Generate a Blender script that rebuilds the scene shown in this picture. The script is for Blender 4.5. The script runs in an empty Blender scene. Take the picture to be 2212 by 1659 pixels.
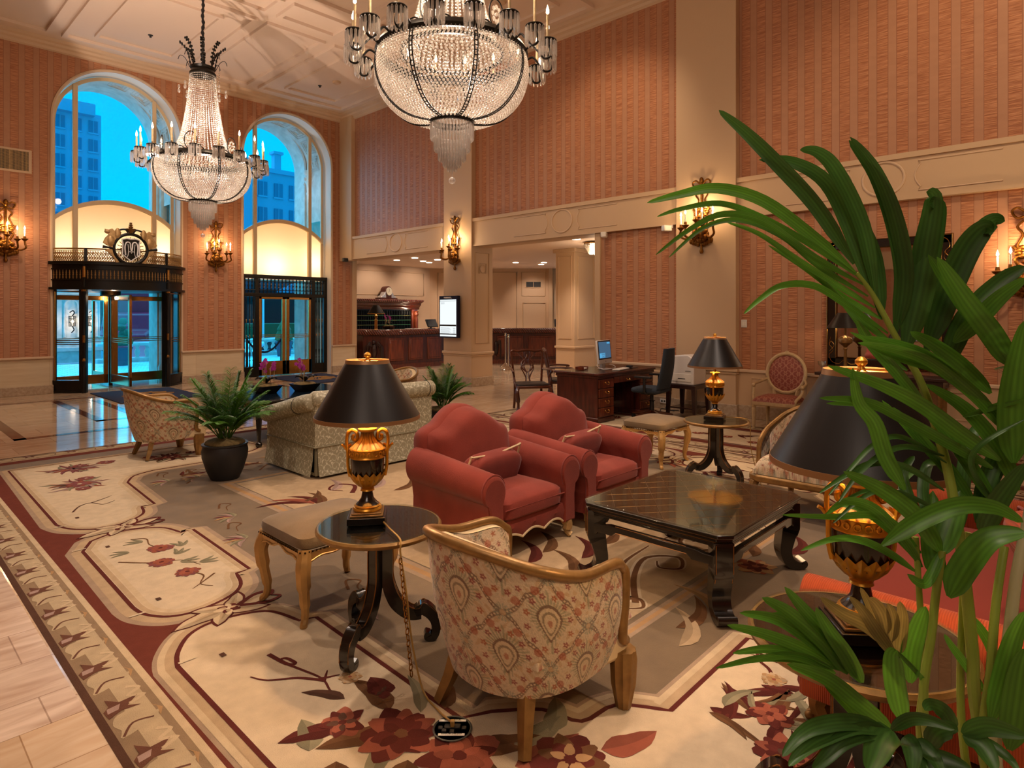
import bpy, math, random
import numpy as np
from mathutils import Vector, Matrix
S = bpy.context.scene
COL = S.collection
PI = math.pi
# ---------------------------------------------------------------- camera
F, CX, HY, EYE, YAW = 1361.0, 1106.0, 678.0, 1.6, math.radians(43.44)
cd = bpy.data.cameras.new('camera'); cam = bpy.data.objects.new('camera', cd); COL.objects.link(cam)
cd.sensor_width = 36; cd.lens = F / 2212 * 36; cd.shift_y = (HY - 829.5) / 2212
cd.clip_start = .02; cd.clip_end = 400
cam.location = (0, 0, EYE); cam.rotation_euler = (PI / 2, 0, YAW - PI / 2)
S.camera = cam
# ---------------------------------------------------------------- view, world, light
vs = S.view_settings; vs.view_transform = 'Standard'; vs.look = 'None'; vs.gamma = 1; vs.use_curve_mapping = False
vs.exposure = 0.5
S.cycles.max_bounces = 6; S.cycles.diffuse_bounces = 3; S.cycles.glossy_bounces = 3; S.cycles.transmission_bounces = 4
S.cycles.transparent_max_bounces = 12; S.cycles.caustics_reflective = False; S.cycles.caustics_refractive = False
S.cycles.sample_clamp_indirect = 3; S.cycles.use_denoising = True; S.cycles.blur_glossy = .5
w = bpy.data.worlds.new('dusk_sky'); S.world = w; w.use_nodes = True
nt = w.node_tree; bg = nt.nodes['Background']
tc = nt.nodes.new('ShaderNodeTexCoord'); sp = nt.nodes.new('ShaderNodeSeparateXYZ'); rp = nt.nodes.new('ShaderNodeValToRGB')
nt.links.new(tc.outputs['Generated'], sp.inputs[0]); nt.links.new(sp.outputs['Z'], rp.inputs[0]); nt.links.new(rp.outputs[0], bg.inputs[0])
rp.color_ramp.elements[0].color = (0, .56, 1.0, 1); rp.color_ramp.elements[1].color = (.0, .36, .95, 1); rp.color_ramp.elements[1].position = .6
bg.inputs[1].default_value = 0.95
sun = bpy.data.lights.new('skylight_boost', 'SUN'); so_ = bpy.data.objects.new('skylight_boost', sun); COL.objects.link(so_); sun.energy = 5.5; sun.color = (.05, .60, 1); sun.angle = math.radians(120); so_.rotation_euler = (math.radians(-42), 0, math.radians(-12))  # extra blue sun added to strengthen the sky's light outdoors
WARM = (1, .73, .48); WARM2 = (1, .66, .36); SOFT = (1, .78, .635)
def light(kind, name, loc, power, col=WARM, size=.1, target=None, angle=60, blend=.5, parent=None):
    l = bpy.data.lights.new(name, kind); o = bpy.data.objects.new(name, l); COL.objects.link(o)
    l.energy = power; l.color = col; o.location = loc
    if kind == 'SPOT': l.spot_size = math.radians(angle); l.spot_blend = blend
    if kind in ('SPOT', 'POINT'): l.shadow_soft_size = size
    if kind == 'AREA': l.size = size
    if target is not None: o.rotation_euler = (Vector(target) - Vector(loc)).to_track_quat('-Z', 'Y').to_euler()
    if parent: o.parent = parent
    return o
# downlights in the lobby ceiling, an unseen uplight and added area fills, downlights over the reception
light('SPOT', 'ceiling_downlight', (3.4, .2, 6.95), 640, SOFT, .12, (2.6, 3.2, 0), 62, .6)
light('SPOT', 'ceiling_downlight', (6.6, 2.2, 6.95), 380, SOFT, .12, (4.2, 2.6, 0), 60, .6)
light('SPOT', 'ceiling_downlight', (1.4, 7.4, 6.95), 480, SOFT, .12, (3.2, 5.6, 0), 65, .6)
light('SPOT', 'ceiling_downlight', (5.8, 7.8, 6.95), 340, SOFT, .12, (5.0, 6.4, 0), 70, .6)
light('SPOT', 'ceiling_downlight', (3.0, 12.2, 6.95), 260, SOFT, .12, (4.0, 14.0, 0), 80, .7)
light('SPOT', 'ceiling_downlight', (7.0, 12.0, 6.95), 260, SOFT, .12, (7.5, 13.8, 0), 80, .7)
light('SPOT', 'ceiling_downlight', (5.6, -.8, 6.95), 420, WARM, .12, (9.5, .9, 4.4), 62, .7)
light('SPOT', 'ceiling_downlight', (6.6, 5.6, 6.95), 190, WARM, .12, (9.5, 6.6, 4.2), 66, .8)
light('SPOT', 'unseen_uplight', (1.2, 8.6, 2.6), 620, SOFT, .03, (4.9, 12.6, 7.1), 46, .15)  # unseen spot put in for the bright patch on the ceiling
light('SPOT', 'ceiling_downlight', (6.6, 4.3, 6.95), 300, SOFT, .1, (8.2, 5.6, .6), 36, .5)
light('SPOT', 'ceiling_downlight', (.9, 1.6, 6.95), 340, SOFT, .12, (2.0, .3, .8), 34, .7)
light('AREA', 'area_fill', (-2.6, -1.5, 5.6), 95, SOFT, 3.0, (3, 4, 1.0))  # added fill from behind the camera, no fixture there
light('AREA', 'area_fill', (1.5, 5, 6.8), 40, SOFT, 3.5, (3, 6, 0))  # second added fill, a soft overhead area without a fixture
# ---------------------------------------------------------------- helpers
def hx(s):
    c = [int(s[i:i + 2], 16) / 255 for i in (0, 2, 4)]
    return tuple(((v + .055) / 1.055) ** 2.4 if v > .04045 else v / 12.92 for v in c)
def ray(px, py):
    u = (px - CX) / F; v = (HY - py) / F
    return Vector((math.cos(YAW) + u * math.sin(YAW), math.sin(YAW) - u * math.cos(YAW), v))
def at(px, py, d):                      # the point a depth d away behind a pixel
    return Vector((0, 0, EYE)) + ray(px, py) * d
def fl(px, py, z=0.0):                  # the point of the floor behind a pixel
    r = ray(px, py); t = (z - EYE) / r.z; return Vector((r.x * t, r.y * t, z))
def V(*a): return Vector(a)
class MB:
    def __init__(s): s.v = []; s.f = []; s.c = []; s.T = Matrix(); s.mi = []
    def at(s, loc=(0, 0, 0), rz=0, rx=0, ry=0, sc=1):
        s.T = Matrix.Translation(loc) @ Matrix.Rotation(rz, 4, 'Z') @ Matrix.Rotation(ry, 4, 'Y') @ Matrix.Rotation(rx, 4, 'X') @ Matrix.Scale(sc, 4); return s
    def add(s, vs, fs, col=None):
        n = len(s.v); T = s.T
        s.v += [tuple(T @ Vector(p)) for p in vs]; s.f += [tuple(i + n for i in q) for q in fs]
        s.c += [col] * len(fs); return s
    def box(s, a, b, col=None):
        x0, y0, z0 = a; x1, y1, z1 = b
        return s.add([(x0, y0, z0), (x1, y0, z0), (x1, y1, z0), (x0, y1, z0), (x0, y0, z1), (x1, y0, z1), (x1, y1, z1), (x0, y1, z1)],
                     [(3, 2, 1, 0), (4, 5, 6, 7), (0, 1, 5, 4), (1, 2, 6, 5), (2, 3, 7, 6), (3, 0, 4, 7)], col)
    def bc(s, c, z): return s.box((c[0] - z[0] / 2, c[1] - z[1] / 2, c[2] - z[2] / 2), (c[0] + z[0] / 2, c[1] + z[1] / 2, c[2] + z[2] / 2))
    def grid(s, P, cu=False, cv=False, capu=False):
        nu, nv = len(P), len(P[0]); vs = [p for r in P for p in r]; fs = []
        for i in range(nu - (0 if cu else 1)):
            for j in range(nv - (0 if cv else 1)):
                a, b = i, (i + 1) % nu; c, d = j, (j + 1) % nv
                fs.append((a * nv + c, b * nv + c, b * nv + d, a * nv + d))
        if capu: fs += [tuple(range(nv))[::-1], tuple((nu - 1) * nv + j for j in range(nv))]
        return s.add(vs, fs)
    def lathe(s, prof, c=(0, 0, 0), n=24, cap=True, flute=0, nf=0):
        P = []
        for r, z in prof:
            P.append([(c[0] + r * (1 + flute * math.cos(nf * 2 * PI * k / n)) * math.cos(2 * PI * k / n),
                       c[1] + r * (1 + flute * math.cos(nf * 2 * PI * k / n)) * math.sin(2 * PI * k / n), c[2] + z) for k in range(n)])
        return s.grid(P, cv=True, capu=cap)
    def tube(s, pts, r, n=8, closed=False, flat=1.0):
        pts = [Vector(p) for p in pts]; m = len(pts); rs = r if isinstance(r, (list, tuple)) else [r] * m
        P = []; nrm = None
        for i in range(m):
            if closed: t = pts[(i + 1) % m] - pts[i - 1]
            else: t = pts[min(i + 1, m - 1)] - pts[max(i - 1, 0)]
            t = t.normalized() if t.length > 1e-9 else Vector((0, 0, 1))
            if nrm is None:
                nrm = t.orthogonal().normalized()
                if abs(t.z) < .95: nrm = (Vector((0, 0, 1)) - t * t.z).normalized()
            nrm = nrm - t * nrm.dot(t)
            nrm = nrm.normalized() if nrm.length > 1e-6 else t.orthogonal().normalized()
            b = t.cross(nrm)
            P.append([tuple(pts[i] + (nrm * math.cos(2 * PI * k / n) * flat + b * math.sin(2 * PI * k / n)) * rs[i]) for k in range(n)])
        return s.grid(P, cu=closed, cv=True, capu=not closed)
    def prism(s, poly, h0, h1, ax='z', col=None):
        def p3(p, h): return (p[0], p[1], h) if ax == 'z' else ((p[0], h, p[1]) if ax == 'y' else (h, p[0], p[1]))
        n = len(poly); vs = [p3(p, h0) for p in poly] + [p3(p, h1) for p in poly]
        fs = [tuple(range(n))[::-1], tuple(range(n, 2 * n))] + [(i, (i + 1) % n, n + (i + 1) % n, n + i) for i in range(n)]
        return s.add(vs, fs, col)
    def sph(s, c, r, n=16, m=10):
        if not isinstance(r, (tuple, list)): r = (r, r, r)
        P = [[(c[0] + r[0] * math.sin(PI * i / m) * math.cos(2 * PI * k / n), c[1] + r[1] * math.sin(PI * i / m) * math.sin(2 * PI * k / n), c[2] + r[2] * math.cos(PI * i / m)) for k in range(n)] for i in range(m + 1)]
        return s.grid(P, cv=True)
    def pil(s, c, z, e=.35, e2=None, n=28, m=14, crown=0):
        e2 = e if e2 is None else e2
        sg = lambda v, p: math.copysign(abs(v) ** p, v)
        P = []
        for i in range(m + 1):
            a = -PI / 2 + PI * i / m; ro = sg(math.cos(a), e2); zz = sg(math.sin(a), e2)
            row = []
            for k in range(n):
                t = 2 * PI * k / n + PI / n; x = sg(math.cos(t), e) * ro; y = sg(math.sin(t), e) * ro
                row.append((c[0] + x * z[0] / 2, c[1] + y * z[1] / 2, c[2] + zz * z[2] / 2 + (crown * (1 - x * x) * (1 - y * y) if zz > 0 else 0)))
            P.append(row)
        return s.grid(P, cv=True, capu=True)
    def inst(s, V0, F0, pos, sc):
        V0 = np.array(V0); pos = np.array(pos); k = len(V0)
        sc = np.array(sc) if not np.isscalar(sc) else np.full(len(pos), sc)
        vs = (V0[None] * sc[:, None, None] + pos[:, None]).reshape(-1, 3); n0 = len(s.v)
        s.v += [tuple(p) for p in vs]
        F0 = np.array(F0); fs = (F0[None] + (np.arange(len(pos)) * k)[:, None, None] + n0).reshape(-1, F0.shape[1])
        s.f += [tuple(q) for q in fs.tolist()]; s.c += [None] * len(fs); return s
    def obj(s, name, mat, parent=None, bevel=0, sub=0, flat=False, ang=40, label=None, loc=None, rz=0, seg=2, vcol=None):
        me = bpy.data.meshes.new(name); me.from_pydata(s.v, [], s.f); me.update()
        if mat: me.materials.append(mat)
        if not flat: me.shade_smooth(); me.set_sharp_from_angle(angle=math.radians(ang))
        if any(c is not None for c in s.c):
            at_ = me.color_attributes.new('Col', 'FLOAT_COLOR', 'CORNER'); buf = []
            for q, c in zip(s.f, s.c): buf += list((c or (1, 1, 1)) + (1,)) * len(q)
            at_.data.foreach_set('color', buf)
        if vcol is not None:
            at_ = me.color_attributes.new('Col', 'FLOAT_COLOR', 'POINT'); at_.data.foreach_set('color', np.asarray(vcol, dtype=np.float32).ravel())
        o = bpy.data.objects.new(name, me); COL.objects.link(o)
        if parent: o.parent = parent
        if loc: o.location = loc
        o.rotation_euler.z = rz
        if bevel:
            b = o.modifiers.new('bevel', 'BEVEL'); b.width = bevel; b.segments = seg; b.limit_method = 'ANGLE'; b.angle_limit = .6; b.harden_normals = False
        if sub: m = o.modifiers.new('sub', 'SUBSURF'); m.levels = sub; m.render_levels = sub
        if label: o['label'] = label
        return o
def tag(o, label, cat, group=None):
    o['label'] = label; o['category'] = cat
    if group: o['group'] = group
    return o
def thing(name, label, cat, loc=(0, 0, 0), rz=0, group=None):
    o = bpy.data.objects.new(name, None); COL.objects.link(o); o.location = loc; o.rotation_euler.z = rz; o.empty_display_size = .1
    return tag(o, label, cat, group)
def struct(o): o['kind'] = 'structure'; return o
def stuff(o): o['kind'] = 'stuff'; return o
def dup(o, parent=None, loc=None, rz=None, label=None, group=None):
    c = o.copy(); COL.objects.link(c)
    if parent: c.parent = parent
    if loc is not None: c.location = loc
    if rz is not None: c.rotation_euler.z = rz
    if label: c['label'] = label
    if group: c['group'] = group
    for ch in list(o.children): dup(ch, c)
    return c
def spl(pts, k=6, closed=False):        # Catmull-Rom through the points
    P = [Vector(p) for p in pts]; n = len(P); out = []
    for i in range(n if closed else n - 1):
        if closed: a, b, c, d = P[i - 1], P[i], P[(i + 1) % n], P[(i + 2) % n]
        else: a, b, c, d = P[max(i - 1, 0)], P[i], P[i + 1], P[min(i + 2, n - 1)]
        for j in range(k):
            t = j / k; out.append(.5 * ((2 * b) + (c - a) * t + (2 * a - 5 * b + 4 * c - d) * t * t + (3 * b - a - 3 * c + d) * t ** 3))
    if not closed: out.append(P[-1])
    return out
def arc(cx, cy, r, a0, a1, n=16): return [(cx + r * math.cos(a0 + (a1 - a0) * i / n), cy + r * math.sin(a0 + (a1 - a0) * i / n)) for i in range(n + 1)]
def lerp(a, b, t): return a + (b - a) * t
# ---------------------------------------------------------------- materials
MT = {}
def mat(name, col, rough=.5, metal=0, var=0, vscale=8, bump=0, bscale=60, spec=.5, coat=0, emit=0, stretch=None, sheen=0, attr=False, trans=0, col2=None):
    m = bpy.data.materials.new(name); m.use_nodes = True; n = m.node_tree.nodes; L = m.node_tree.links; b = n['Principled BSDF']
    if isinstance(col, str): col = hx(col)
    b.inputs['Base Color'].default_value = (*col, 1); b.inputs['Roughness'].default_value = rough; b.inputs['Metallic'].default_value = metal
    b.inputs['Specular IOR Level'].default_value = spec; b.inputs['Coat Weight'].default_value = coat; b.inputs['Coat Roughness'].default_value = .06
    if sheen: b.inputs['Sheen Weight'].default_value = sheen; b.inputs['Sheen Roughness'].default_value = .4
    if emit: b.inputs['Emission Color'].default_value = (*col, 1); b.inputs['Emission Strength'].default_value = emit
    t = n.new('ShaderNodeTexCoord'); src = t.outputs['Object']
    if stretch:
        mp = n.new('ShaderNodeMapping'); mp.inputs['Scale'].default_value = stretch; L.new(src, mp.inputs[0]); src = mp.outputs[0]
    cs = None
    if attr:
        a = n.new('ShaderNodeVertexColor'); a.layer_name = 'Col'; cs = a.outputs[0]
    if var:
        ns = n.new('ShaderNodeTexNoise'); ns.inputs['Scale'].default_value = vscale; ns.inputs['Detail'].default_value = 6; L.new(src, ns.inputs['Vector'])
        mx = n.new('ShaderNodeMix'); mx.data_type = 'RGBA'; mr = n.new('ShaderNodeMapRange')
        mr.inputs[1].default_value = .3; mr.inputs[2].default_value = .7; L.new(ns.outputs[0], mr.inputs[0]); L.new(mr.outputs[0], mx.inputs[0])
        if attr:
            d = n.new('ShaderNodeMix'); d.data_type = 'RGBA'; d.blend_type = 'MULTIPLY'; d.inputs[0].default_value = 1
            L.new(cs, d.inputs[6]); d.inputs[7].default_value = (1 - var, 1 - var, 1 - var, 1); L.new(d.outputs[2], mx.inputs[6]); L.new(cs, mx.inputs[7])
        else:
            c2 = hx(col2) if isinstance(col2, str) else (col2 or tuple(v * (1 - var) for v in col))
            mx.inputs[6].default_value = (*c2, 1); mx.inputs[7].default_value = (*col, 1)
        cs = mx.outputs[2]
    if cs is not None: L.new(cs, b.inputs['Base Color'])
    if bump:
        n2 = n.new('ShaderNodeTexNoise'); n2.inputs['Scale'].default_value = bscale; n2.inputs['Detail'].default_value = 3; L.new(src, n2.inputs['Vector'])
        bp = n.new('ShaderNodeBump'); bp.inputs['Strength'].default_value = bump; bp.inputs['Distance'].default_value = .01; L.new(n2.outputs[0], bp.inputs['Height']); L.new(bp.outputs[0], b.inputs['Normal'])
    if trans:
        tr = n.new('ShaderNodeBsdfTranslucent'); ms = n.new('ShaderNodeMixShader'); ms.inputs[0].default_value = trans
        tr.inputs[0].default_value = (*col, 1)
        if cs is not None: L.new(cs, tr.inputs[0])
        L.new(b.outputs[0], ms.inputs[1]); L.new(tr.outputs[0], ms.inputs[2]); L.new(ms.outputs[0], n['Material Output'].inputs[0])
    MT[name] = m; return m
def thin_glass(name, tint, fac=.12, rough=.0):
    m = bpy.data.materials.new(name); m.use_nodes = True; n = m.node_tree.nodes; L = m.node_tree.links; n.remove(n['Principled BSDF'])
    t = n.new('ShaderNodeBsdfTransparent'); t.inputs[0].default_value = (*tint, 1); g = n.new('ShaderNodeBsdfGlossy'); g.inputs['Roughness'].default_value = rough
    fr = n.new('ShaderNodeLayerWeight'); fr.inputs[0].default_value = .15; mr = n.new('ShaderNodeMapRange'); mr.inputs[3].default_value = fac; mr.inputs[4].default_value = .9 if fac > .1 else .45
    L.new(fr.outputs['Facing'], mr.inputs[0]); pw = n.new('ShaderNodeMath'); pw.operation = 'POWER'; pw.inputs[1].default_value = 3
    L.new(fr.outputs['Facing'], pw.inputs[0]); L.new(pw.outputs[0], mr.inputs[0])
    x = n.new('ShaderNodeMixShader'); L.new(mr.outputs[0], x.inputs[0]); L.new(t.outputs[0], x.inputs[1]); L.new(g.outputs[0], x.inputs[2]); L.new(x.outputs[0], n['Material Output'].inputs[0])
    MT[name] = m; return m
def crystal(name, col, glow):
    m = bpy.data.materials.new(name); m.use_nodes = True; n = m.node_tree.nodes; L = m.node_tree.links; n.remove(n['Principled BSDF'])
    t = n.new('ShaderNodeBsdfTransparent'); t.inputs[0].default_value = (*col, 1); g = n.new('ShaderNodeBsdfGlossy'); g.inputs['Roughness'].default_value = .08
    d = n.new('ShaderNodeBsdfDiffuse'); d.inputs[0].default_value = (.9, .84, .76, 1); tl = n.new('ShaderNodeBsdfTranslucent'); tl.inputs[0].default_value = (.95, .88, .78, 1)
    a = n.new('ShaderNodeMixShader'); a.inputs[0].default_value = .5; L.new(d.outputs[0], a.inputs[1]); L.new(tl.outputs[0], a.inputs[2])
    b = n.new('ShaderNodeMixShader'); b.inputs[0].default_value = .45; L.new(a.outputs[0], b.inputs[1]); L.new(g.outputs[0], b.inputs[2])
    fr = n.new('ShaderNodeLayerWeight'); fr.inputs[0].default_value = .45
    c = n.new('ShaderNodeMixShader'); mr = n.new('ShaderNodeMapRange'); mr.inputs[3].default_value = glow; mr.inputs[4].default_value = 1; L.new(fr.outputs['Facing'], mr.inputs[0]); L.new(mr.outputs[0], c.inputs[0])
    L.new(t.outputs[0], c.inputs[1]); L.new(b.outputs[0], c.inputs[2]); L.new(c.outputs[0], n['Material Output'].inputs[0])
    MT[name] = m; return m
def emis(name, col, k):
    m = bpy.data.materials.new(name); m.use_nodes = True; n = m.node_tree.nodes; n.remove(n['Principled BSDF']); e = n.new('ShaderNodeEmission')
    e.inputs[0].default_value = (*(hx(col) if isinstance(col, str) else col), 1); e.inputs[1].default_value = k; m.node_tree.links.new(e.outputs[0], n['Material Output'].inputs[0]); MT[name] = m; return m
def wallpaper(name):
    m = bpy.data.materials.new(name); m.use_nodes = True; n = m.node_tree.nodes; L = m.node_tree.links; b = n['Principled BSDF']; b.inputs['Roughness'].default_value = .48; b.inputs['Specular IOR Level'].default_value = .35
    g = n.new('ShaderNodeNewGeometry'); s = n.new('ShaderNodeSeparateXYZ'); L.new(g.outputs['Position'], s.inputs[0])
    def M(op, a, c=None):
        k = n.new('ShaderNodeMath'); k.operation = op
        for i, q in enumerate((a, c)):
            if q is None: continue
            if isinstance(q, (int, float)): k.inputs[i].default_value = q
            else: L.new(q, k.inputs[i])
        return k.outputs[0]
    u = M('ADD', s.outputs['X'], s.outputs['Y']); ph = M('FRACT', M('DIVIDE', u, .232))
    mask = M('LESS_THAN', M('ABSOLUTE', M('SUBTRACT', ph, .5)), .27)
    edge = M('LESS_THAN', M('ABSOLUTE', M('SUBTRACT', M('ABSOLUTE', M('SUBTRACT', ph, .5)), .285)), .012)
    cb = n.new('ShaderNodeCombineXYZ'); L.new(M('MULTIPLY', u, 5), cb.inputs[0]); L.new(M('MULTIPLY', s.outputs['Z'], 62), cb.inputs[1])
    ns = n.new('ShaderNodeTexNoise'); ns.inputs['Scale'].default_value = 1; ns.inputs['Detail'].default_value = 2; L.new(cb.outputs[0], ns.inputs['Vector'])
    rb = n.new('ShaderNodeMapRange'); rb.inputs[1].default_value = .35; rb.inputs[2].default_value = .65; L.new(ns.outputs[0], rb.inputs[0])
    rm = M('MULTIPLY', rb.outputs[0], mask)
    f1 = n.new('ShaderNodeTexNoise'); f1.inputs['Scale'].default_value = 70; f1.inputs['Detail'].default_value = 2
    x1 = n.new('ShaderNodeMix'); x1.data_type = 'RGBA'; x1.inputs[6].default_value = (*hx('a06544'), 1); x1.inputs[7].default_value = (*hx('c48a63'), 1); L.new(rb.outputs[0], x1.inputs[0])
    x0 = n.new('ShaderNodeMix'); x0.data_type = 'RGBA'; x0.inputs[6].default_value = (*hx('a97a5c'), 1); x0.inputs[7].default_value = (*hx('b88868'), 1); L.new(f1.outputs[0], x0.inputs[0])
    x = n.new('ShaderNodeMix'); x.data_type = 'RGBA'; L.new(mask, x.inputs[0]); L.new(x0.outputs[2], x.inputs[6]); L.new(x1.outputs[2], x.inputs[7])
    y = n.new('ShaderNodeMix'); y.data_type = 'RGBA'; L.new(edge, y.inputs[0]); L.new(x.outputs[2], y.inputs[6]); y.inputs[7].default_value = (*hx('8e5a40'), 1)
    L.new(y.outputs[2], b.inputs['Base Color'])
    bp = n.new('ShaderNodeBump'); bp.inputs['Strength'].default_value = .55; bp.inputs['Distance'].default_value = .01; L.new(rm, bp.inputs['Height']); L.new(bp.outputs[0], b.inputs['Normal'])
    MT[name] = m; return m
def stone(name, c1, c2, tile=None, rough=.12, joint=(.55, .45, .36), vs=(1.2, 7, 7), bumpj=0, rot=0):
    m = bpy.data.materials.new(name); m.use_nodes = True; n = m.node_tree.nodes; L = m.node_tree.links; b = n['Principled BSDF']; b.inputs['Roughness'].default_value = rough
    g = n.new('ShaderNodeNewGeometry'); mp = n.new('ShaderNodeMapping'); mp.inputs['Scale'].default_value = vs; L.new(g.outputs['Position'], mp.inputs[0])
    ns = n.new('ShaderNodeTexNoise'); ns.inputs['Scale'].default_value = 1.5; ns.inputs['Detail'].default_value = 7; ns.inputs['Distortion'].default_value = .6; L.new(mp.outputs[0], ns.inputs['Vector'])
    mr = n.new('ShaderNodeMapRange'); mr.inputs[1].default_value = .32; mr.inputs[2].default_value = .68; L.new(ns.outputs[0], mr.inputs[0])
    x = n.new('ShaderNodeMix'); x.data_type = 'RGBA'; x.inputs[6].default_value = (*hx(c1), 1); x.inputs[7].default_value = (*hx(c2), 1); L.new(mr.outputs[0], x.inputs[0]); out = x.outputs[2]
    if tile:
        bk = n.new('ShaderNodeTexBrick'); bk.inputs['Scale'].default_value = 1; bk.inputs['Brick Width'].default_value = tile[0]; bk.inputs['Row Height'].default_value = tile[1]; bk.inputs['Mortar Size'].default_value = tile[2]
        bk.inputs['Color1'].default_value = (1, 1, 1, 1); bk.inputs['Color2'].default_value = (.82, .80, .77, 1); bk.inputs['Mortar'].default_value = (*joint, 1)
        m2 = n.new('ShaderNodeMapping'); m2.inputs['Rotation'].default_value = (0, 0, rot); L.new(g.outputs['Position'], m2.inputs[0]); L.new(m2.outputs[0], bk.inputs['Vector'])
        y = n.new('ShaderNodeMix'); y.data_type = 'RGBA'; y.blend_type = 'MULTIPLY'; y.inputs[0].default_value = 1; L.new(out, y.inputs[6]); L.new(bk.outputs[0], y.inputs[7]); out = y.outputs[2]
    L.new(out, b.inputs['Base Color']); MT[name] = m; return m
wallpaper('wallpaper')
stone('floor_marble', 'd8c0a2', 'c6a684', (.9, .45, .0025), .09, joint=(.55, .46, .38), vs=(2, 9, 9))
stone('rough_travertine', 'd8bfa4', 'b08e6e', (1.1, .36, .003), .45, vs=(2, 10, 9))
stone('inlay_marble', '7a4a30', '4e2c1c', None, .09, vs=(5, 5, 5))
stone('wainscot_marble', 'e6d6b8', 'd8c4a2', (1.4, .19, .0015), .3, (.6, .52, .4), vs=(1, 1, 9))
stone('base_marble', 'b9a68e', 'a18a72', None, .25, vs=(14, 14, 14))
stone('facade_stone', 'e2dcd2', 'c9c1b6', None, .7, vs=(3, 3, 3))
stone('cobble', 'e8ecf0', 'c4cad0', (.3, .15, .012), .6, (.45, .45, .45), vs=(9, 9, 9))
mat('plaster', 'ccae8e', .75); mat('ceiling_paint', 'e0c9b4', .8, bump=.15, bscale=50); mat('moulding', 'd0b394', .6); mat('cream_paint', 'c9aa86', .55); mat('ivory_frame', 'd6bb92', .45)
mat('white_reveal', 'eee6da', .7); mat('warm_panel', 'd9c3a0', .6)
mat('black_iron', '17140f', .35, .4, spec=.5); mat('bronze', '4a3418', .38, .8, var=.5, vscale=30); mat('brass', 'b98a4a', .25, 1, var=.2, vscale=12); mat('bright_brass', 'd8a75a', .2, 1)
mat('gilt', 'c8902f', .32, .9, var=.35, vscale=25, bump=.2, bscale=60); mat('antique_gilt', '9a7440', .38, .5, var=.35, vscale=20, bump=.1, bscale=50); mat('lamp_gilt', 'e2a233', .33, .6, var=.25, vscale=30)
mat('sconce_gilt', '8e5c22', .38, .9, var=.5, vscale=30)
mat('champagne', 'c2a06c', .4, .5, var=.25, vscale=25); mat('black_lacquer', '15100c', .22, coat=.5, var=.4, vscale=20); mat('lacquer_edge', '8a5a26', .35, .7)
mat('shade_black', '14110f', .38, spec=.4); mat('shade_gold', 'd09a4a', .42, .7); mat('shade_trim', 'a07850', .4, .5)
mat('red_velvet', '8c3c2f', .9, var=.22, vscale=5, bump=.25, bscale=220, sheen=.18, spec=.2); mat('cream_cord', 'd6bd92', .7); mat('red_pillow', '863a30', .9, var=.15, bump=.2, bscale=250, sheen=.18, spec=.2)
mat('orange_cord', 'b8431c', .85, var=.2, vscale=6, sheen=.6); mat('rust_cushion', '70271a', .9, sheen=.1, spec=.2)
mat('taupe_velvet', '735e42', .85, var=.25, vscale=6, bump=.2, bscale=200, sheen=.25); mat('mahogany', '5a2418', .32, var=.55, vscale=3, stretch=(8, 8, 1), coat=.35, col2='34120c'); mat('mahogany_light', '7d3a20', .32, var=.5, vscale=3, stretch=(8, 8, 1), coat=.35, col2='4a1c10')
mat('dark_wood', '2b130f', .35, coat=.3); mat('walnut', '5c2a14', .3, var=.5, vscale=5, coat=.4); mat('black_leather', '2a2320', .4); mat('office_fabric', '2b3642', .85); mat('black_plastic', '15171a', .45); mat('white_plastic', 'e2ddd5', .4); mat('aluminium', 'c9cacb', .35, .6)
mat('chrome', 'd8d2c8', .12, 1); mat('navy_mat', '171a38', .95, var=.25, vscale=60); mat('mat_gold', '8e6a3c', .95)
mat('leaf', '5c9430', .4, var=.35, vscale=7, trans=.3, spec=.5, attr=True); mat('leaf_dark', '41652c', .4, var=.35, vscale=7, trans=.25, attr=True); mat('leaf_pale', '9a8448', .5, var=.35, vscale=12, trans=.25, attr=True); mat('stem_green', '8fa03a', .45, var=.25, vscale=6); mat('stem_pale', 'b3ad80', .5)
mat('pot_black', '1c1c1e', .45); mat('moss', '8a7448', .95, var=.5, vscale=40, bump=.8, bscale=80); mat('orchid', 'b0309a', .55, trans=.3); mat('bamboo', 'b79a68', .6)
mat('bergere_fabric', 'c7a47c', .9, attr=True); mat('tapestry', 'c7a47c', .9, attr=True, var=.14, vscale=90, bump=.35, bscale=160, sheen=.3); mat('damask', 'a99a78', .55, attr=True, spec=.5, bump=.08, bscale=300); mat('louis_fabric', '8a4638', .6, attr=True)
mat('carpet', 'c0a080', .97, attr=True, var=.16, vscale=14, bump=.5, bscale=260, spec=.1); mat('paint_ivory', 'c9ae83', .5, .15, var=.2, vscale=20)
mat('transom_glass', 'efe3cc', .6, trans=.75); mat('lead_glass', '9fb6c4', .1); mat('screen_off', '1c2a3a', .25)
mat('vent_dark', '2c2a28', .7); mat('paper', 'e9e4d8', .8); mat('label_ink', '2a2622', .8); mat('outlet_grey', '3a3a36', .5); mat('clock_face', 'd9cfb6', .5); mat('cord_gold', '9a7638', .45); mat('mirror', 'd8d4cc', .03, 1)
mat('tower_wall', '9fb3c8', .8); mat('tower_glass', '5f7d98', .3); mat('car_paint', 'c9d8e0', .3); mat('car_red', 'd01840', .3); mat('truck_red', 'f01838', .4); mat('white_letter', 'f2f2f2', .5); mat('tyre', '101012', .8); mat('asphalt', '8a929a', .6); mat('hedge', '2a6a3c', .9, var=.6, vscale=25, bump=1, bscale=30); mat('planter_blue', '34445a', .5); mat('awning', '1c2c48', .8); mat('dark_glass', '0e1a24', .1)
thin_glass('pane', (.98, .99, 1.0), .015); thin_glass('table_glass', (.93, .97, .94), .12)
crystal('crystal', (1, .97, .93), .38); crystal('prism', (.98, .97, .97), .3)
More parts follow.
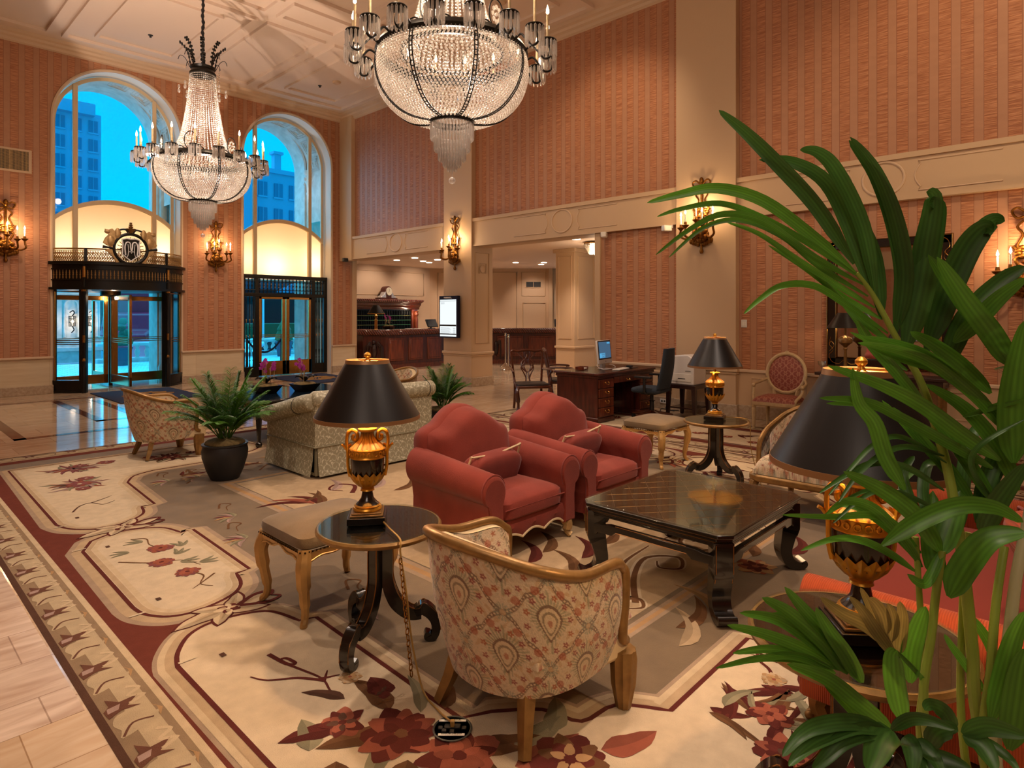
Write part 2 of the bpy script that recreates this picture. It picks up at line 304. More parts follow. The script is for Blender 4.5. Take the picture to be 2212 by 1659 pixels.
emis('flame', (1, .72, .42), 14); emis('lamp_bulb', (1, .72, .4), 12); emis('downlight_glow', (1, .82, .6), 6); emis('screen_white', (.78, .84, .86), .85); emis('screen_blue', (.06, .12, .2), .7); emis('screen_cyan', (.1, .4, .7), .7); emis('lantern_glow', (1, .8, .5), 8)
# ================================================================ the room
YW, XB, ZC = 15.5, 9.52, 7.1
AW = [4.075, 7.935]; AR = 1.2; ZS = 5.58
b = MB(); b.box((-5, -6, -.1), (20, 19, 0)); struct(b.obj('floor', MT['floor_marble'], flat=True))
b = MB(); b.box((-1.0, 3.0, 0), (.66, 9.4, .002)); struct(b.obj('floor_travertine', MT['rough_travertine'], flat=True))
b = MB()
for x0, y0, x1, y1 in ((1.45, 10.0, 1.58, 14.2), (1.45, 10.0, 8.9, 10.13), (2.55, 10.9, 2.68, 14.0), (2.55, 10.9, 8.9, 11.03), (3.1, 11.4, 3.23, 13.6), (3.1, 11.4, 8.6, 11.5), (5.2, 11.5, 5.33, 14.4), (6.6, 11.5, 6.73, 14.4), (-3, 10.0, .2, 10.13), (.1, 10.0, .23, 14.4), (1.45, 14.1, 9, 14.2)):
    b.box((x0, y0, .0), (x1, y1, .0025))
struct(b.obj('trim_1', MT['inlay_marble'], flat=True))
# window wall: front face around the two arched openings
b = MB()
def face(x0, z0, x1, z1): b.add([(x0, YW, z0), (x1, YW, z0), (x1, YW, z1), (x0, YW, z1)], [(0, 1, 2, 3)])
xs = [-5, AW[0] - AR, AW[0] + AR, AW[1] - AR, AW[1] + AR, 9.87]
for i in (0, 2, 4): face(xs[i], 0, xs[i + 1], ZC)
for cx in AW:
    A = arc(cx, ZS, AR, PI, 0, 40)
    for (xa, za), (xb, zb) in zip(A, A[1:]): b.add([(xa, YW, za), (xb, YW, zb), (xb, YW, ZC), (xa, YW, ZC)], [(0, 1, 2, 3)])
struct(b.obj('wall_left', MT['wallpaper'], flat=True))
for i, cx in enumerate(AW):
    path = [(cx - AR, 0)] + arc(cx, ZS, AR, PI, 0, 40) + [(cx + AR, 0)]
    b = MB(); b.grid([[(x, YW - .005, z) for x, z in path], [(x, 15.95, z) for x, z in path]]); struct(b.obj('trim_reveal', MT['white_reveal'], ang=60))
    b = MB(); o = [(cx - AR - .03, 0)] + arc(cx, ZS, AR + .03, PI, 0, 40) + [(cx + AR + .03, 0)]
    b.tube([(x, YW - .01, z) for x, z in o], .03, 6); struct(b.obj('trim_arch', MT['moulding']))
# window frames with their panes
def arch_z(x, cx): return 4.04 + (math.sqrt(max(1.64 ** 2 - (x - cx) ** 2, .01)) - 1.64)
for i, cx in enumerate(AW):
    Y0 = 15.85; w_ = MB(); R = AR - .02
    out = [(cx - R, 0)] + arc(cx, ZS, R, PI, 0, 40) + [(cx + R, 0)]; inn = [(cx - R + .075, 0)] + arc(cx, ZS, R - .075, PI, 0, 40) + [(cx + R - .075, 0)]
    w_.grid([[(x, Y0 + .05, z) for x, z in out], [(x, Y0, z) for x, z in out], [(x, Y0, z) for x, z in inn], [(x, Y0 + .05, z) for x, z in inn]])
    root = struct(w_.obj('window_%d' % (i + 1), MT['ivory_frame'], ang=35))
    for s in (-1, 1):
        m = MB(); x = cx + s * .757; zt = ZS + math.sqrt(R * R - .757 ** 2) - .03; m.box((x - .045, Y0 - .036, 2.58), (x + .045, Y0 + .056, zt)); m.obj('mullion', MT['ivory_frame'], root, bevel=.01)
    m = MB(); xs_ = [cx - R + .03 + (2 * R - .06) * k / 30 for k in range(31)]
    m.grid([[(x, Y0 + .05, arch_z(x, cx) - .05) for x in xs_], [(x, Y0 - .03, arch_z(x, cx) - .05) for x in xs_], [(x, Y0 - .03, arch_z(x, cx) + .045) for x in xs_], [(x, Y0 + .05, arch_z(x, cx) + .045) for x in xs_]], cu=True)
    m.obj('transom_bar', MT['ivory_frame'], root, ang=35)
    m = MB(); top = [(x, ZS + math.sqrt(max((R - .04) ** 2 - (x - cx) ** 2, 0))) for x in xs_]
    m.grid([[(x, Y0 + .03, arch_z(x, cx)) for x in xs_], [(p[0], Y0 + .03, p[1]) for p in top]]); m.obj('pane', MT['pane'], root, flat=True)
    for a, c in ((-R, -.757), (-.757, .757), (.757, R)):
        m = MB(); q = [cx + a + (c - a) * k / 12 for k in range(13)]
        m.grid([[(x, Y0 + .035, 2.55) for x in q], [(x, Y0 + .035, arch_z(x, cx) - .02) for x in q]]); m.obj('frosted_pane', MT['transom_glass'], root, flat=True)
    # added box with lamps inside, backlights the frosted panes
    m = MB(); x0, x1 = cx - R, cx + R; m.grid([[(x0, Y0 + .06, 2.5), (x0, 16.7, 2.5), (x1, 16.7, 2.5), (x1, Y0 + .06, 2.5)], [(x0, Y0 + .06, 3.5), (x0, 16.7, 3.5), (x1, 16.7, 3.5), (x1, Y0 + .06, 3.5)]])
    m.add([(x0, Y0 + .06, 2.5), (x1, Y0 + .06, 2.5), (x1, 16.7, 2.5), (x0, 16.7, 2.5)], [(0, 1, 2, 3)]); m.grid([[(x, Y0 + .06, arch_z(x, cx)) for x in xs_], [(x, 16.7, arch_z(x, cx) - .2) for x in xs_], [(x, 16.7, 3.4) for x in xs_]])
    m.obj('light_box', MT['warm_panel'], root, flat=True)
    light('POINT', 'transom_lamp', (cx - .2, 16.35, 2.85), 17, (1, .86, .68), .12); light('POINT', 'transom_lamp', (cx + .95, 16.3, 3.0), 14, (1, .84, .62), .08); light('POINT', 'transom_lamp', (cx - .95, 16.3, 3.0), 7, (1, .80, .6), .08)
# wainscot, cap and base of the window wall
for n, (x0, x1) in enumerate(((-5, AW[0] - AR - .03), (AW[0] + AR + .03, AW[1] - AR - .03), (AW[1] + AR + .03, 9.87))):
    b = MB(); b.box((x0, 15.45, .17), (x1, YW + .02, .70)); struct(b.obj('wainscot', MT['wainscot_marble'], flat=True))
    b = MB(); b.box((x0 - .02, 15.41, .70), (x1 + .02, YW + .02, .745)); b.box((x0, 15.435, .675), (x1, YW, .70)); struct(b.obj('trim_cap', MT['moulding'], bevel=.012))
    b = MB(); b.box((x0 - .02, 15.42, 0), (x1 + .02, YW + .02, .17)); struct(b.obj('baseboard_left', MT['base_marble'], bevel=.006))
# back wall, frieze beam, columns
def xw(y0, z0, y1, z1, bb, x=XB): bb.add([(x, y0, z0), (x, y1, z0), (x, y1, z1), (x, y0, z1)], [(0, 1, 2, 3)])
b = MB(); xw(-6, 3.6, 15.5, ZC, b); xw(-6, 0, 6.78, 3.2, b); struct(b.obj('wall_back', MT['wallpaper'], flat=True))
b = MB(); b.box((XB + .02, 6.78, 3.08), (9.95, 15.2, 3.68)); b.box((9.45, -6, 3.08), (XB + .05, 15.2, 3.68)); b.box((9.42, -6, 3.62), (9.46, 15.2, 3.69)); b.box((9.43, -6, 3.08), (9.46, 15.2, 3.12))
struct(b.obj('trim_frieze', MT['cream_paint'], flat=True))
b = MB()
for y in (12.96, 7.63, 2.17):
    b.tube([(9.445, y + .245 * math.cos(t * PI / 20), 3.385 + .22 * math.sin(t * PI / 20)) for t in range(40)], .016, 8, True)
    for s in (-1, 1):
        b.tube([(9.445, y + s * q, z) for q, z in [(.36 + .9, 3.57), (.40, 3.57)] + [(.46 - .1 * math.sin(k * PI / 8), 3.57 - .0475 * k) for k in range(1, 8)] + [(.40, 3.19), (.36 + .9, 3.19)]], .009, 6)
struct(b.obj('trim_rings', MT['moulding']))
b = MB(); b.box((9.40, 14.9, 3.05), (XB + .1, YW, ZC)); struct(b.obj('trim_pilaster', MT['cream_paint'], bevel=.01))
for nm, y0, y1, xd in (('column_reception', 10.12, 11.06, 10.05), ('column_lobby', 4.16, 5.18, 9.95)):
    b = MB(); b.box((9.40, y0, 0), (xd, y1, ZC)); root = struct(b.obj(nm, MT['cream_paint'], bevel=.008))
    b = MB(); b.box((9.37, y0 - .03, .70), (xd + .03, y1 + .03, .76)); b.box((9.385, y0 - .015, .66), (xd + .015, y1 + .015, .70)); b.obj('chair_rail', MT['cream_paint'], root, bevel=.012)
    b = MB(); b.box((9.38, y0 - .02, 0), (xd + .02, y1 + .02, .2)); b.obj('plinth', MT['base_marble'], root, bevel=.006)
    if xd > 10:
        b = MB()
        for q in (((9.52, .95), (9.93, .95), (9.93, 2.95), (9.52, 2.95)),): b.tube([(x, y0 - .003, z) for x, z in q], .012, 6, True)
        b.tube([(x, y0 - .003, z) for x, z in ((9.62, 2.5), (9.84, 2.5), (9.84, 2.72), (9.62, 2.72))], .01, 6, True); b.obj('panel_moulding', MT['cream_paint'], root)
        b = MB(); b.at((9.73, y0 - .004, 2.6), rx=PI / 2); b.lathe([(.0, .004), (.075, .004), (.085, .012), (.085, 0)], n=24, cap=False); b.obj('speaker_grille', MT['plaster'], root)
b = MB(); b.box((9.48, 6.76, 0), (10.0, 6.88, 3.1)); struct(b.obj('trim_jamb', MT['cream_paint'], bevel=.006))
b = MB(); b.box((9.80, YW - .02, 0), (9.95, YW + .3, 3.1)); struct(b.obj('trim_jamb', MT['cream_paint'], bevel=.006))
b = MB(); b.box((9.49, -6, .2), (XB + .02, 4.16, .70)); b.box((9.49, 5.18, .2), (XB + .02, 6.76, .70))
for y0, y1 in ((3.15, 3.95), (1.2, 3.0), (5.3, 6.6)): b.tube([(9.488, y, z) for y, z in ((y0, .28), (y1, .28), (y1, .62), (y0, .62))], .01, 6, True)
struct(b.obj('wainscot_back', MT['cream_paint'], flat=True))
b = MB(); b.box((9.46, -6, .70), (XB, 4.16, .75)); b.box((9.46, 5.18, .70), (XB, 6.76, .75)); struct(b.obj('trim_cap', MT['moulding'], bevel=.012))
b = MB(); b.box((9.475, -6, 0), (XB, 4.16, .2)); b.box((9.475, 5.18, 0), (XB, 6.76, .2)); struct(b.obj('baseboard_back', MT['base_marble'], bevel=.006))
b = MB(); b.box((-5, -6, 3.08), (-4.9, 15.5, 3.68)); b.box((-5, -6, 0), (-4.93, 15.5, .74)); b.box((-5, 2.4, 0), (-4.85, 3.5, ZC)); b.box((-5, 9, 0), (-4.85, 10.1, ZC)); b.box((-5, -6, 3.08), (9.5, -5.9, 3.68)); b.box((3, -6, 0), (4, -5.85, ZC)); struct(b.obj('trim_frieze', MT['cream_paint'], flat=True))
# the two unseen walls and the ceiling with its raised panel frames
b = MB(); b.box((-5.1, -6, 0), (-5, 15.5, ZC)); struct(b.obj('wall_front', MT['wallpaper'], flat=True))
b = MB(); b.box((-5, -6.1, 0), (9.52, -6, ZC)); struct(b.obj('wall_right', MT['wallpaper'], flat=True))
b = MB(); b.box((-5.1, -6.1, ZC), (9.6, 15.6, ZC + .1)); struct(b.obj('ceiling', MT['ceiling_paint'], flat=True))
b = MB()
def fr(x0, y0, x1, y1, wd=.08, h=.06):
    for q in ((x0, y0, x1, y0 + wd), (x0, y1 - wd, x1, y1), (x0, y0 + wd, x0 + wd, y1 - wd), (x1 - wd, y0 + wd, x1, y1 - wd)): b.box((q[0], q[1], ZC - h), (q[2], q[3], ZC + .01))
for y0, y1, wide in ((11.46, 14.95, 1), (10.43, 11.11, 0), (6.65, 10.08, 1), (5.6, 6.3, 0), (1.8, 5.25, 1), (.8, 1.45, 0), (-3, .45, 1)):
    for x0, x1, wx in ((2.9, 5.25, 1), (5.43, 6.63, 0), (6.84, 9.15, 1), (1.5, 2.72, 0), (-1.0, 1.3, 1), (-2.4, -1.2, 0)):
        fr(x0, y0, x1, y1)
        if wide and wx: fr(x0 + .46, y0 + .43, x1 - .45, y1 - .43, .06, .045)
struct(b.obj('trim_ceiling', MT['ceiling_paint'], flat=True))
prof = [(0, 6.9), (.05, 6.92), (.06, 6.97), (.12, 6.99), (.14, 7.03), (.2, 7.05), (.22, 7.1)]
b = MB(); b.grid([[(-5, YW - q, z), (XB - q, YW - q, z), (XB - q, -6, z)] for q, z in prof]); struct(b.obj('trim_cornice', MT['moulding'], ang=20))
# the reception hall beyond the beam
b = MB(); b.box((9.9, 6.6, 3.3), (20.5, 19, 3.4)); struct(b.obj('ceiling_reception', MT['ceiling_paint'], flat=True))
b = MB(); b.box((9.87, 18.5, 0), (15.2, 18.7, 3.4)); b.box((9.7, 15.53, 0), (9.87, 18.6, 3.4)); struct(b.obj('wall_reception', MT['plaster'], flat=True))
dg = Matrix.Translation((15.05, 18.5, 0)) @ Matrix.Rotation(-(PI / 2 - YAW), 4, 'Z')   # the diagonal wall behind the desk, x along it
b = MB(); b.T = dg; b.box((0, 0, 0), (13, .2, 3.4)); struct(b.obj('wall_reception_diagonal', MT['plaster'], flat=True))
b = MB(); b.box((9.95, 6.66, 0), (22, 6.78, 3.4)); struct(b.obj('wall_reception_right', MT['plaster'], flat=True))
b = MB()
def pan(x0, z0, x1, z1, f): b.tube([f(x, z) for x, z in ((x0, z0), (x1, z0), (x1, z1), (x0, z1))], .018, 6, True)
fb = lambda x, z: (x, 18.49, z)
pan(10.0, 2.27, 14.75, 3.1, fb)
fd = lambda x, z: tuple(dg @ Vector((x, -.01, z)))
for x0, z0, x1, z1 in ((.3, 1.0, 3.26, 3.15), (3.45, 2.27, 4.33, 3.15), (3.5, .9, 4.35, 2.0), (5.0, 2.3, 8.0, 3.15)): pan(x0, z0, x1, z1, fd)
b.T = Matrix(); b.T = dg; b.box((4.46, -.14, 0), (4.6, 0, 3.3)); b.T = Matrix()
struct(b.obj('trim_panels', MT['cream_paint']))
b = MB(); b.box((12.9, 10.0, 0), (13.9, 10.62, 3.3)); root = struct(b.obj('column_inner', MT['cream_paint'], bevel=.008))
b = MB(); b.box((12.87, 9.97, .70), (13.93, 10.65, .76)); b.box((12.88, 9.98, 0), (13.92, 10.64, .2)); b.box((12.84, 9.94, 3.2), (13.96, 10.68, 3.3)); b.obj('mouldings', MT['cream_paint'], root, bevel=.012)
b = MB()
b.tube([(12.897, y, z) for y, z in ((10.1, .95), (10.52, .95), (10.52, 3.1), (10.1, 3.1))], .012, 6, True); b.tube([(x, 9.997, z) for x, z in ((13.05, .95), (13.75, .95), (13.75, 3.1), (13.05, 3.1))], .012, 6, True); b.obj('panel_moulding', MT['cream_paint'], root)
dl = 0
for px, py in ((857, 562), (896, 557), (914, 564), (945, 561), (927, 567), (1114, 567), (1175, 567), (1169, 571), (1245, 516.5), (1286, 571)):
    p = fl(px, py, 3.295)
    b = MB(); b.lathe([(.0, 0), (.075, 0), (.095, -.012), (.095, .004)], n=20)
    o = b.obj('recessed_downlight', MT['downlight_glow'], loc=p); tag(o, 'round recessed downlight glowing in the low reception ceiling', 'ceiling light', 'downlights over the reception')
for q_ in ((12.4, 17.0), (10.6, 17.0), (14.2, 16.9)): light('SPOT', 'reception_washer', (q_[0], q_[1], 3.25), 60, SOFT, .05, (q_[0], 18.5, 2.2), 80, .8)
for k_ in (1.2, 3.9, 6.8): v_ = dg @ Vector((k_, -1.5, 3.25)); light('SPOT', 'reception_washer', tuple(v_), 60, SOFT, .05, tuple(dg @ Vector((k_, 0, 1.6))), 80, .8)
for p in ((11.6, 15.9), (13.6, 16.8), (15.3, 14.9), (17.2, 12.8), (11.5, 12.6), (12.0, 9.3), (16.2, 10.4)):
    light('SPOT', 'reception_downlight', (p[0], p[1], 3.27), 150, SOFT, .06, (p[0], p[1], 0), 115, .7)
# ================================================================ the entrance: revolving door
CX0, CY0, RD = 4.075, 16.27, 1.43
def pol(r, th, z): return (CX0 + r * math.sin(th), CY0 - r * math.cos(th), z)
def band(mb, r0, r1, z0, z1, t0, t1, n=24):
    T = [t0 + (t1 - t0) * k / n for k in range(n + 1)]
    mb.grid([[pol(r, t, z) for t in T] for r, z in ((r0, z0), (r1, z0), (r1, z1), (r0, z1))], cu=True)
D = math.radians
rv = thing('revolving_door', 'black and brass revolving door with a round canopy under the left arched window', 'revolving door', (0, 0, 0))
b = MB(); band(b, 1.38, 1.47, 2.13, 2.62, D(-57), D(57), 40); b.obj('canopy_drum', MT['black_iron'], rv, ang=30)
b = MB(); band(b, 1.36, 1.52, 2.09, 2.14, D(-58), D(58), 40); band(b, 1.36, 1.53, 2.60, 2.66, D(-58), D(58), 40); band(b, 1.38, 1.49, 2.28, 2.30, D(-57), D(57), 40); band(b, 1.38, 1.49, 2.5, 2.52, D(-57), D(57), 40); b.obj('canopy_moulding', MT['black_iron'], rv, ang=30)
b = MB()
for k in range(44):
    p = pol(1.475, D(-55 + 110 * k / 43), 0)
    if abs(-55 + 110 * k / 43 + 32) < 1.5 or abs(-55 + 110 * k / 43 - 32) < 1.5: continue
    b.lathe([(.006, 2.31), (.013, 2.34), (.007, 2.37), (.016, 2.39), (.007, 2.41), (.013, 2.43), (.007, 2.46), (.006, 2.49)], (p[0], p[1], 0), 8)
b.obj('canopy_spindles', MT['antique_gilt'], rv)
b = MB()
band(b, 1.43, 1.45, 2.66, 2.68, D(-57), D(57), 40); band(b, 1.43, 1.455, 2.905, 2.935, D(-57), D(57), 40); band(b, 1.43, 1.45, 2.88, 2.89, D(-57), D(57), 40)
for k in range(64):
    th = D(-56 + 112 * k / 63); dt = .015
    for zc, sg in ((2.735, 1), (2.825, -1)):
        b.tube([pol(1.44, th + sg * dt * a, zc + c) for a, c in ((-1, -.04), (-.3, -.045), (.5, -.03), (.9, .005), (.5, .035), (-.1, .03), (-.35, .0), (0, -.015))], .0095, 5)
    b.tube([pol(1.44, th + .024, 2.68), pol(1.44, th + .012, 2.78), pol(1.44, th + .024, 2.88)], .0055, 5)
b.obj('gilt_lattice', MT['antique_gilt'], rv, label='pierced bronze lattice band above the canopy')
for t in (-32, 32, -57, 57):
    b = MB(); p = pol(1.42, D(t), 0)
    if abs(t) == 32:
        s_ = math.copysign(1, t); q = pol(1.42, D(t + s_ * 1.2), 0); b.at((q[0], q[1], 0), D(t)); b.box((-.06, -.05, 0), (.06, .07, 2.1)); b.at(); pp = pol(1.475, D(t), 0)
        b.lathe([(.045, 0), (.045, .5), (.03, .55), (.035, .62), (.02, .7), (.03, .8), (.02, .9), (.022, 1.15), (.03, 1.18), (.022, 1.2), (.018, 1.9), (.03, 1.95), (.045, 2.05), (.05, 2.1)], (pp[0], pp[1], 0), 14)
        b.lathe([(.02, 2.1), (.03, 2.2), (.026, 2.35), (.035, 2.4), (.02, 2.45), (.024, 2.6)], (pp[0], pp[1], 0), 12); o = b.obj('column_post', MT['black_iron'], rv)
        c = MB(); c.lathe([(.027, 1.02), (.027, 1.18)], (pp[0], pp[1], 0), 14); c.lathe([(.026, .62), (.034, .66), (.026, .7)], (pp[0], pp[1], 0), 14); c.lathe([(.035, 2.02), (.05, 2.07), (.05, 2.09)], (pp[0], pp[1], 0), 14); c.lathe([(.03, 2.34), (.03, 2.56)], (pp[0], pp[1] - .012, 0), 14); c.obj('gilt_collar', MT['brass'], o)
        for z in (.02,): pass
        c = MB(); c.box((p[0] - .025, p[1] - .06, 2.66), (p[0] + .025, p[1], 2.93)); c.obj('lattice_post', MT['black_iron'], o)
    else:
        b.at((p[0], 15.55, 0), 0); b.box((-.05, -.06, 0), (.05, .3, 2.1)); b.obj('side_post', MT['black_iron'], rv, bevel=.01)
for a, c in ((-56, -34), (34, 56)):
    b = MB(); band(b, 1.38, 1.46, 0, .24, D(a), D(c), 14); band(b, 1.37, 1.48, .22, .26, D(a), D(c), 14); band(b, 1.37, 1.48, 0, .05, D(a), D(c), 14); o = b.obj('curved_base', MT['black_iron'], rv, ang=30)
    b = MB(); T = [D(a + (c - a) * k / 14) for k in range(15)]; b.grid([[pol(1.42, t, .26) for t in T], [pol(1.42, t, 2.09) for t in T]]); b.obj('curved_glass', MT['pane'], rv)
    b = MB()
    for z in (.98, 1.02, 1.06): b.tube([pol(1.405, t, z) for t in T], .008, 6)
    b.obj('push_bars', MT['brass'], rv)
    b = MB(); b.tube([pol(1.42, T[0 if a < 0 else -1], .26), pol(1.42, T[0 if a < 0 else -1], 2.05), pol(1.42, T[-1 if a < 0 else 0], 2.05)], .02, 6); b.obj('glass_frame', MT['brass'], rv)
b = MB(); band(b, 0.0, 1.36, 2.1, 2.13, D(-180), D(180), 48); b.obj('canopy_ceiling', MT['bronze'], rv)
b = MB(); b.lathe([(.04, 0), (.04, 2.1)], (CX0, CY0, 0), 16); b.lathe([(.04, 1.98), (.2, 2.02), (.2, 2.1)], (CX0, CY0, 0), 20); b.obj('centre_shaft', MT['bronze'], rv)
for k, th in enumerate((2, 92, 182, 272)):
    c = MB(); c.at((CX0, CY0, 0), D(th) - PI / 2)
    c.box((.05, -.025, .06), (.14, .025, 2.0)); c.box((1.2, -.025, .06), (1.29, .025, 2.0)); c.box((.05, -.025, .06), (1.29, .025, .26)); c.box((.05, -.025, 1.9), (1.29, .025, 2.0)); o = c.obj('door_wing', MT['brass'], rv, bevel=.006)
    c = MB(); c.at((CX0, CY0, 0), D(th) - PI / 2); c.box((.12, -.004, .2), (1.23, .004, 1.94)); c.obj('wing_glass', MT['pane'], o, flat=True)
    c = MB(); c.at((CX0, CY0, 0), D(th) - PI / 2)
    for z in (.98, 1.02, 1.06): c.tube([(.1, -.04, z), (1.25, -.04, z)], .008, 6)
    c.obj('push_bars', MT['bright_brass'], o)
light('POINT', 'revolving_door_lamp', (CX0, CY0 - .35, 1.95), 9, WARM, .05)
# crest on the canopy
cr = thing('crest', 'round crest with a shield monogram between two winged beasts above the revolving door', 'crest', (CX0 - .01, 14.775, 2.945))
b = MB(); b.tube([(.31 * math.cos(t * PI / 24), 0, .31 * math.sin(t * PI / 24)) for t in range(48)], .032, 10, True)
for s in (-1, 1): b.tube([(s * .3, 0, 0), (s * .42, .01, .01), (s * .5, .02, .02)], [.03, .02, .035], 8); b.tube(spl([(s * .05, 0, .34), (s * .1, 0, .40), (s * .2, 0, .38), (s * .26, 0, .3)], 5), .018, 6)
b.obj('ring', MT['black_iron'], cr)
sh = [(-.165, .19), (-.08, .215), (0, .205), (.08, .215), (.165, .19), (.15, .1), (.16, -.12), (0, -.25), (-.16, -.12), (-.15, .1)]
b = MB(); b.prism(sh, -.02, .015, 'y'); b.obj('shield', MT['black_iron'], cr, bevel=.006)
b = MB(); b.tube([(x, -.022, z) for x, z in sh], .014, 6, True); b.obj('shield_border', MT['white_letter'], cr)
b = MB(); k = .00151
def st(P, r=.014): b.tube(spl([((x - 1458) * k, -.032, (640 - z) * k) for x, z in P], 4), r, 6, flat=.5)
st([(1390, 728), (1382, 620), (1396, 560), (1422, 546), (1446, 565), (1450, 620), (1461, 668), (1472, 620), (1476, 565), (1500, 546), (1526, 560), (1540, 620), (1532, 728)])
for s in (-1, 1): st([(1461 + s * 52, 752), (1461 + s * 40, 715), (1461 + s * 36, 650), (1461 + s * 44, 575)]); st([(1461 + s * 36, 690), (1461 + s * 16, 672), (1461, 700)], .011)
b.obj('monogram', MT['white_letter'], cr)
for s in (-1, 1):
    g = [(.27, -.02), (.43, .05), (.50, .1), (.46, .2), (.40, .27), (.45, .33), (.47, .38), (.40, .37), (.34, .40), (.30, .36), (.22, .39), (.17, .33), (.25, .2), (.30, .1)]
    b = MB(); b.prism([(s * x, z) for x, z in g], -.02, .03, 'y'); g2 = [(.30, -.03), (.42, -.02), (.46, -.06), (.36, -.12), (.30, -.22), (.28, -.29), (.2, -.3), (.27, -.18)]; b.prism([(s * x, z) for x, z in g2], -.015, .025, 'y')
    b.sph((s * .42, 0, .33), (.06, .035, .045), 10, 8); b.sph((s * .36, 0, .14), (.08, .045, .12), 10, 8); b.sph((s * .24, -.01, .3), (.06, .03, .12), 10, 8); b.obj('winged_beast', MT['champagne'], cr, bevel=.008)
b = MB(); b.lathe([(.0, .56), (.03, .55), (.02, .52), (.045, .5), (.02, .48), (.05, .46), (.03, .43), (.1, .42), (.06, .37), (.03, .33)], n=16); b.obj('finial', MT['antique_gilt'], cr)
b = MB()
for q in range(20): b.tube(spl([((.2 + .05 * math.cos(j)) * math.cos(q * PI / 10 + .05 * math.sin(j)), .012, (.2 + .05 * math.cos(j)) * math.sin(q * PI / 10 + .05 * math.sin(j))) for j in (0, 1.5, 3, 4.5)], 3), .008, 5)
b.obj('scroll_infill', MT['antique_gilt'], cr)
# ---------------------------------------------------------------- double door under the right arch
dd = thing('double_door', 'brass framed glass double door between black iron grilles under the right arched window', 'door', (AW[1], 15.72, 0))
b = MB()
for x in (-1.14, -.78, .78, 1.14): b.box((x - .05, -.05, 0), (x + .05, .06, 2.6))
b.box((-1.18, -.06, 2.04), (1.18, .06, 2.13)); b.box((-1.18, -.07, 2.5), (1.18, .06, 2.6)); b.box((-1.18, -.05, 2.42), (1.18, .0, 2.44)); b.box((-1.18, -.05, 2.2), (1.18, .0, 2.22))
for s in (-1, 1): b.box((min(s * .82, s * 1.1), -.04, 0), (max(s * .82, s * 1.1), .04, .26))
b.obj('iron_frame', MT['black_iron'], dd, bevel=.008)
b = MB()
for x in [-1.08 + .09 * k for k in range(4)] + [-.7 + .1 * k for k in range(15)] + [.82 + .09 * k for k in range(4)]:
    b.lathe([(.018, 2.13), (.012, 2.2), (.022, 2.22), (.012, 2.26), (.026, 2.32), (.012, 2.36), (.022, 2.42), (.014, 2.5)], (x, -.02, 0), 8)
b.obj('frieze_spindles', MT['black_iron'], dd)
b = MB()
for x in [-.7 + .1 * k for k in range(15)]: b.sph((x, -.035, 2.29), (.012, .012, .03), 6, 6); b.sph((x, -.035, 2.36), (.012, .012, .03), 6, 6)
b.obj('gilt_beads', MT['brass'], dd)
for s in (-1, 1):
    for j in range(3):
        x = s * (.87 + .09 * j); c = MB(); c.lathe([(.02, .26), (.012, .4), (.022, .42), (.012, .45), (.022, .6), (.022, .63), (.012, .65), (.011, 1.2), (.016, 1.25), (.011, 1.3), (.011, 1.9), (.02, 1.93), (.012, 2.04)], (x, -.02, 0), 8)
        o = c.obj('grille_bar', MT['black_iron'], dd); c = MB(); c.lathe([(.008, 1.0), (.016, 1.03), (.008, 1.07)], (x, -.025, 0), 8); c.lathe([(.008, 1.38), (.018, 1.43), (.008, 1.47)], (x, -.025, 0), 8); c.obj('gilt_knot', MT['brass'], o)
    c = MB(); c.box((min(s * .84, s * 1.08), .02, .26), (max(s * .84, s * 1.08), .03, 2.04)); c.obj('side_glass', MT['pane'], dd, flat=True)
    x0, x1 = (.01, .72) if s > 0 else (-.72, -.01)
    c = MB(); c.box((x0, -.03, .02), (x1, .02, .38)); c.box((x0, -.03, 1.98), (x1, .02, 2.04)); c.box((x0, -.03, .02), (x0 + (.07 if s < 0 else .09), .02, 2.04)); c.box((x1 - (.09 if s < 0 else .07), -.03, .02), (x1, .02, 2.04)); o = c.obj('door_leaf', MT['brass'], dd, bevel=.006)
    c = MB(); c.box((x0 + .05, -.006, .3), (x1 - .05, .0, 2.0)); c.obj('leaf_glass', MT['pane'], o, flat=True)
    c = MB()
    for z in (.98, 1.02, 1.06): c.tube([(x0 + .05, -.05, z), (x1 - .05, -.05, z)], .008, 6)
    c.obj('push_bars', MT['bright_brass'], o)
c = MB(); c.box((-1.15, .0, 2.13), (1.15, .008, 2.5)); c.obj('frieze_glass', MT['pane'], dd, flat=True)
# ---------------------------------------------------------------- outside
b = MB(); b.box((-40, 16.0, -.12), (70, 24.5, -.02)); struct(b.obj('forecourt', MT['cobble'], flat=True))
b = MB(); b.box((-60, 24.5, -1.2), (120, 140, -.9)); b.box((-40, 24.3, -1.2), (70, 24.6, -.0)); struct(b.obj('street', MT['asphalt'], flat=True))
b = MB()
PX = [-5, AW[0] - 1.1, AW[0] + 1.1, AW[1] - 1.1, AW[1] + 1.1, 9.68]
for i in (0, 2, 4): b.box((PX[i], 16.75, -.1), (PX[i + 1], 17.35, 8.5))
for cx in AW:
    A = arc(cx, 5.72, 1.1, PI, 0, 36); P = A + [(cx + 1.1, 8.5), (cx - 1.1, 8.5)]
    for (xa, za), (xb, zb) in zip(A, A[1:]): b.add([(xa, y, za) for y in (16.75,)] + [(xb, 16.75, zb), (xb, 16.75, 8.5), (xa, 16.75, 8.5)], [(0, 1, 2, 3)]); b.add([(xa, 16.75, za), (xb, 16.75, zb), (xb, 17.35, zb), (xa, 17.35, za)], [(0, 1, 2, 3)])
struct(b.obj('wall_porch', MT['facade_stone'], ang=50))
b = MB()
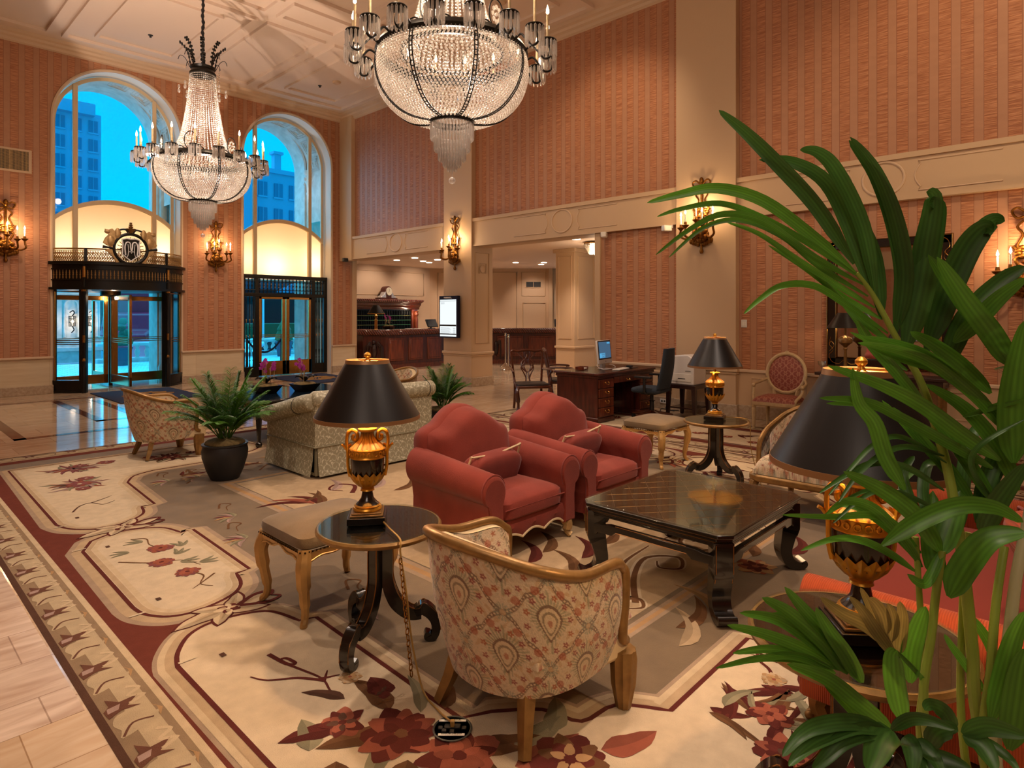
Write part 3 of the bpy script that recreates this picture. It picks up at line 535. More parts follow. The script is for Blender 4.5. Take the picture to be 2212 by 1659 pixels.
for cx in AW:
    for r_, w__ in ((1.13, .025), (1.3, .02), (1.36, .035)): b.tube([(x, 16.74, z) for x, z in arc(cx, 5.72, r_, PI, 0, 40)], w__, 6)
    for q in range(30):
        a = PI * (q + .5) / 30; rr = 1.215
        b.tube(spl([(cx + (rr + .05 * math.cos(j)) * math.cos(a + .035 * math.sin(j)), 16.73, 5.72 + (rr + .05 * math.cos(j)) * math.sin(a + .035 * math.sin(j))) for j in (0, 1.3, 2.6, 3.9, 5.2)], 2), .014, 5)
    for s in (-1, 1):
        x = cx + s * 1.22; b.lathe([(.12, 0), (.12, .3), (.09, .4), (.085, 5.0), (.11, 5.05), (.08, 5.1), (.1, 5.3), (.17, 5.5), (.15, 5.55), (.18, 5.6), (.18, 5.7)], (x, 16.68, 0), 16)
        for q in range(8): b.sph((x + .14 * math.cos(q * PI / 4), 16.68 + .14 * math.sin(q * PI / 4), 5.45 - .12 * (q % 2)), .05, 8, 6)
struct(b.obj('trim_porch', MT['facade_stone']))
b = MB()
for cx in AW:
    for q in range(4):
        a = PI * (.06 + .13 * q)
        for rr in (.06, .11, .16): b.tube([(cx + 1.17 * math.cos(a + dx), 16.3 + dy, 5.6 + 1.2 * math.sin(a + dx)) for dx, dy in ((-rr, -rr * 1.4), (rr, -rr * 1.4), (rr, rr * 1.4), (-rr, rr * 1.4))], .012, 5, True)
    pth = arc(cx, 5.6, 1.2, PI, 0, 30); b.grid([[(x, 15.96, z) for x, z in [(cx - 1.2, 4.2)] + pth + [(cx + 1.2, 4.2)]], [(x, 16.75, z) for x, z in [(cx - 1.2, 4.2)] + pth + [(cx + 1.2, 4.2)]]])
struct(b.obj('trim_soffit', MT['facade_stone']))
light('POINT', 'porch_lamp', (4.3, 16.35, 5.2), 7, (.9, .92, 1), .2); light('POINT', 'porch_lamp', (8.2, 16.35, 5.0), 9, (.75, .82, 1), .2)
# pier with two niches and lanterns
pr = MB(); X0, X1, YP = 5.0, 6.12, 26.0
pr.box((X0 - .2, YP, -.1), (X1 + .1, YP + 1.2, .75)); pr.box((X0 - .25, YP - .06, .3), (X1 + .16, YP, .45)); pr.box((X0 - .2, YP + .12, .75), (X1 + .1, YP + 1.2, 3.6)); pr.box((X0 - .3, YP - .1, 2.3), (X1 + .2, YP + .2, 2.42))
for xn in (5.35, 5.92): pr.tube([(xn - .2, YP + .1, .8)] + [(x, YP + .1, z) for x, z in arc(xn, 1.9, .2, PI, 0, 14)] + [(xn + .2, YP + .1, .8)], .04, 8)
tag(pr.obj('stone_pier', MT['facade_stone'], bevel=.02), 'pale stone pier with two arched niches seen through the revolving door', 'pier')
for i, xn in enumerate((5.35, 5.92)):
    t = thing('wall_lantern', ('wrought iron wall lantern in the left niche of the stone pier outside', 'wrought iron wall lantern in the right niche of the stone pier outside')[i], 'lantern', (xn, YP - .05, 1.35), 0, 'lanterns on the stone pier')
    b = MB()
    for q in range(6): a = q * PI / 3; b.tube([(.09 * math.cos(a), .09 * math.sin(a), -.17), (.1 * math.cos(a), .1 * math.sin(a), .17)], .012, 5)
    for z in (-.17, -.05, .08, .17): b.tube([(.1 * math.cos(q * PI / 6), .1 * math.sin(q * PI / 6), z) for q in range(12)], .012, 5, True)
    b.tube(spl([(0, 0, .18), (.06, 0, .28), (.02, 0, .36), (-.05, .1, .3)], 4), .02, 5); b.tube(spl([(0, 0, -.18), (.05, 0, -.3), (.0, .1, -.4)], 4), .02, 5); b.obj('cage', MT['black_iron'], t)
    b = MB(); b.sph((0, 0, -.02), .05, 10, 8); b.obj('lantern_bulb', MT['lantern_glow'], t); light('POINT', 'lantern_lamp', (xn, YP - .2, 1.32), 12, WARM, .05)
# balustrade, topiary, hedge
bl = thing('balustrade', 'pale stone balustrade along the far edge of the forecourt', 'balustrade', (0, 24.0, 0))
b = MB(); b.box((5.6, -.12, .52), (16.5, .12, .62)); b.obj('handrail', MT['facade_stone'], bl, bevel=.02); b = MB(); b.box((5.6, -.14, -.05), (16.5, .14, .12)); b.obj('plinth', MT['facade_stone'], bl, bevel=.02)
for k in range(34):
    x = 6.2 + .3 * k
    if 0: pass
    c = MB(); c.lathe([(.07, .12), (.05, .18), (.09, .28), (.08, .34), (.045, .44), (.07, .5), (.07, .52)], (x, 0, 0), 10); c.obj('baluster', MT['facade_stone'], bl)
for i, (x, y, kind, lab) in enumerate(((5.95, 22.6, 'spiral', 'spiral clipped topiary in a dark blue planter outside the revolving door'), (11.55, 23.0, 'cone', 'cone shaped evergreen in a dark planter outside the double door'))):
    t = thing('topiary', lab, 'plant', (x, y, -.02)); b = MB(); b.lathe([(.24, 0), (.3, .5), (.33, .52), (.33, .56), (.28, .56), (.27, .5)], n=20); b.obj('planter', MT['planter_blue'], t)
    b = MB()
    if i == 0:
        b.sph((0, 0, .75), (.34, .34, .22), 14, 10); b.sph((.12, 0, 1.0), (.2, .2, .14), 12, 8); b.sph((-.02, 0, 1.2), (.16, .16, .12), 12, 8); b.sph((.05, 0, 1.38), (.13, .13, .12), 12, 8)
        c = MB(); c.lathe([(.3, .54), (.33, .58), (.3, .62)], n=20); c.obj('red_flowers', MT['car_red'], t)
    else: b.lathe([(.02, .5), (.34, .62), (.3, .8), (.22, 1.0), (.26, 1.02), (.12, 1.3), (.0, 1.55)], n=16)
    b.obj('foliage', MT['hedge'], t)
b = MB(); b.box((13.6, 31, -1), (34, 32.2, 1.1)); stuff(tag(b.obj('hedge', MT['hedge']), 'long clipped green hedge across the street', 'hedge'))
b = MB(); b.box((-2, 45, -1), (40, 47, 3.2)); stuff(tag(b.obj('shrubbery', MT['leaf_dark']), 'dark mass of shrubs behind the street', 'shrubs'))
b = MB(); b.grid([[(6.9, 19.6, 2.35), (9.6, 19.6, 2.35)], [(6.9, 17.36, 2.78), (9.6, 17.36, 2.78)]]); b.grid([[(6.9, 19.6, 2.12), (9.6, 19.6, 2.12)], [(6.9, 19.6, 2.35), (9.6, 19.6, 2.35)]]); tag(b.obj('awning', MT['awning'], flat=True), 'dark blue awning above the forecourt outside the double door', 'awning')
# vehicles
def car(x, y, rz, m, lab, sc=1, name='car'):
    t = thing(name, lab, 'car', (x, y, -.9), rz); b = MB(); pr_ = [(-2.2, .35), (-2.2, .75), (-1.5, .9), (-.9, 1.4), (.9, 1.45), (1.6, .95), (2.25, .8), (2.3, .35)]; b.prism(pr_, -.85, .85, 'y'); b.obj('car_body', m, t, bevel=.12, seg=3)
    b = MB(); b.prism([(-1.3, .95), (-.85, 1.32), (.82, 1.36), (1.35, .97)], -.87, .87, 'y'); b.obj('windows', MT['dark_glass'], t, bevel=.05)
    for wx in (-1.35, 1.4):
        for s in (-1, 1): c = MB(); c.at((wx, s * .78, .33), rx=PI / 2); c.lathe([(0, -.1), (.33, -.1), (.33, .1), (0, .1)], n=16); c.obj('wheel', MT['tyre'], t)
    return t
car(8.7, 28.4, .9, MT['car_red'], 'dark red car parked in front of the red truck'); car(7.3, 31.8, .95, MT['car_paint'], 'pale green car behind the brass shaft of the revolving door'); car(13.2, 27.0, .05, MT['car_paint'], 'white car parked beyond the balustrade outside the double door')
tk = thing('delivery_truck', 'red delivery truck with white script lettering across the street', 'truck', (10.6, 36.4, -.9), .96)
b = MB(); b.box((-1.0, -1.2, .9), (5.5, 1.2, 3.9)); b.obj('cargo_box', MT['truck_red'], tk, bevel=.08)
b = MB(); b.prism([(-3.0, .5), (-3.0, 1.5), (-2.4, 1.7), (-2.1, 2.5), (-1.1, 2.6), (-1.1, .5)], -1.1, 1.1, 'y'); b.obj('cab', MT['truck_red'], tk, bevel=.1); b = MB(); b.prism([(-2.3, 1.75), (-2.05, 2.35), (-1.3, 2.4), (-1.3, 1.75)], -1.12, 1.12, 'y'); b.obj('cab_window', MT['dark_glass'], tk)
for wx in (-2.2, .6, 4.2):
    c = MB(); c.at((wx, -1.0, .5), rx=PI / 2); c.lathe([(0, -.15), (.5, -.15), (.5, .15), (0, .15)], n=18); c.obj('wheel', MT['tyre'], tk)
b = MB()
for P in ([(.9, 3.5), (.5, 3.45), (.2, 3.1), (.25, 2.85), (.6, 2.8), (.95, 2.95)], [(1.3, 3.1), (1.1, 3.0), (1.1, 2.8), (1.3, 2.78), (1.4, 2.95), (1.3, 3.1), (1.5, 3.05)], [(1.9, 3.08), (1.7, 3.05), (1.6, 2.9), (1.75, 2.78), (2.0, 2.85)], [(2.45, 3.08), (2.2, 3.05), (2.15, 2.85), (2.3, 2.78), (2.45, 2.95), (2.45, 3.08), (2.48, 2.8), (2.7, 2.85)]):
    b.tube([(x, -1.22, z) for x, z in [tuple(q)[:2] for q in [(v.x, v.y) for v in spl([(p[0], p[1], 0) for p in P], 4)]]], .055, 6)
b.obj('lettering', MT['white_letter'], tk)
# towers
def tower(name, lab, x0, y0, wd, dp, h, rz, nx, nz, z0, wm, w_, hh, top):
    t = thing(name, lab, 'building', (x0, y0, -1), rz); b = MB(); b.box((0, 0, 0), (wd, dp, h))
    if top: b.box((-1, -1, h - .4), (wd * .93, dp, h + 1.0)); b.box((0, .3, h + 1.0), (wd * .5, dp, h + 3.5))
    b.obj('facade', MT['tower_wall'], t)
    proto = None
    for i in range(nx):
        for j in range(nz):
            if proto is None: m = MB(); m.box((0, -.12, 0), (w_, .05, hh)); proto = o = m.obj('window_pane', MT['tower_glass'], t); m = MB(); m.box((w_ * .47, -.16, 0), (w_ * .53, -.1, hh)); m.box((-.1, -.2, -.18), (w_ + .1, 0, 0)); m.obj('sash', MT['tower_wall'], o)
            else: o = dup(proto, t)
            o.location = ((i + .5) * wd / nx - w_ / 2, 0, z0 + j * (h - z0) / nz)
    return t
tower('apartment_tower', 'tall blue lit apartment tower seen through the left arched window', 10.0, 92.0, 12.0, 12, 27.5, math.radians(0), 7, 10, 4.0, None, .95, 1.5, True)
g = tower('mansion_block', 'ornate old apartment block seen through the right arched window', 28.0, 70.0, 9.2, 14, 19.0, math.radians(0), 5, 6, 1.5, None, 1.0, 1.6, False)
m = MB(); m.box((6.2, .4, 19), (7.0, 1.2, 21.2)); m.box((6.0, .2, 21.2), (7.2, 1.4, 21.5)); m.obj('chimney', MT['tower_wall'], g)
m = MB(); m.prism([(1, 19), (2.6, 20.4), (4.2, 19)], 0, 4, 'y'); m.box((0, -.3, 18.8), (9.4, .1, 19.3)); m.box((0, -.3, 12.2), (9.4, .1, 12.6)); m.box((2, -.5, 2), (3.6, 0, 18)); m.obj('gable', MT['tower_wall'], g)
b = MB(); b.tube([(14.0, 30, -1), (14.0, 30, 2.9)], .05, 8); o = b.obj('flag_pole', MT['white_letter']); tag(o, 'thin pale pole in front of the hedge outside', 'pole')
# steps rail and rope outside the double door
b = MB(); b.tube([(6.6, 19.6, 0), (6.6, 19.6, .55), (6.45, 19.6, .5), (6.75, 19.9, .8), (7.0, 20.4, 1.05)], .025, 8); b.tube([(6.6, 19.6, .45), (6.95, 20.2, .45), (6.9, 20.2, .1)], .02, 6); tag(b.obj('stair_rail', MT['black_iron']), 'black stair handrail outside the revolving door', 'handrail')
pst = []
for i, x in enumerate((7.75, 8.75)):
    b = MB(); b.lathe([(.16, 0), (.16, .03), (.03, .06), (.025, .95), (.04, .97), (.0, 1.02)], n=16); pst.append(tag(b.obj('rope_post', MT['dark_wood'], loc=(x, 17.6, -.02)), ('dark rope post behind the left leaf of the double door', 'dark rope post behind the right leaf of the double door')[i], 'post', 'rope posts outside the double door'))
b = MB(); b.tube([(7.75 + q / 14, 17.6, .86 - .36 * (1 - (q / 7 - 1) ** 2)) for q in range(15)], .028, 8); tag(b.obj('barrier_rope', MT['navy_mat']), 'dark hanging rope between two posts outside the double door', 'rope')
# ================================================================ reception
def wavy(name, c1, c2, scale, rot):
    m = mat(name, c1, .28, coat=.4); n = m.node_tree.nodes; L = m.node_tree.links; t = n.new('ShaderNodeTexCoord'); mp = n.new('ShaderNodeMapping'); mp.inputs['Rotation'].default_value = rot
    wv = n.new('ShaderNodeTexWave'); wv.inputs['Scale'].default_value = scale; L.new(t.outputs['Object'], mp.inputs[0]); L.new(mp.outputs[0], wv.inputs['Vector'])
    x = n.new('ShaderNodeMix'); x.data_type = 'RGBA'; x.inputs[6].default_value = (*hx(c1), 1); x.inputs[7].default_value = (*hx(c2), 1); L.new(wv.outputs[0], x.inputs[0]); L.new(x.outputs[2], n['Principled BSDF'].inputs['Base Color'])
    bp = n.new('ShaderNodeBump'); bp.inputs['Strength'].default_value = 1; bp.inputs['Distance'].default_value = .02; L.new(wv.outputs[0], bp.inputs['Height']); L.new(bp.outputs[0], n['Principled BSDF'].inputs['Normal']); return m
wavy('rope_carving', '7a3826', '2c120c', 5.5, (0, .7, .5))
RT = Vector((math.sin(YAW), -math.cos(YAW), 0)); FW = Vector((math.cos(YAW), math.sin(YAW), 0))
rc = thing('reception_desk', 'carved mahogany reception desk with rope moulded top wrapping round the hall', 'reception desk', (0, 0, 0))
path = [V(10.2, 16.5, 0), V(10.2, 15.56, 0), V(10.66, 15.1, 0), V(13.6, 15.1, 0), V(14.35, 14.4, 0), V(14.35, 14.4, 0) + RT * 6.2]
def off(path, d):
    out = []
    for i, p in enumerate(path):
        n = Vector((0, 0, 0))
        for a, c in ((i - 1, i), (i, i + 1)):
            if a >= 0 and c < len(path): t = (path[c] - path[a]).normalized(); n += Vector((-t.y, t.x, 0))
        n.normalize(); k = 1
        out.append(p + n * d)
    return out
def wallx(mb, path, d0, d1, z0, z1):
    A, B = off(path, d0), off(path, d1); mb.grid([[(p.x, p.y, z0) for p in A], [(p.x, p.y, z1) for p in A], [(p.x, p.y, z1) for p in B], [(p.x, p.y, z0) for p in B]], cu=True)
b = MB(); wallx(b, path, 0, .35, .1, 1.0); b.obj('body', MT['mahogany'], rc, ang=20)
b = MB(); wallx(b, path, -.06, .3, 0, .1); wallx(b, path, -.03, .1, .1, .13); b.obj('kick_base', MT['mahogany_light'], rc, ang=20)
b = MB(); wallx(b, path, -.08, .6, 1.11, 1.14); b.obj('counter_top', MT['mahogany'], rc, ang=20)
b = MB(); wallx(b, path, -.02, .2, .96, 1.0); b.obj('upper_moulding', MT['dark_wood'], rc, ang=20)
b = MB(); b.tube([(p.x, p.y, 1.06) for p in off(path, -.05)], .085, 12); b.obj('rope_nosing', MT['rope_carving'], rc)
for p0, p1, n in ((path[2], path[3], 4), (path[4], path[5], 6)):
    t = (p1 - p0).normalized(); L_ = (p1 - p0).length; ang = math.atan2(t.y, t.x)
    for k in range(n):
        a = .1 + k * (L_ - .1) / n; c = MB(); c.at(p0 + t * a, ang); w_ = (L_ - .1) / n - .16; c.box((0, -.02, .22), (w_, .02, .9)); c.box((.05, -.035, .27), (w_ - .05, .0, .85)); c.obj('raised_panel', MT['mahogany_light'], rc, bevel=.02)
c = MB(); mid = (path[1] + path[2]) / 2; c.at((mid.x, mid.y, .55), math.atan2(-.46, .46)); c.sph((0, -.03, -.02), (.09, .08, .22), 12, 10); c.sph((0, -.08, .24), (.05, .06, .06), 10, 8)
for s in (-1, 1):
    for q in range(6): c.tube(spl([(s * .05, -.05, .12), (s * (.12 + .025 * q), -.07, .25 - .03 * q), (s * (.14 + .02 * q), -.03, .1 - .1 * q)], 4), .022, 6)
c.obj('carved_eagle', MT['dark_wood'], rc)
c = MB(); m2 = path[4]; c.at((m2.x, m2.y, .5), math.atan2(RT.y, RT.x)); c.sph((.08, -.04, 0), (.08, .07, .24), 12, 10)
for q in range(5): c.tube(spl([(.1, -.05, .15), (.2, -.06, .25 - .04 * q), (.22, -.03, .05 - .1 * q)], 4), .022, 6)
c.obj('carved_eagle', MT['dark_wood'], rc)
def keycab(name, lab, T, w_, lit):
    t = thing(name, lab, 'cabinet', (0, 0, 0)); b = MB(); b.T = T
    b.prism([(0, 2.08), (-.5, 2.08), (-.52, 2.04), (-.5, 2.0), (-.42, 1.97), (-.4, 1.9), (-.32, 1.84), (-.3, 1.76), (0, 1.76)], -.08, w_ + .1, 'x'); b.obj('cornice', MT['mahogany'], t, bevel=.01)
    b = MB(); b.T = T; b.tube([(-.1, -.5, 2.06), (w_ + .12, -.5, 2.06)], .045, 10); b.obj('rope_moulding', MT['rope_carving'], t)
    b = MB(); b.T = T
    if lit: b.box((0, -.05, 0), (w_, 0, 1.76)); b.obj('back_panel', MT['plaster'], t)
    else:
        b.box((0, -.2, 0), (w_, 0, 1.76)); b.obj('back_panel', MT['black_plastic'], t); b = MB(); b.T = T
        for k in range(60): b.box((w_ * k / 60, -.29, .9), (w_ * k / 60 + .01, -.2, 1.72))
        b.obj('dividers', MT['black_plastic'], t, flat=True); b = MB(); b.T = T
        for z in (1.05, 1.21, 1.37, 1.53): b.box((0, -.31, z), (w_ - .3, -.2, z + .02))
        b.obj('shelf_edges', MT['brass'], t)
    b = MB(); b.T = T; b.box((w_ - .25, -.33, 0), (w_, -.05, 1.76)); b.lathe([(.07, .9), (.07, 1.4), (.05, 1.5), (.09, 1.58), (.06, 1.64), (.09, 1.7)], (w_ - .1, -.38, 0), 12); b.obj('pilaster', MT['mahogany_light'], t, bevel=.01)
    return t
keycab('key_cabinet', 'dark mahogany key cabinet with pigeonholes behind the reception desk', Matrix.Translation((9.95, 18.48, 0)), 4.25, False)
keycab('back_cabinet', 'mahogany cabinet with a lit niche behind the far end of the reception desk', dg @ Matrix.Translation((5.7, -.02, 0)), 3.2, True)
light('POINT', 'niche_lamp', tuple(dg @ Vector((6.6, -.35, 1.6))), 8, WARM, .06); light('POINT', 'cabinet_lamp', (13.9, 17.95, 1.65), 5, WARM, .04)
ck = thing('mantel_clock', 'arched mantel clock with carved scrolls on top of the key cabinet', 'clock', (12.85, 18.15, 2.105), .25)
b = MB(); b.prism([(-.45, 0), (.45, 0), (.45, .05), (-.45, .05)], -.12, .12, 'y'); b.prism([(-.17, .05), (.17, .05)] + arc(0, .27, .18, 0, PI, 16), -.1, .12, 'y'); b.obj('case', MT['mahogany'], ck, bevel=.01)
for s in (-1, 1): b = MB(); b.prism([(s * x, z) for x, z in ((.14, .05), (.4, .05), (.36, .1), (.27, .13), (.22, .2), (.16, .27))], -.11, .08, 'y'); b.obj('scroll', MT['aluminium'], ck, bevel=.012)
b = MB(); b.at((0, -.1, .27), rx=PI / 2); b.lathe([(0, .025), (.125, .025), (.14, .03), (.14, .0)], n=24); b.obj('dial', MT['clock_face'], ck)
b = MB(); b.box((-.004, -.13, .27), (.004, -.127, .36)); b.tube([(0, -.13, .27), (-.05, -.13, .23)], .004, 4); b.obj('hands', MT['black_plastic'], ck)
# display on the column
ds = thing('information_display', 'upright information display screen mounted on the reception column', 'screen', (9.30, 10.74, 1.535), -PI / 2)
b = MB(); b.box((-.31, -.04, -.47), (.31, .05, .47)); b.obj('housing', MT['navy_mat'], ds, bevel=.01); b = MB(); b.box((-.2, .05, -.2), (.2, .095, .2)); b.obj('wall_mount', MT['black_plastic'], ds)
b = MB(); b.box((-.275, -.043, -.44), (.275, -.041, .385)); b.obj('screen', MT['screen_white'], ds, flat=True)
b = MB(); b.box((-.275, -.045, -.21), (.275, -.0435, -.175)); b.box((-.275, -.045, -.40), (.275, -.0435, -.375)); b.box((-.275, -.045, .35), (.275, -.0435, .355)); b.obj('header_bars', MT['vent_dark'], ds, flat=True)
b = MB()
for k in range(7): b.box((-.25, -.045, -.25 - .02 * k), (.05 + .03 * (k % 3), -.0438, -.246 - .02 * k)); b.box((.17, -.045, -.25 - .02 * k), (.25, -.0438, -.246 - .02 * k))
for k in range(2): b.box((-.25, -.045, .31 - .02 * k), (-.12, -.0438, .315 - .02 * k))
b.obj('text_lines', MT['vent_dark'], ds, flat=True)
b = MB(); b.sph((-.13, -.043, .43), (.012, .003, .018), 8, 6); b.box((-.1, -.045, .43), (.1, -.0438, .442)); b.box((-.1, -.045, .41), (.13, -.0438, .42)); b.obj('masthead', MT['white_letter'], ds)
# on the counter
def monitor(name, lab, loc, rz):
    t = thing(name, lab, 'monitor', loc, rz); b = MB(); b.at((0, 0, .16), rx=-.5); b.box((-.22, -.02, -.13), (.22, .02, .14)); b.obj('panel', MT['black_plastic'], t, bevel=.008); b = MB(); b.box((-.1, -.06, 0), (.1, .08, .02)); b.box((-.03, .02, 0), (.03, .05, .12)); b.obj('stand', MT['black_plastic'], t)
    b = MB(); b.at((0, 0, .16), rx=-.5); b.box((-.2, -.022, -.11), (.2, -.021, .12)); b.obj('screen', MT['screen_off'], t, flat=True)
monitor('desk_monitor', 'dark low monitor on the reception desk beside the papers', (12.62, 15.42, 1.14), 0.1); monitor('desk_monitor', 'small dark monitor at the diagonal part of the reception desk', tuple(V(14.35, 14.4, 1.14) + RT * 2.2 + FW * .33), -(PI / 2 - YAW) )
for i, (x, y, r) in enumerate(((11.75, 15.38, .1), (12.05, 15.36, -.1))):
    b = MB(); b.box((-.13, -.1, 0), (.13, .1, .012)); tag(b.obj('paper_stack', MT['paper'], loc=(x, y, 1.141), rz=r), ('white papers on the reception desk right of the orchid bowl', 'white papers on the reception desk beside the low monitor')[i], 'papers')
dlp = thing('desk_lamp', 'slim brass lamp with a black shade on the reception desk', 'lamp', (10.62, 15.52, 1.14))
b = MB(); b.lathe([(.07, 0), (.055, .02), (.05, .27), (.06, .29), (.03, .32), (.07, .42), (.02, .44), (.012, .5)], n=4); b.obj('base', MT['brass'], dlp, flat=True); b = MB(); b.lathe([(.255, .46), (.09, .71), (.088, .71), (.25, .462)], n=28, cap=False); b.obj('lamp_shade', MT['shade_black'], dlp); b = MB(); b.lathe([(.257, .455), (.257, .47)], n=28, cap=False); b.obj('shade_trim', MT['lamp_gilt'], dlp); b = MB(); b.sph((0, 0, .5), .03, 8, 6); b.obj('bulb', MT['lamp_bulb'], dlp)
light('POINT', 'desk_lamp_light', (10.62, 15.52, 1.66), 6, WARM, .03)
sm = thing('ceiling_chandelier', 'small crystal ceiling light in the reception hall', 'chandelier', (12.16, 8.83, 3.3)); b = MB(); b.lathe([(.1, 0), (.25, -.02), (.25, -.05)], n=20); b.obj('frame', MT['brass'], sm); b = MB()
b.inst([(.03, 0, 0), (-.03, 0, 0), (0, .03, 0), (0, -.03, 0), (0, 0, .04), (0, 0, -.04)], [(0, 2, 4), (2, 1, 4), (1, 3, 4), (3, 0, 4), (2, 0, 5), (1, 2, 5), (3, 1, 5), (0, 3, 5)], [(.24 * (1 - j * .12) * math.cos(q * PI / 10), .24 * (1 - j * .12) * math.sin(q * PI / 10), -.07 - .045 * j) for j in range(5) for q in range(20)], 1.0); stuff(b.obj('crystals', MT['crystal'], sm)); b = MB(); b.sph((0, 0, -.12), .12, 12, 8); b.obj('bulb', MT['downlight_glow'], sm); light('POINT', 'small_chandelier_lamp', (12.16, 8.83, 2.95), 25, WARM, .1)
for i, (x, y) in enumerate(((12.89, 12.35), (13.7, 13.25))):
    t = thing('stanchion', ('nearer chrome stanchion post in front of the reception desk', 'farther chrome stanchion post in front of the reception desk')[i], 'stanchion', (x, y, 0), 0, 'chrome stanchions'); b = MB(); b.lathe([(.17, 0), (.17, .015), (.12, .06), (.045, .11), (.03, .12)], n=24); b.obj('base', MT['chrome'], t); b = MB(); b.lathe([(.028, .1), (.028, .93), (.045, .94), (.03, .97), (.04, 1.02), (.0, 1.03)], n=16); b.obj('post', MT['chrome'], t)
vt = thing('air_vent', 'dark twin air grille high on the reception wall', 'vent', tuple(dg @ Vector((3.89, -.02, 2.7))), -(PI / 2 - YAW)); b = MB(); b.box((-.3, -.01, -.12), (.3, .02, .12)); b.obj('frame', MT['cream_paint'], vt); b = MB(); b.box((-.27, -.016, -.095), (-.01, 0, .095)); b.box((.01, -.016, -.095), (.27, 0, .095)); b.obj('grille', MT['vent_dark'], vt)
v2 = thing('air_vent', 'large white framed air grille on the striped wall left of the arched window', 'vent', (2.22, 15.49, 4.6)); b = MB(); b.box((-.3, -.012, -.23), (.3, .01, .23)); b.obj('frame', MT['moulding'], v2, bevel=.004); b = MB(); b.box((-.26, -.014, -.19), (.25, -.004, .19)); b.obj('opening', MT['vent_dark'], v2); b = MB()
for k in range(24): b.box((-.26 + k * .0215, -.02, -.19), (-.255 + k * .0215, -.012, .19))
for k in range(18): b.box((-.26, -.018, -.19 + k * .0215), (.25, -.012, -.187 + k * .0215))
b.box((-.05, -.022, -.19), (-.035, -.01, .19)); b.obj('grille', MT['champagne'], v2, flat=True)
def cam_(lab, loc, rz, m, nm='security_camera'):
    t = thing(nm, lab, 'security camera', loc, rz); b = MB(); b.box((-.03, 0, -.02), (.03, .03, .03)); b.obj('bracket', MT['white_plastic'], t); b = MB(); b.bc((0, -.08, -.03), (.1, .16, .1)); b.obj('housing', m, t, bevel=.02)
cam_('small dark camera under the corner pilaster', (9.42, 15.1, 3.1), -PI / 2, MT['black_plastic']); cam_('white sensor under the frieze above the striped wall panel', (9.44, 6.62, 3.05), -PI / 2 + .4, MT['white_plastic'], 'motion_sensor'); cam_('white sensor under the frieze beside the lobby column', (9.44, 5.3, 3.05), -PI / 2 - .4, MT['white_plastic'], 'motion_sensor')
sw = thing('light_switch', 'white light switch plate on the striped wall beside the lobby column', 'switch', (9.515, 4.08, 1.45), -PI / 2); b = MB(); b.box((-.045, -.01, -.06), (.045, .0, .06)); b.obj('plate', MT['white_plastic'], sw, bevel=.003); b = MB(); b.box((-.03, -.014, -.03), (-.005, -.008, .03)); b.box((.005, -.014, -.03), (.03, -.008, .03)); b.obj('rocker', MT['paper'], sw)
for i, (px, py, k) in enumerate(((325, 76, 0), (691, 185, 0), (727, 177, 1), (1082, 3, 1))):
    p = fl(px, py, ZC - .002)
    b = MB(); b.lathe([(.0, -.05), (.02, -.045), (.02, -.01), (.045, -.005), (.045, .003)] if not k else [(0, -.045), (.08, -.04), (.1, -.01), (.1, .003)], n=16)
    tag(b.obj('smoke_detector' if k else 'sprinkler_head', MT['plaster'] if k else MT['vent_dark'], loc=p), ('small dark sprinkler head above the far chandelier', 'small dark sprinkler head near the corner of the lobby ceiling', 'round smoke detector between the two chandeliers', 'round smoke detector above the near chandelier')[i], 'smoke detector' if k else 'sprinkler')
for i, (x0, y0, x1, y1, lab) in enumerate(((3.35, 12.75, 4.8, 14.8, 'navy entrance mat with a gold emblem before the revolving door'), (7.2, 13.2, 8.75, 15.3, 'navy entrance mat with a gold emblem before the double door'))):
    t = thing('entrance_mat', lab, 'mat', (x0, y0, .003)); b = MB(); b.box((0, 0, 0), (x1 - x0, y1 - y0, .012)); b.obj('mat_pile', MT['navy_mat'], t)
    b = MB(); cx, cy = (x1 - x0) / 2, (y1 - y0) / 2 - .1; b.tube([(cx + .35 * math.cos(q * PI / 12), cy + .35 * math.sin(q * PI / 12), .012) for q in range(24)], .02, 4, True)
    for q in range(10): a = q * PI / 5; b.tube(spl([(cx + .1 * math.cos(a), cy + .1 * math.sin(a), .012), (cx + .3 * math.cos(a + .3), cy + .3 * math.sin(a + .3), .012), (cx + .45 * math.cos(a - .1), cy + .45 * math.sin(a - .1), .012)], 4), .018, 4)
    b.obj('gold_emblem', MT['mat_gold'], t)
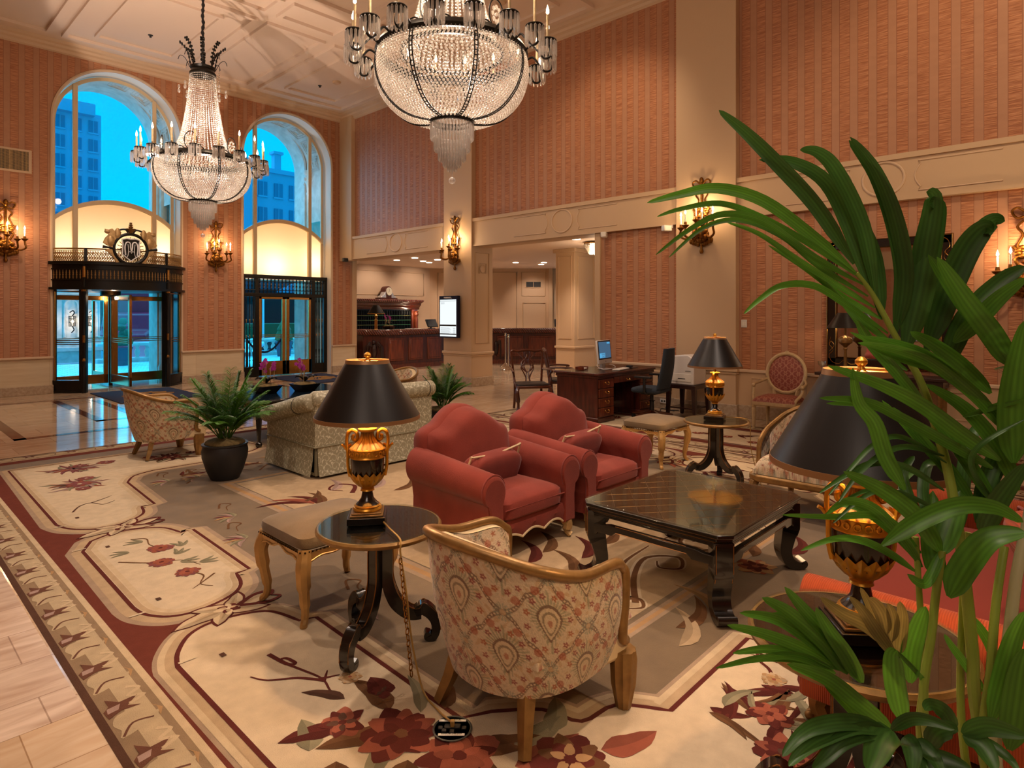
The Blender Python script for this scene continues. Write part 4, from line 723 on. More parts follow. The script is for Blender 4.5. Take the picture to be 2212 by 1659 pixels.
# ================================================================ sconces
def sconce_geo(root):
    b = MB(); 
    for s in (-1, 1): b.tube(spl([(0, -.03, 1.08), (s * .09, -.04, 1.17), (s * .15, -.04, 1.13), (s * .1, -.03, 1.05), (0, -.03, 1.08)], 5), .014, 6); b.tube(spl([(0, -.03, 1.05), (s * .1, -.03, .95), (s * .05, -.03, .85), (s * .1, -.03, .72), (s * .04, -.03, .66)], 5), .013, 6)
    b.sph((0, -.04, 1.15), (.04, .03, .07), 8, 6); b.obj('ribbon_bow', MT['sconce_gilt'], root)
    b = MB(); b.tube([(0, -.03, .3), (0, -.03, 1.1)], .022, 8)
    for s in (-1, 1): b.tube(spl([(s * .03, -.02, .32), (s * .07, -.03, .45), (s * .12, -.04, .56), (s * .07, -.03, .62), (s * .11, -.04, .68), (s * .14, -.04, .72)], 5), .02, 6)
    for q in range(9): a = q * 2 * PI / 9; b.sph((.1 * math.cos(a), -.04, .65 + .06 * math.sin(a)), (.04, .025, .03), 7, 6)
    b.lathe([(.02, 0), (.035, .04), (.02, .08), (.025, .2), (.05, .25)], (0, -.04, 0), 10); b.obj('stem', MT['sconce_gilt'], root)
    b = MB()
    for q in range(12): a = q * PI / 6; b.sph((.1 * math.cos(a), -.07 - .02 * (q % 2), .3 + .09 * math.sin(a)), (.05, .04, .05), 7, 6)
    for s in (-1, 1):
        for q in range(4): b.sph((s * (.05 + .04 * q), -.05, .16 + .015 * q), (.035, .02, .05), 7, 6)
    b.sph((0, -.08, .3), (.08, .07, .1), 10, 8); b.obj('acanthus_boss', MT['sconce_gilt'], root)
    for (x, y, z) in ((-.27, -.2, .42), (-.14, -.3, .44), (0, -.22, .52), (.14, -.3, .44), (.27, -.2, .46)):
        c = MB(); c.tube(spl([(x * .25, -.07, .32), (x * .7, y * .7, .24), (x * 1.06, y, .28), (x * 1.02, y, .36), (x, y, z - .04)], 5), .018, 7); c.lathe([(.015, z - .05), (.055, z - .01), (.06, z), (.025, z + .01), (.02, z + .05), (.012, z + .05)], (x, y, 0), 12); o = c.obj('candle_arm', MT['sconce_gilt'], root)
        c = MB(); c.lathe([(.011, z + .05), (.011, z + .17)], (x, y, 0), 8); c.obj('candle_tube', MT['paper'], o); c = MB(); c.lathe([(.0, z + .17), (.016, z + .195), (.012, z + .22), (0, z + .255)], (x, y, 0), 10); c.obj('flame_bulb', MT['flame'], o)
SC = [((6.06, 15.5, 2.6), 0, 'gilt five light wall sconce between the two arched windows'), ((2.11, 15.5, 2.6), 0, 'gilt five light wall sconce left of the revolving door, cut by the frame'), ((9.40, 10.63, 2.58), -PI / 2, 'gilt five light wall sconce on the reception column above the display'), ((9.40, 4.71, 2.56), -PI / 2, 'gilt five light wall sconce on the lobby column behind the palm fronds'), ((9.52, .68, 1.68), -PI / 2, 'gilt five light wall sconce at the right edge beside the mirror')]
s0 = None
for loc, rz, lab in SC:
    if s0 is None: s0 = thing('wall_sconce', lab, 'wall lamp', loc, rz, 'gilt wall sconces'); sconce_geo(s0)
    else: dup(s0, None, loc, rz, lab)
    c = Matrix.Rotation(rz, 3, 'Z') @ Vector((0, -.2, .72)); light('POINT', 'sconce_lamp', tuple(Vector(loc) + c), 11, WARM2, .05)
    for sx in (-.26, .26): c = Matrix.Rotation(rz, 3, 'Z') @ Vector((sx, -.22, .6)); light('POINT', 'sconce_lamp', tuple(Vector(loc) + c), 3.5, WARM2, .03)
# ================================================================ woven patterns
def mixc(c, m, col): m = np.clip(m, 0, 1)[..., None]; return c * (1 - m) + np.array(col) * m
def tapestry(u, v):
    u = np.asarray(u, float); v = np.asarray(v, float); W = .34; H = .36
    c = np.ones(u.shape + (3,)) * np.array(hx('cdb593')); q = np.sin(70 * u + 2.6 * np.sin(52 * v)) * np.sin(64 * v + 2.6 * np.sin(48 * u + 1))
    c = mixc(c, (q > .5) * .45, hx('b48a58')); c = mixc(c, (np.abs(q + .5) < .14) * .4, hx('a8987a'))
    x = ((u / W + .5) % 1 - .5); y = ((v / H + .5) % 1 - .5); d = np.abs(np.abs(x) * 2 + np.abs(y) * 2 - 1 + .10 * np.sin(4 * PI * np.abs(x)) * np.sign(np.abs(x) - .25)); s = (x * W - y * H)
    along = np.sin((np.abs(x) * W - np.abs(y) * H) * 320)
    c = mixc(c, (d < .062) * .85, hx('70523c')); c = mixc(c, ((d < .022) & (along > -.2)) * .9, hx('d9bf9a'))
    for ox, oy in ((0, 0), (.5, .5)):
        x = ((u / W - ox + .5) % 1 - .5) * W; y = ((v / H - oy + .5) % 1 - .5) * H; y0 = y + .004
        a = .040 * (1 - .62 * np.clip(y0 / .06, -.4, 1)); rr = np.sqrt((x / a) ** 2 + (y0 / .066) ** 2); th = np.arctan2(y0 + .02, x)
        c = mixc(c, ((rr > 1.05) & (rr < 1.75 + .2 * np.sin(th * 14)) & (np.sin(th * 34) > -.1)) * (.75 - .25 * np.clip(rr - 1, 0, 1)), hx('83815f'))
        c = mixc(c, (rr < 1.05) * .9, hx('cdb48e')); c = mixc(c, (np.abs(rr - 1.0) < .09) * .9, hx('6d4f3a')); c = mixc(c, (np.abs(rr - .62) < .08) * .8, hx('7e6a4e')); c = mixc(c, (rr < .22) * .8, hx('a9684a'))
        for k in range(12):
            t = 2 * PI * k / 12 + .26; fx, fy = .088 * math.cos(t), .105 * math.sin(t) - .003; e = np.hypot(x - fx, y - fy); tt = np.arctan2(y - fy, x - fx)
            c = mixc(c, (e < .0105 * (1 + .32 * np.cos(5 * tt))) * .88, hx('8c3a34' if k % 3 else 'a4552c')); c = mixc(c, (e < .003) * .9, hx('d7b48a'))
    for ox, oy in ((.5, 0), (0, .5)):
        x = ((u / W - ox + .5) % 1 - .5) * W; y = ((v / H - oy + .5) % 1 - .5) * H; e = np.hypot(x, y); t = np.arctan2(y, x)
        c = mixc(c, ((e < .034) & (np.sin(t * 16) > -.2) & (e > .012)) * .7, hx('8a8f78')); c = mixc(c, (e < .012) * .8, hx('b99a72'))
        for k in range(4): g = np.hypot(x - .075 * math.cos(k * PI / 2 + PI / 4), y - .08 * math.sin(k * PI / 2 + PI / 4)); c = mixc(c, (g < .015 + .006 * np.cos(6 * t)) * .7, hx('a5502f'))
    return c
def damask(u, v):
    c = np.ones(u.shape + (3,)) * np.array(hx('8f886e')); L_ = hx('c8c2a8')
    for ox, oy, sg in ((0, 0, 1), (.5, .5, -1), (.52, .05, 1), (.05, .55, -1)):
        W = .17; x = ((u / W - ox + .5) % 1 - .5) * W; y = ((v / W - oy + .5) % 1 - .5) * W; e = np.hypot(x, y); t = np.arctan2(y, x * sg)
        sp_ = np.abs(e - (.012 + .0055 * (t + PI))); c = mixc(c, ((sp_ < .0022) & (e < .05)) * .85, L_)
        for k in range(3):
            a = k * 2.1 + ox * 3; lx, ly = .052 * math.cos(a), .052 * math.sin(a); X = (x - lx) * math.cos(a + .8) + (y - ly) * math.sin(a + .8); Y = -(x - lx) * math.sin(a + .8) + (y - ly) * math.cos(a + .8)
            c = mixc(c, ((X / .014) ** 2 + (Y / (.0055 * (1 - .4 * np.clip(X / .014, -1, 1)))) ** 2 < 1) * .9, L_)
    return c
def pgrid(name, m, P, fn, parent, uv=None, ang=60):      # dense surface P[i][j] whose colours come from a woven pattern
    P = np.asarray(P, float); nu, nv = P.shape[:2]
    if uv is None:
        du = np.linalg.norm(np.diff(P, axis=0), axis=2); dv = np.linalg.norm(np.diff(P, axis=1), axis=2)
        u = np.concatenate([np.zeros((1, nv)), np.cumsum(du, 0)]); v = np.concatenate([np.zeros((nu, 1)), np.cumsum(dv, 1)], 1); u = np.repeat(u[:, nv // 2:nv // 2 + 1], nv, 1)
    else: u, v = uv
    col = np.concatenate([fn(u, v), np.ones((nu, nv, 1))], 2).reshape(-1, 4)
    b = MB(); b.v = [tuple(p) for p in P.reshape(-1, 3)]; i, j = np.meshgrid(np.arange(nu - 1), np.arange(nv - 1), indexing='ij'); k = (i * nv + j).ravel()
    b.f = np.stack([k, k + 1, k + nv + 1, k + nv], 1).tolist(); b.c = [None] * len(b.f)
    return b.obj(name, m, parent, ang=ang, vcol=col)
def resamp(pts, n):
    P = np.array([tuple(p) for p in spl(pts, 12)]); d = np.concatenate([[0], np.cumsum(np.linalg.norm(np.diff(P, axis=0), axis=1))]); t = np.linspace(0, d[-1], n)
    return np.stack([np.interp(t, d, P[:, k]) for k in range(3)], 1)
def sheet(A, B, n, bulge=0, nrm=None):                   # n rows between two matching curves
    t = np.linspace(0, 1, n)[None, :, None]; P = A[:, None] * (1 - t) + B[:, None] * t
    if bulge: c = P.mean((0, 1)); out = A - np.array([c[0], 0, 0]); out[:, 2] = 0; out /= np.linalg.norm(out, axis=1)[:, None] + 1e-9; P = P + out[:, None] * (bulge * np.sin(PI * t))
    return P
def plate(mb, path, wd, th, ang=0, c=(0, 0, 0)):         # flat sawn plate following a path in the (radius, z) plane, turned to angle ang
    P = spl([(p[0], p[1], 0) for p in path], 6); n = len(P); ws = np.interp(np.linspace(0, 1, n), np.linspace(0, 1, len(wd)), wd); L_, R_ = [], []
    for i in range(n):
        t = (P[min(i + 1, n - 1)] - P[max(i - 1, 0)]).normalized(); q = Vector((-t.y, t.x, 0)) * ws[i]; L_.append(P[i] + q); R_.append(P[i] - q)
    mb.at(c, ang); mb.grid([[(p.x, -th / 2, p.y) for p in L_], [(p.x, th / 2, p.y) for p in L_], [(p.x, th / 2, p.y) for p in R_], [(p.x, -th / 2, p.y) for p in R_]], cu=True)
    for e in (0, -1): mb.add([(L_[e].x, -th / 2, L_[e].y), (L_[e].x, th / 2, L_[e].y), (R_[e].x, th / 2, R_[e].y), (R_[e].x, -th / 2, R_[e].y)], [(0, 1, 2, 3)])
    mb.at()
# ================================================================ tub chairs
def tub_geo(t, nu=420, nv=170, sc=1.0):
    half = [(.20, .335, .585), (.13, .355, .625), (-.07, .355, .635), (-.25, .305, .69), (-.375, .165, .745), (-.42, 0, .765)]
    rail = half + [(x, -y, z) for x, y, z in half[-2::-1]]; bot = [(.2, .30, .22), (.1, .31, .205), (-.06, .30, .195), (-.19, .245, .19), (-.28, .13, .19), (-.305, 0, .19)]; bot = bot + [(x, -y, z) for x, y, z in bot[-2::-1]]
    A, B = resamp(rail, nu), resamp(bot, nu); A[:, 2] -= .015; pgrid('outer_upholstery', MT['tapestry'], sheet(A, B, nv, .02), tapestry, t)
    k = np.array([.84, .84, 1]); A2 = A * k; A2[:, 0] += .01; S2 = B * np.array([.82, .8, 0]) + np.array([.0, 0, .36]); pgrid('inner_upholstery', MT['tapestry'], sheet(A2, S2, nv // 2, -.01)[::2], tapestry, t)
    b = MB(); b.tube(spl([(.255, .315, .27), (.215, .33, .31), (.225, .335, .46), (.225, .335, .555)] + rail + [(.225, -.335, .555), (.225, -.335, .46), (.215, -.33, .31), (.255, -.315, .27)], 8), [.016] * 24 + [.022] * 81 + [.016] * 24 if 0 else .021, 10); b.obj('gilt_rail', MT['antique_gilt'], t)
    b = MB(); R_ = resamp(rail, 60) * k; b.grid([[tuple(p) for p in resamp(rail, 60) + np.array([0, 0, -.012])], [tuple(p + np.array([.01, 0, -.012])) for p in R_]]); b.obj('top_welt', MT['cream_cord'], t)
    U = np.linspace(-1, 1, 130); Vv = np.linspace(-1, 1, 110); X, Y = np.meshgrid(U, Vv, indexing='ij'); e = lambda a: np.sign(a) * np.abs(a) ** .9
    prof = np.clip(1 - np.abs(X) ** 6, 0, 1) ** .5 * np.clip(1 - np.abs(Y) ** 6, 0, 1) ** .5; P = np.stack([.06 + .295 * X, .285 * Y, .32 + .115 * prof], 2); pgrid('seat_cushion', MT['tapestry'], P, tapestry, t, (.295 * X - .115 * prof, .285 * Y + .115 * prof * np.sign(Y)))
    b = MB(); b.prism([(.35, -.26), (.35, .26), (.26, .325), (-.1, .28), (-.25, .12), (-.25, -.12), (-.1, -.28), (.26, -.325)], .2, .34); b.obj('seat_frame', MT['cream_cord'], t, bevel=.02)
    for s in (-1, 1):
        b = MB(); b.lathe([(.0, .24), (.05, .235), (.055, .2), (.05, .1), (.032, .01), (.03, 0), (0, 0)], (.25, s * .31, 0), 32, flute=.06, nf=10); b.obj('leg', MT['antique_gilt'], t)
        b = MB(); P = [(-.19, s * .19, .23), (-.225, s * .215, .1), (-.26, s * .245, 0)]; b.tube(P, [.038, .03, .024], 4); b.obj('leg', MT['antique_gilt'], t, flat=True)
tc1 = thing('tub_chair', 'tapestry tub chair with gilt rail, seen from behind in the foreground', 'armchair', (1.93, 1.75, .0068), -.03); tub_geo(tc1)
tc2 = dup(tc1, None, (2.50, 7.80, .0068), -.02, 'tapestry tub chair beside the left potted palm'); tc2['group'] = tc1['group'] = 'tapestry tub chairs'
dup(tc1, None, (5.55, 7.75, .0068), PI + .1, 'tapestry tub chair mostly hidden behind the pale sofa')
# ================================================================ red armchairs
def inflate(mb, outl, ys, ins, lean=0, z0=0, c=(0, 0)):   # a closed outline in (x, z) swept along y, drawn in at both ends
    mb.grid([[(c[0] + (x - c[0]) * (1 - i) + 0, y + lean * (z - z0), c[1] + (z - c[1]) * (1 - i)) for x, z in outl] for y, i in zip(ys, ins)], cv=True, capu=True)
def armchair(loc, lab, pl):
    t = thing('armchair', lab, 'armchair', loc, 0, 'red velvet armchairs')
    b = MB(); n = 30; xs_ = [-.33 + .66 * k / n for k in range(n + 1)]; low = [.12 + .035 * abs(math.sin(PI * (x + .33) / .66 * 3)) * (1 if abs(x) < .3 else .3) - .02 * math.cos(PI * x / .33) * 0 for x in xs_]
    b.grid([[(x, -.405, l) for x, l in zip(xs_, low)], [(x, -.425, .2) for x in xs_], [(x, -.41, .25) for x in xs_], [(x, .3, .25) for x in xs_]]); b.box((-.33, -.40, .16), (.33, .36, .24)); b.obj('seat_base', MT['red_velvet'], t)
    b = MB(); b.tube([(x, -.41, l) for x, l in zip(xs_, low)], .008, 6); b.obj('hem_cord', MT['cream_cord'], t)
    b = MB(); b.pil((0, -.06, .315), (.63, .76, .17), .22, .45, 40, 12, .025); b.obj('seat_cushion', MT['red_velvet'], t)
    b = MB(); b.tube([(-.3, -.435, .33), (.3, -.435, .33)], .005, 5); b.obj('cushion_welt', MT['red_pillow'], t)
    camel = [(-.39, .25), (-.395, .5), (-.395, .66), (-.375, .735), (-.32, .77), (-.235, .80), (-.15, .865), (-.07, .905), (0, .915)]; camel = [(p.x, p.y) for p in spl([(x, z, 0) for x, z in camel], 4)]; camel = camel + [(-x, z) for x, z in camel[-2::-1]]
    b = MB(); inflate(b, camel, (.22, .235, .28, .34, .37), (.05, .01, 0, .01, .06), .12, .25, (0, .5)); b.obj('back_frame', MT['red_velvet'], t, ang=75)
    cx_ = np.array([p[0] for p in camel]); cz_ = np.array([p[1] for p in camel]); ii = np.argsort(cx_); b = MB(); P = []
    for u in np.linspace(-1, 1, 41):
        x = u * .372; zt = float(np.interp(x, cx_[ii], cz_[ii])) - .015 if abs(u) < .985 else .66; row = []
        for v in np.linspace(0, 1, 29): z = .28 + v * (zt - .28); f_ = (max(0, 1 - abs(u) ** 7) * max(0, 1 - abs(2 * v - 1) ** 9)) ** .42; row.append((x, .235 - .185 * f_ - .02 * f_ * (1 - u * u) * math.sin(PI * v) + .13 * (z - .25), z))
        P.append(row)
    b.grid(P); b.obj('back_cushion', MT['red_velvet'], t, ang=80)
    for s in (-1, 1):
        o = [(.315, .11), (.425, .11), (.42, .3), (.435, .385)] + arc(.39, .475, .10, -1.0, PI + .35, 18) + [(.315, .38), (.31, .25)]
        ys = [-.435, -.43, -.415, -.2, .1, .3, .36]; b = MB()
        b.grid([[(s * (.37 + (x - .37) * k), y, z * (1 if z < .3 else 1) * 1.0 * k + .28 * (1 - k) + (max(0, z - .3) * .35 * (y + .43) / .2 * .2)) for x, z in o] for y, k in zip(ys, (.9, .96, 1, 1, 1, 1, .97))], cv=True, capu=True); b.obj('arm', MT['red_velvet'], t, ang=50)
        b = MB(); b.tube([(s * x, -.418, z) for x, z in o[1:-1]], .006, 6); b.obj('arm_piping', MT['red_pillow'], t)
        b = MB(); b.tube(spl([(s * .36, -.38, .13), (s * .375, -.405, .09), (s * .37, -.40, .04), (s * .385, -.425, .012)], 4), [.04] * 4 + [.035] * 4 + [.022] * 4 + [.024], 8); b.obj('leg', MT['champagne'], t)
        b = MB(); b.tube([(s * .36, .32, .13), (s * .37, .36, 0)], [.03, .02], 6); b.obj('leg', MT['champagne'], t)
    p = thing('lumbar_pillow', pl, 'pillow', (loc[0] - .06, loc[1] - .05, .465), .06, 'red lumbar pillows'); b = MB(); b.at(rx=.35); b.pil((0, 0, .03), (.52, .15, .29), .3, .55, 36, 14)
    for q in range(0): pass
    b.obj('pillow_cover', MT['red_pillow'], p); b = MB(); b.at(rx=.35); W, H = .255, .14
    b.tube(spl([(-W, 0, -H + .03), (-W, 0, H + .02), (-W + .03, 0, H + .035), (0, 0, H + .02), (W - .03, 0, H + .05), (W, 0, H + .035), (W, 0, -H + .03), (0, 0, -H + .03)], 5, True), .008, 6, True); b.obj('piping', MT['cream_cord'], p)
armchair((3.19, 3.23, .0068), 'nearer red velvet armchair with a camel back, beside the round lamp table', 'red lumbar pillow with cream cord on the nearer armchair'); armchair((4.19, 3.23, .0068), 'farther red velvet armchair with a camel back, by the small stool', 'red lumbar pillow with cream cord on the farther armchair')
# ================================================================ coffee table
ct = thing('coffee_table', 'square black lacquer coffee table with glass top and scrolled feet', 'table', (3.61, 1.87, .0068))
hxx, hyy, ch = .545, .475, .06
def octo(dx): a, c_, h_ = hxx - dx, hyy - dx, ch; return [(-a + h_, -c_), (a - h_, -c_), (a, -c_ + h_), (a, c_ - h_), (a - h_, c_), (-a + h_, c_), (-a, c_ - h_), (-a, -c_ + h_)]
b = MB()
for d0, d1, z0, z1 in ((.0, .0, .435, .455), (.012, .012, .415, .435), (.02, .02, .40, .415)): b.prism(octo(d0), z0, z1)
b.obj('tabletop', MT['black_lacquer'], ct, bevel=.004); b = MB()
for d, z in ((.004, .436), (.018, .413)): b.tube([(x, y, z) for x, y in octo(d)], .003, 4, True)
b.obj('gilt_lines', MT['lacquer_edge'], ct)
b = MB()
for k in range(-6, 7):
    for s in (-1, 1):
        pts = []
        for q in range(-60, 61):
            x = q * .009; y = s * (x * .8 + k * .16)
            if abs(x) < hxx - .05 and abs(y) < hyy - .05: pts.append((x, y))
        if len(pts) > 2: b.tube([(pts[0][0], pts[0][1], .4555), (pts[-1][0], pts[-1][1], .4555)], .0011, 4)
b.obj('inlay_lines', MT['lacquer_edge'], ct)
b = MB(); b.prism(octo(.006), .458, .466); b.obj('glass_sheet', MT['table_glass'], ct, bevel=.002)
b = MB(); b.prism(octo(.004), .4575, .4655)
for (ax, L_, o_) in (('x', hxx, hyy), ('y', hyy, hxx)):
    for s in (-1, 1):
        b = MB(); b.T = Matrix() if ax == 'x' else Matrix.Rotation(PI / 2, 4, 'Z'); yy = s * (o_ - .045); a = L_ - .05
        b.prism([(-a, .385), (a, .385), (a, .40), (-a, .40)], yy - .02, yy + .02, 'y')
        b.prism([(-a, .27), (-a + .06, .27), (-a + .07, .285), (-a + .17, .285), (-a + .2, .31), (a - .2, .31), (a - .17, .285), (a - .07, .285), (a - .06, .27), (a, .27), (a, .335), (a - .1, .335), (a - .15, .345), (-a + .15, .345), (-a + .1, .335), (-a, .335)], yy - .018, yy + .018, 'y')
        for e in (-1, 1): b.prism([(e * a, .34), (e * (a - .08), .385), (e * a, .39)], yy - .018, yy + .018, 'y')
        o = b.obj('fret_rail', MT['black_lacquer'], ct, bevel=.004); c = MB(); c.T = b.T
        for z in (.347, .309): c.tube([(-a + .2, yy + s * .019, z), (a - .2, yy + s * .019, z)], .002, 4)
        c.obj('gilt_edge', MT['lacquer_edge'], o)
for sx in (-1, 1):
    for sy in (-1, 1):
        b = MB(); an = math.atan2(sy, sx); cx, cy = sx * (hxx - .075), sy * (hyy - .075)
        b.at((cx, cy, 0), an); b.prism([(-.055, .41), (.055, .41), (.055, .25), (.04, .21), (-.05, .24)], -.05, .05, 'y'); b.at()
        plate(b, [(-.005, .25), (-.02, .18), (-.03, .11), (-.005, .045), (.05, .02), (.085, .03), (.08, .05)], (.05, .042, .036, .032, .025, .022, .012), .1, an, (cx, cy, 0)); o = b.obj('leg', MT['black_lacquer'], ct, bevel=.004)
        c = MB(); c.at((cx, cy, 0), an); c.tube([(.056, -.045, .40), (.056, -.045, .26), (.035, -.045, .2)], .0025, 4); c.tube([(.056, .045, .40), (.056, .045, .26), (.035, .045, .2)], .0025, 4); c.obj('gilt_edge', MT['lacquer_edge'], o)
# ================================================================ round tables and urn lamps
def side_table(loc, rz, lab):
    t = thing('side_table', lab, 'table', loc, rz, 'round black side tables'); R = .295
    b = MB(); b.lathe([(0, .545), (R - .03, .545), (R - .01, .55), (R, .56), (R, .572), (R - .006, .578), (0, .578)], n=56); b.obj('tabletop', MT['black_lacquer'], t, ang=25)
    b = MB(); b.lathe([(R - .004, .553), (R + .003, .56), (R + .004, .57), (R - .004, .579), (R - .012, .579)], n=56, cap=False); b.obj('gilt_rim', MT['antique_gilt'], t)
    b = MB(); b.lathe([(0, .580), (R - .006, .580), (R - .006, .587), (0, .587)], n=56); b.obj('glass_top', MT['table_glass'], t, ang=25)
    for k in range(3):
        a = k * 2 * PI / 3; b = MB(); plate(b, [(.035, .55), (.035, .4), (.038, .3), (.075, .2), (.14, .14), (.2, .135)], (.028, .028, .028, .03, .028, .026), .05, a)
        plate(b, [(.17, .14), (.215, .155), (.262, .11), (.272, .05), (.255, .012), (.23, .02), (.235, .04)], (.02, .03, .026, .02, .018, .018, .012), .05, a); o = b.obj('leg', MT['black_lacquer'], t, bevel=.003)
        c = MB(); c.at(rz=a)
        for y in (-.023, .023): c.tube(spl([(.064, y, .54), (.066, y, .4), (.068, y, .31), (.098, y, .225), (.15, y, .17), (.19, y, .163), (.215, y, .187), (.282, y, .125), (.293, y, .05)], 5), .0028, 4)
        c.obj('gilt_edge', MT['lacquer_edge'], o)
    return t
def urn_lamp(loc, rz, lab, pw):
    t = thing('table_lamp', lab, 'lamp', loc, rz, 'black and gilt urn lamps')
    b = MB(); b.box((-.09, -.09, 0), (.09, .09, .034)); b.obj('plinth', MT['black_lacquer'], t, bevel=.003); b = MB(); b.box((-.078, -.078, .034), (.078, .078, .044)); b.box((-.07, -.07, .044), (.07, .07, .052)); b.obj('plinth_step', MT['antique_gilt'], t, bevel=.003)
    for P_, n_ in (([(.066, .052), (.07, .06), (.066, .068), (.06, .07), (.064, .074), (.058, .08)], 36), ([(.022, .142), (.034, .146), (.03, .152), (.033, .156), (.024, .162)], 28), ([(.08, .305), (.087, .31), (.083, .316), (.083, .345), (.087, .35), (.083, .356)], 36), ([(.03, .43), (.043, .436), (.046, .446), (.03, .45)], 28)): b = MB(); b.lathe(P_, n=n_); b.obj('gilt_ring', MT['lamp_gilt'], t)
    b = MB()
    for k in range(18): a = k * PI / 9; b.tube([(.0855 * math.cos(a) + .009 * math.cos(q) * -math.sin(a), .0855 * math.sin(a) + .009 * math.cos(q) * math.cos(a), .331 + .009 * math.sin(q)) for q in [j * PI / 5 for j in range(10)]], .0028, 5, True)
    b.obj('roundel_band', MT['lamp_gilt'], t)
    b = MB(); b.lathe([(.058, .078), (.045, .09), (.03, .11), (.024, .145)], n=30); b.lathe([(.068, .2), (.078, .24), (.081, .3), (.08, .31)], n=36); b.obj('urn_body', MT['black_lacquer'], t)
    b = MB(); n = 64; P = []
    for r, z, fl_ in ((.022, .158, 0), (.045, .17, .03), (.068, .195, .05), (.082, .222, .06), (.089, .236, .07), (.084, .232, .07), (.077, .21, 0)): P.append([(r * (1 + fl_ * math.cos(16 * q * 2 * PI / n)) * math.cos(q * 2 * PI / n), r * (1 + fl_ * math.cos(16 * q * 2 * PI / n)) * math.sin(q * 2 * PI / n), z + (.010 * math.cos(16 * q * 2 * PI / n) if z > .23 else 0)) for q in range(n)])
    b.grid(P, cv=True); b.obj('leaf_cup', MT['lamp_gilt'], t)
    b = MB(); b.lathe([(.083, .354), (.07, .368), (.05, .384), (.035, .402), (.029, .42), (.03, .436)], n=72, flute=.06, nf=18, cap=False); b.obj('fluted_neck', MT['antique_gilt'], t)
    for s in (-1, 1):
        b = MB(); b.tube(spl([(s * .083, 0, .215), (s * .092, 0, .26), (s * .094, 0, .33), (s * .099, 0, .385), (s * .092, 0, .425), (s * .072, 0, .44), (s * .053, 0, .428), (s * .047, 0, .405), (s * .055, 0, .39), (s * .068, 0, .395), (s * .069, 0, .41), (s * .06, 0, .413)], 5), [.008] * 20 + [.0095] * 20 + [.0085] * 16, 8)
        for q in (-1, 1): b.tube(spl([(s * .097, 0, .34), (s * .1 + q * .012 * s, 0, .362), (s * .1 + q * .024 * s, 0, .37)], 4), .006, 5)
        b.obj('scroll_handle', MT['lamp_gilt'], t)
    b = MB(); b.lathe([(.012, .45), (.012, .56), (.018, .565), (.018, .6)], n=12); b.tube([(0, 0, .6), (.06, 0, .62), (.06, 0, .74), (0, 0, .785)], .003, 5); b.tube([(0, 0, .6), (-.06, 0, .62), (-.06, 0, .74), (0, 0, .785)], .003, 5)
    for a in (0, 2.1, 4.2): b.tube([(0, 0, .782), (.104 * math.cos(a), .104 * math.sin(a), .778)], .003, 5)
    b.obj('lamp_stem', MT['brass'], t); b = MB(); b.sph((0, 0, .645), (.028, .028, .04), 12, 8); b.obj('bulb', MT['lamp_bulb'], t)
    b = MB(); b.lathe([(.252, .51), (.106, .768)], n=64, cap=False); o = b.obj('lamp_shade', MT['shade_black'], t)
    b = MB(); b.lathe([(.250, .508), (.104, .77)], n=64, cap=False); b.obj('shade_lining', MT['shade_gold'], o)
    b = MB(); b.lathe([(.254, .494), (.2535, .513), (.252, .513), (.2515, .496), (.254, .494)], n=64, cap=False); b.lathe([(.108, .764), (.104, .782), (.1025, .782), (.106, .764)], n=64, cap=False); b.obj('shade_trim', MT['shade_trim'], o)
    b = MB(); b.lathe([(0, .78), (.012, .783), (.008, .79), (.017, .8), (.017, .808), (.008, .818), (0, .82)], n=16); b.obj('finial', MT['lamp_gilt'], t)
    light('POINT', 'table_lamp_light', (loc[0], loc[1], loc[2] + .60), pw, WARM2, .03)
    return t
side_table((1.775, 2.565, .0068), 3.55, 'round black side table with gilt rim beside the near stool'); side_table((5.7, 2.72, .0068), .3, 'round glass topped side table beyond the coffee table'); side_table((2.07, .545, .0068), 1.95, 'round glass topped side table behind the foreground palm').scale = (1.02, 1.02, 1.10)
urn_lamp((1.75, 2.63, .5945), YAW - PI / 2 + .15, 'urn lamp with black shade on the side table by the near stool', 46); urn_lamp((5.72, 2.74, .5945), .3, 'urn lamp with black shade on the far side table', 46); urn_lamp((2.078, .535, .6535), YAW - PI / 2 - .1, 'large urn lamp with black shade behind the foreground palm', 44)
b = MB(); b.tube(spl([(1.775, 2.56, .612), (1.74, 2.44, .602), (1.70, 2.31, .6), (1.665, 2.245, .598), (1.655, 2.235, .56), (1.66, 2.20, .4), (1.66, 2.16, .2), (1.655, 2.08, .03), (1.63, 1.95, .012), (1.595, 1.84, .035)], 6), .0042, 6); tag(b.obj('lamp_cord', MT['cord_gold']), 'gold lamp cord running over the table edge down to the floor outlet', 'cord')
b = MB()
for k in range(20):
    z = .53 - k * .024; c = V(1.648, 2.225 - .004 * k, z); b.tube([tuple(c + Vector((.0 if k % 2 else .008 * math.cos(q), .008 * math.cos(q) if k % 2 else 0, .016 * math.sin(q)))) for q in [j * PI / 5 for j in range(10)]], .0026, 5, True)
tag(b.obj('cord_chain', MT['brass']), 'brass link chain hanging beside the lamp cord', 'chain')
b = MB(); b.tube(spl([(5.81, 2.70, .605), (5.9, 2.55, .6), (5.96, 2.5, .55), (5.965, 2.49, .3), (5.9, 2.38, .03), (5.7, 2.25, .012)], 6), .004, 6); tag(b.obj('lamp_cord', MT['cord_gold']), 'thin cord of the far lamp hanging from the table to the rug', 'cord')
ob = thing('floor_outlet', 'round open floor outlet box with label strips sunk in the rug', 'outlet', (1.595, 1.825, .0132), YAW - PI / 2)
b = MB(); b.lathe([(.0, .0), (.068, .0), (.072, .003), (.076, .0)], n=36); b.obj('box_lid', MT['outlet_grey'], ob); b = MB()
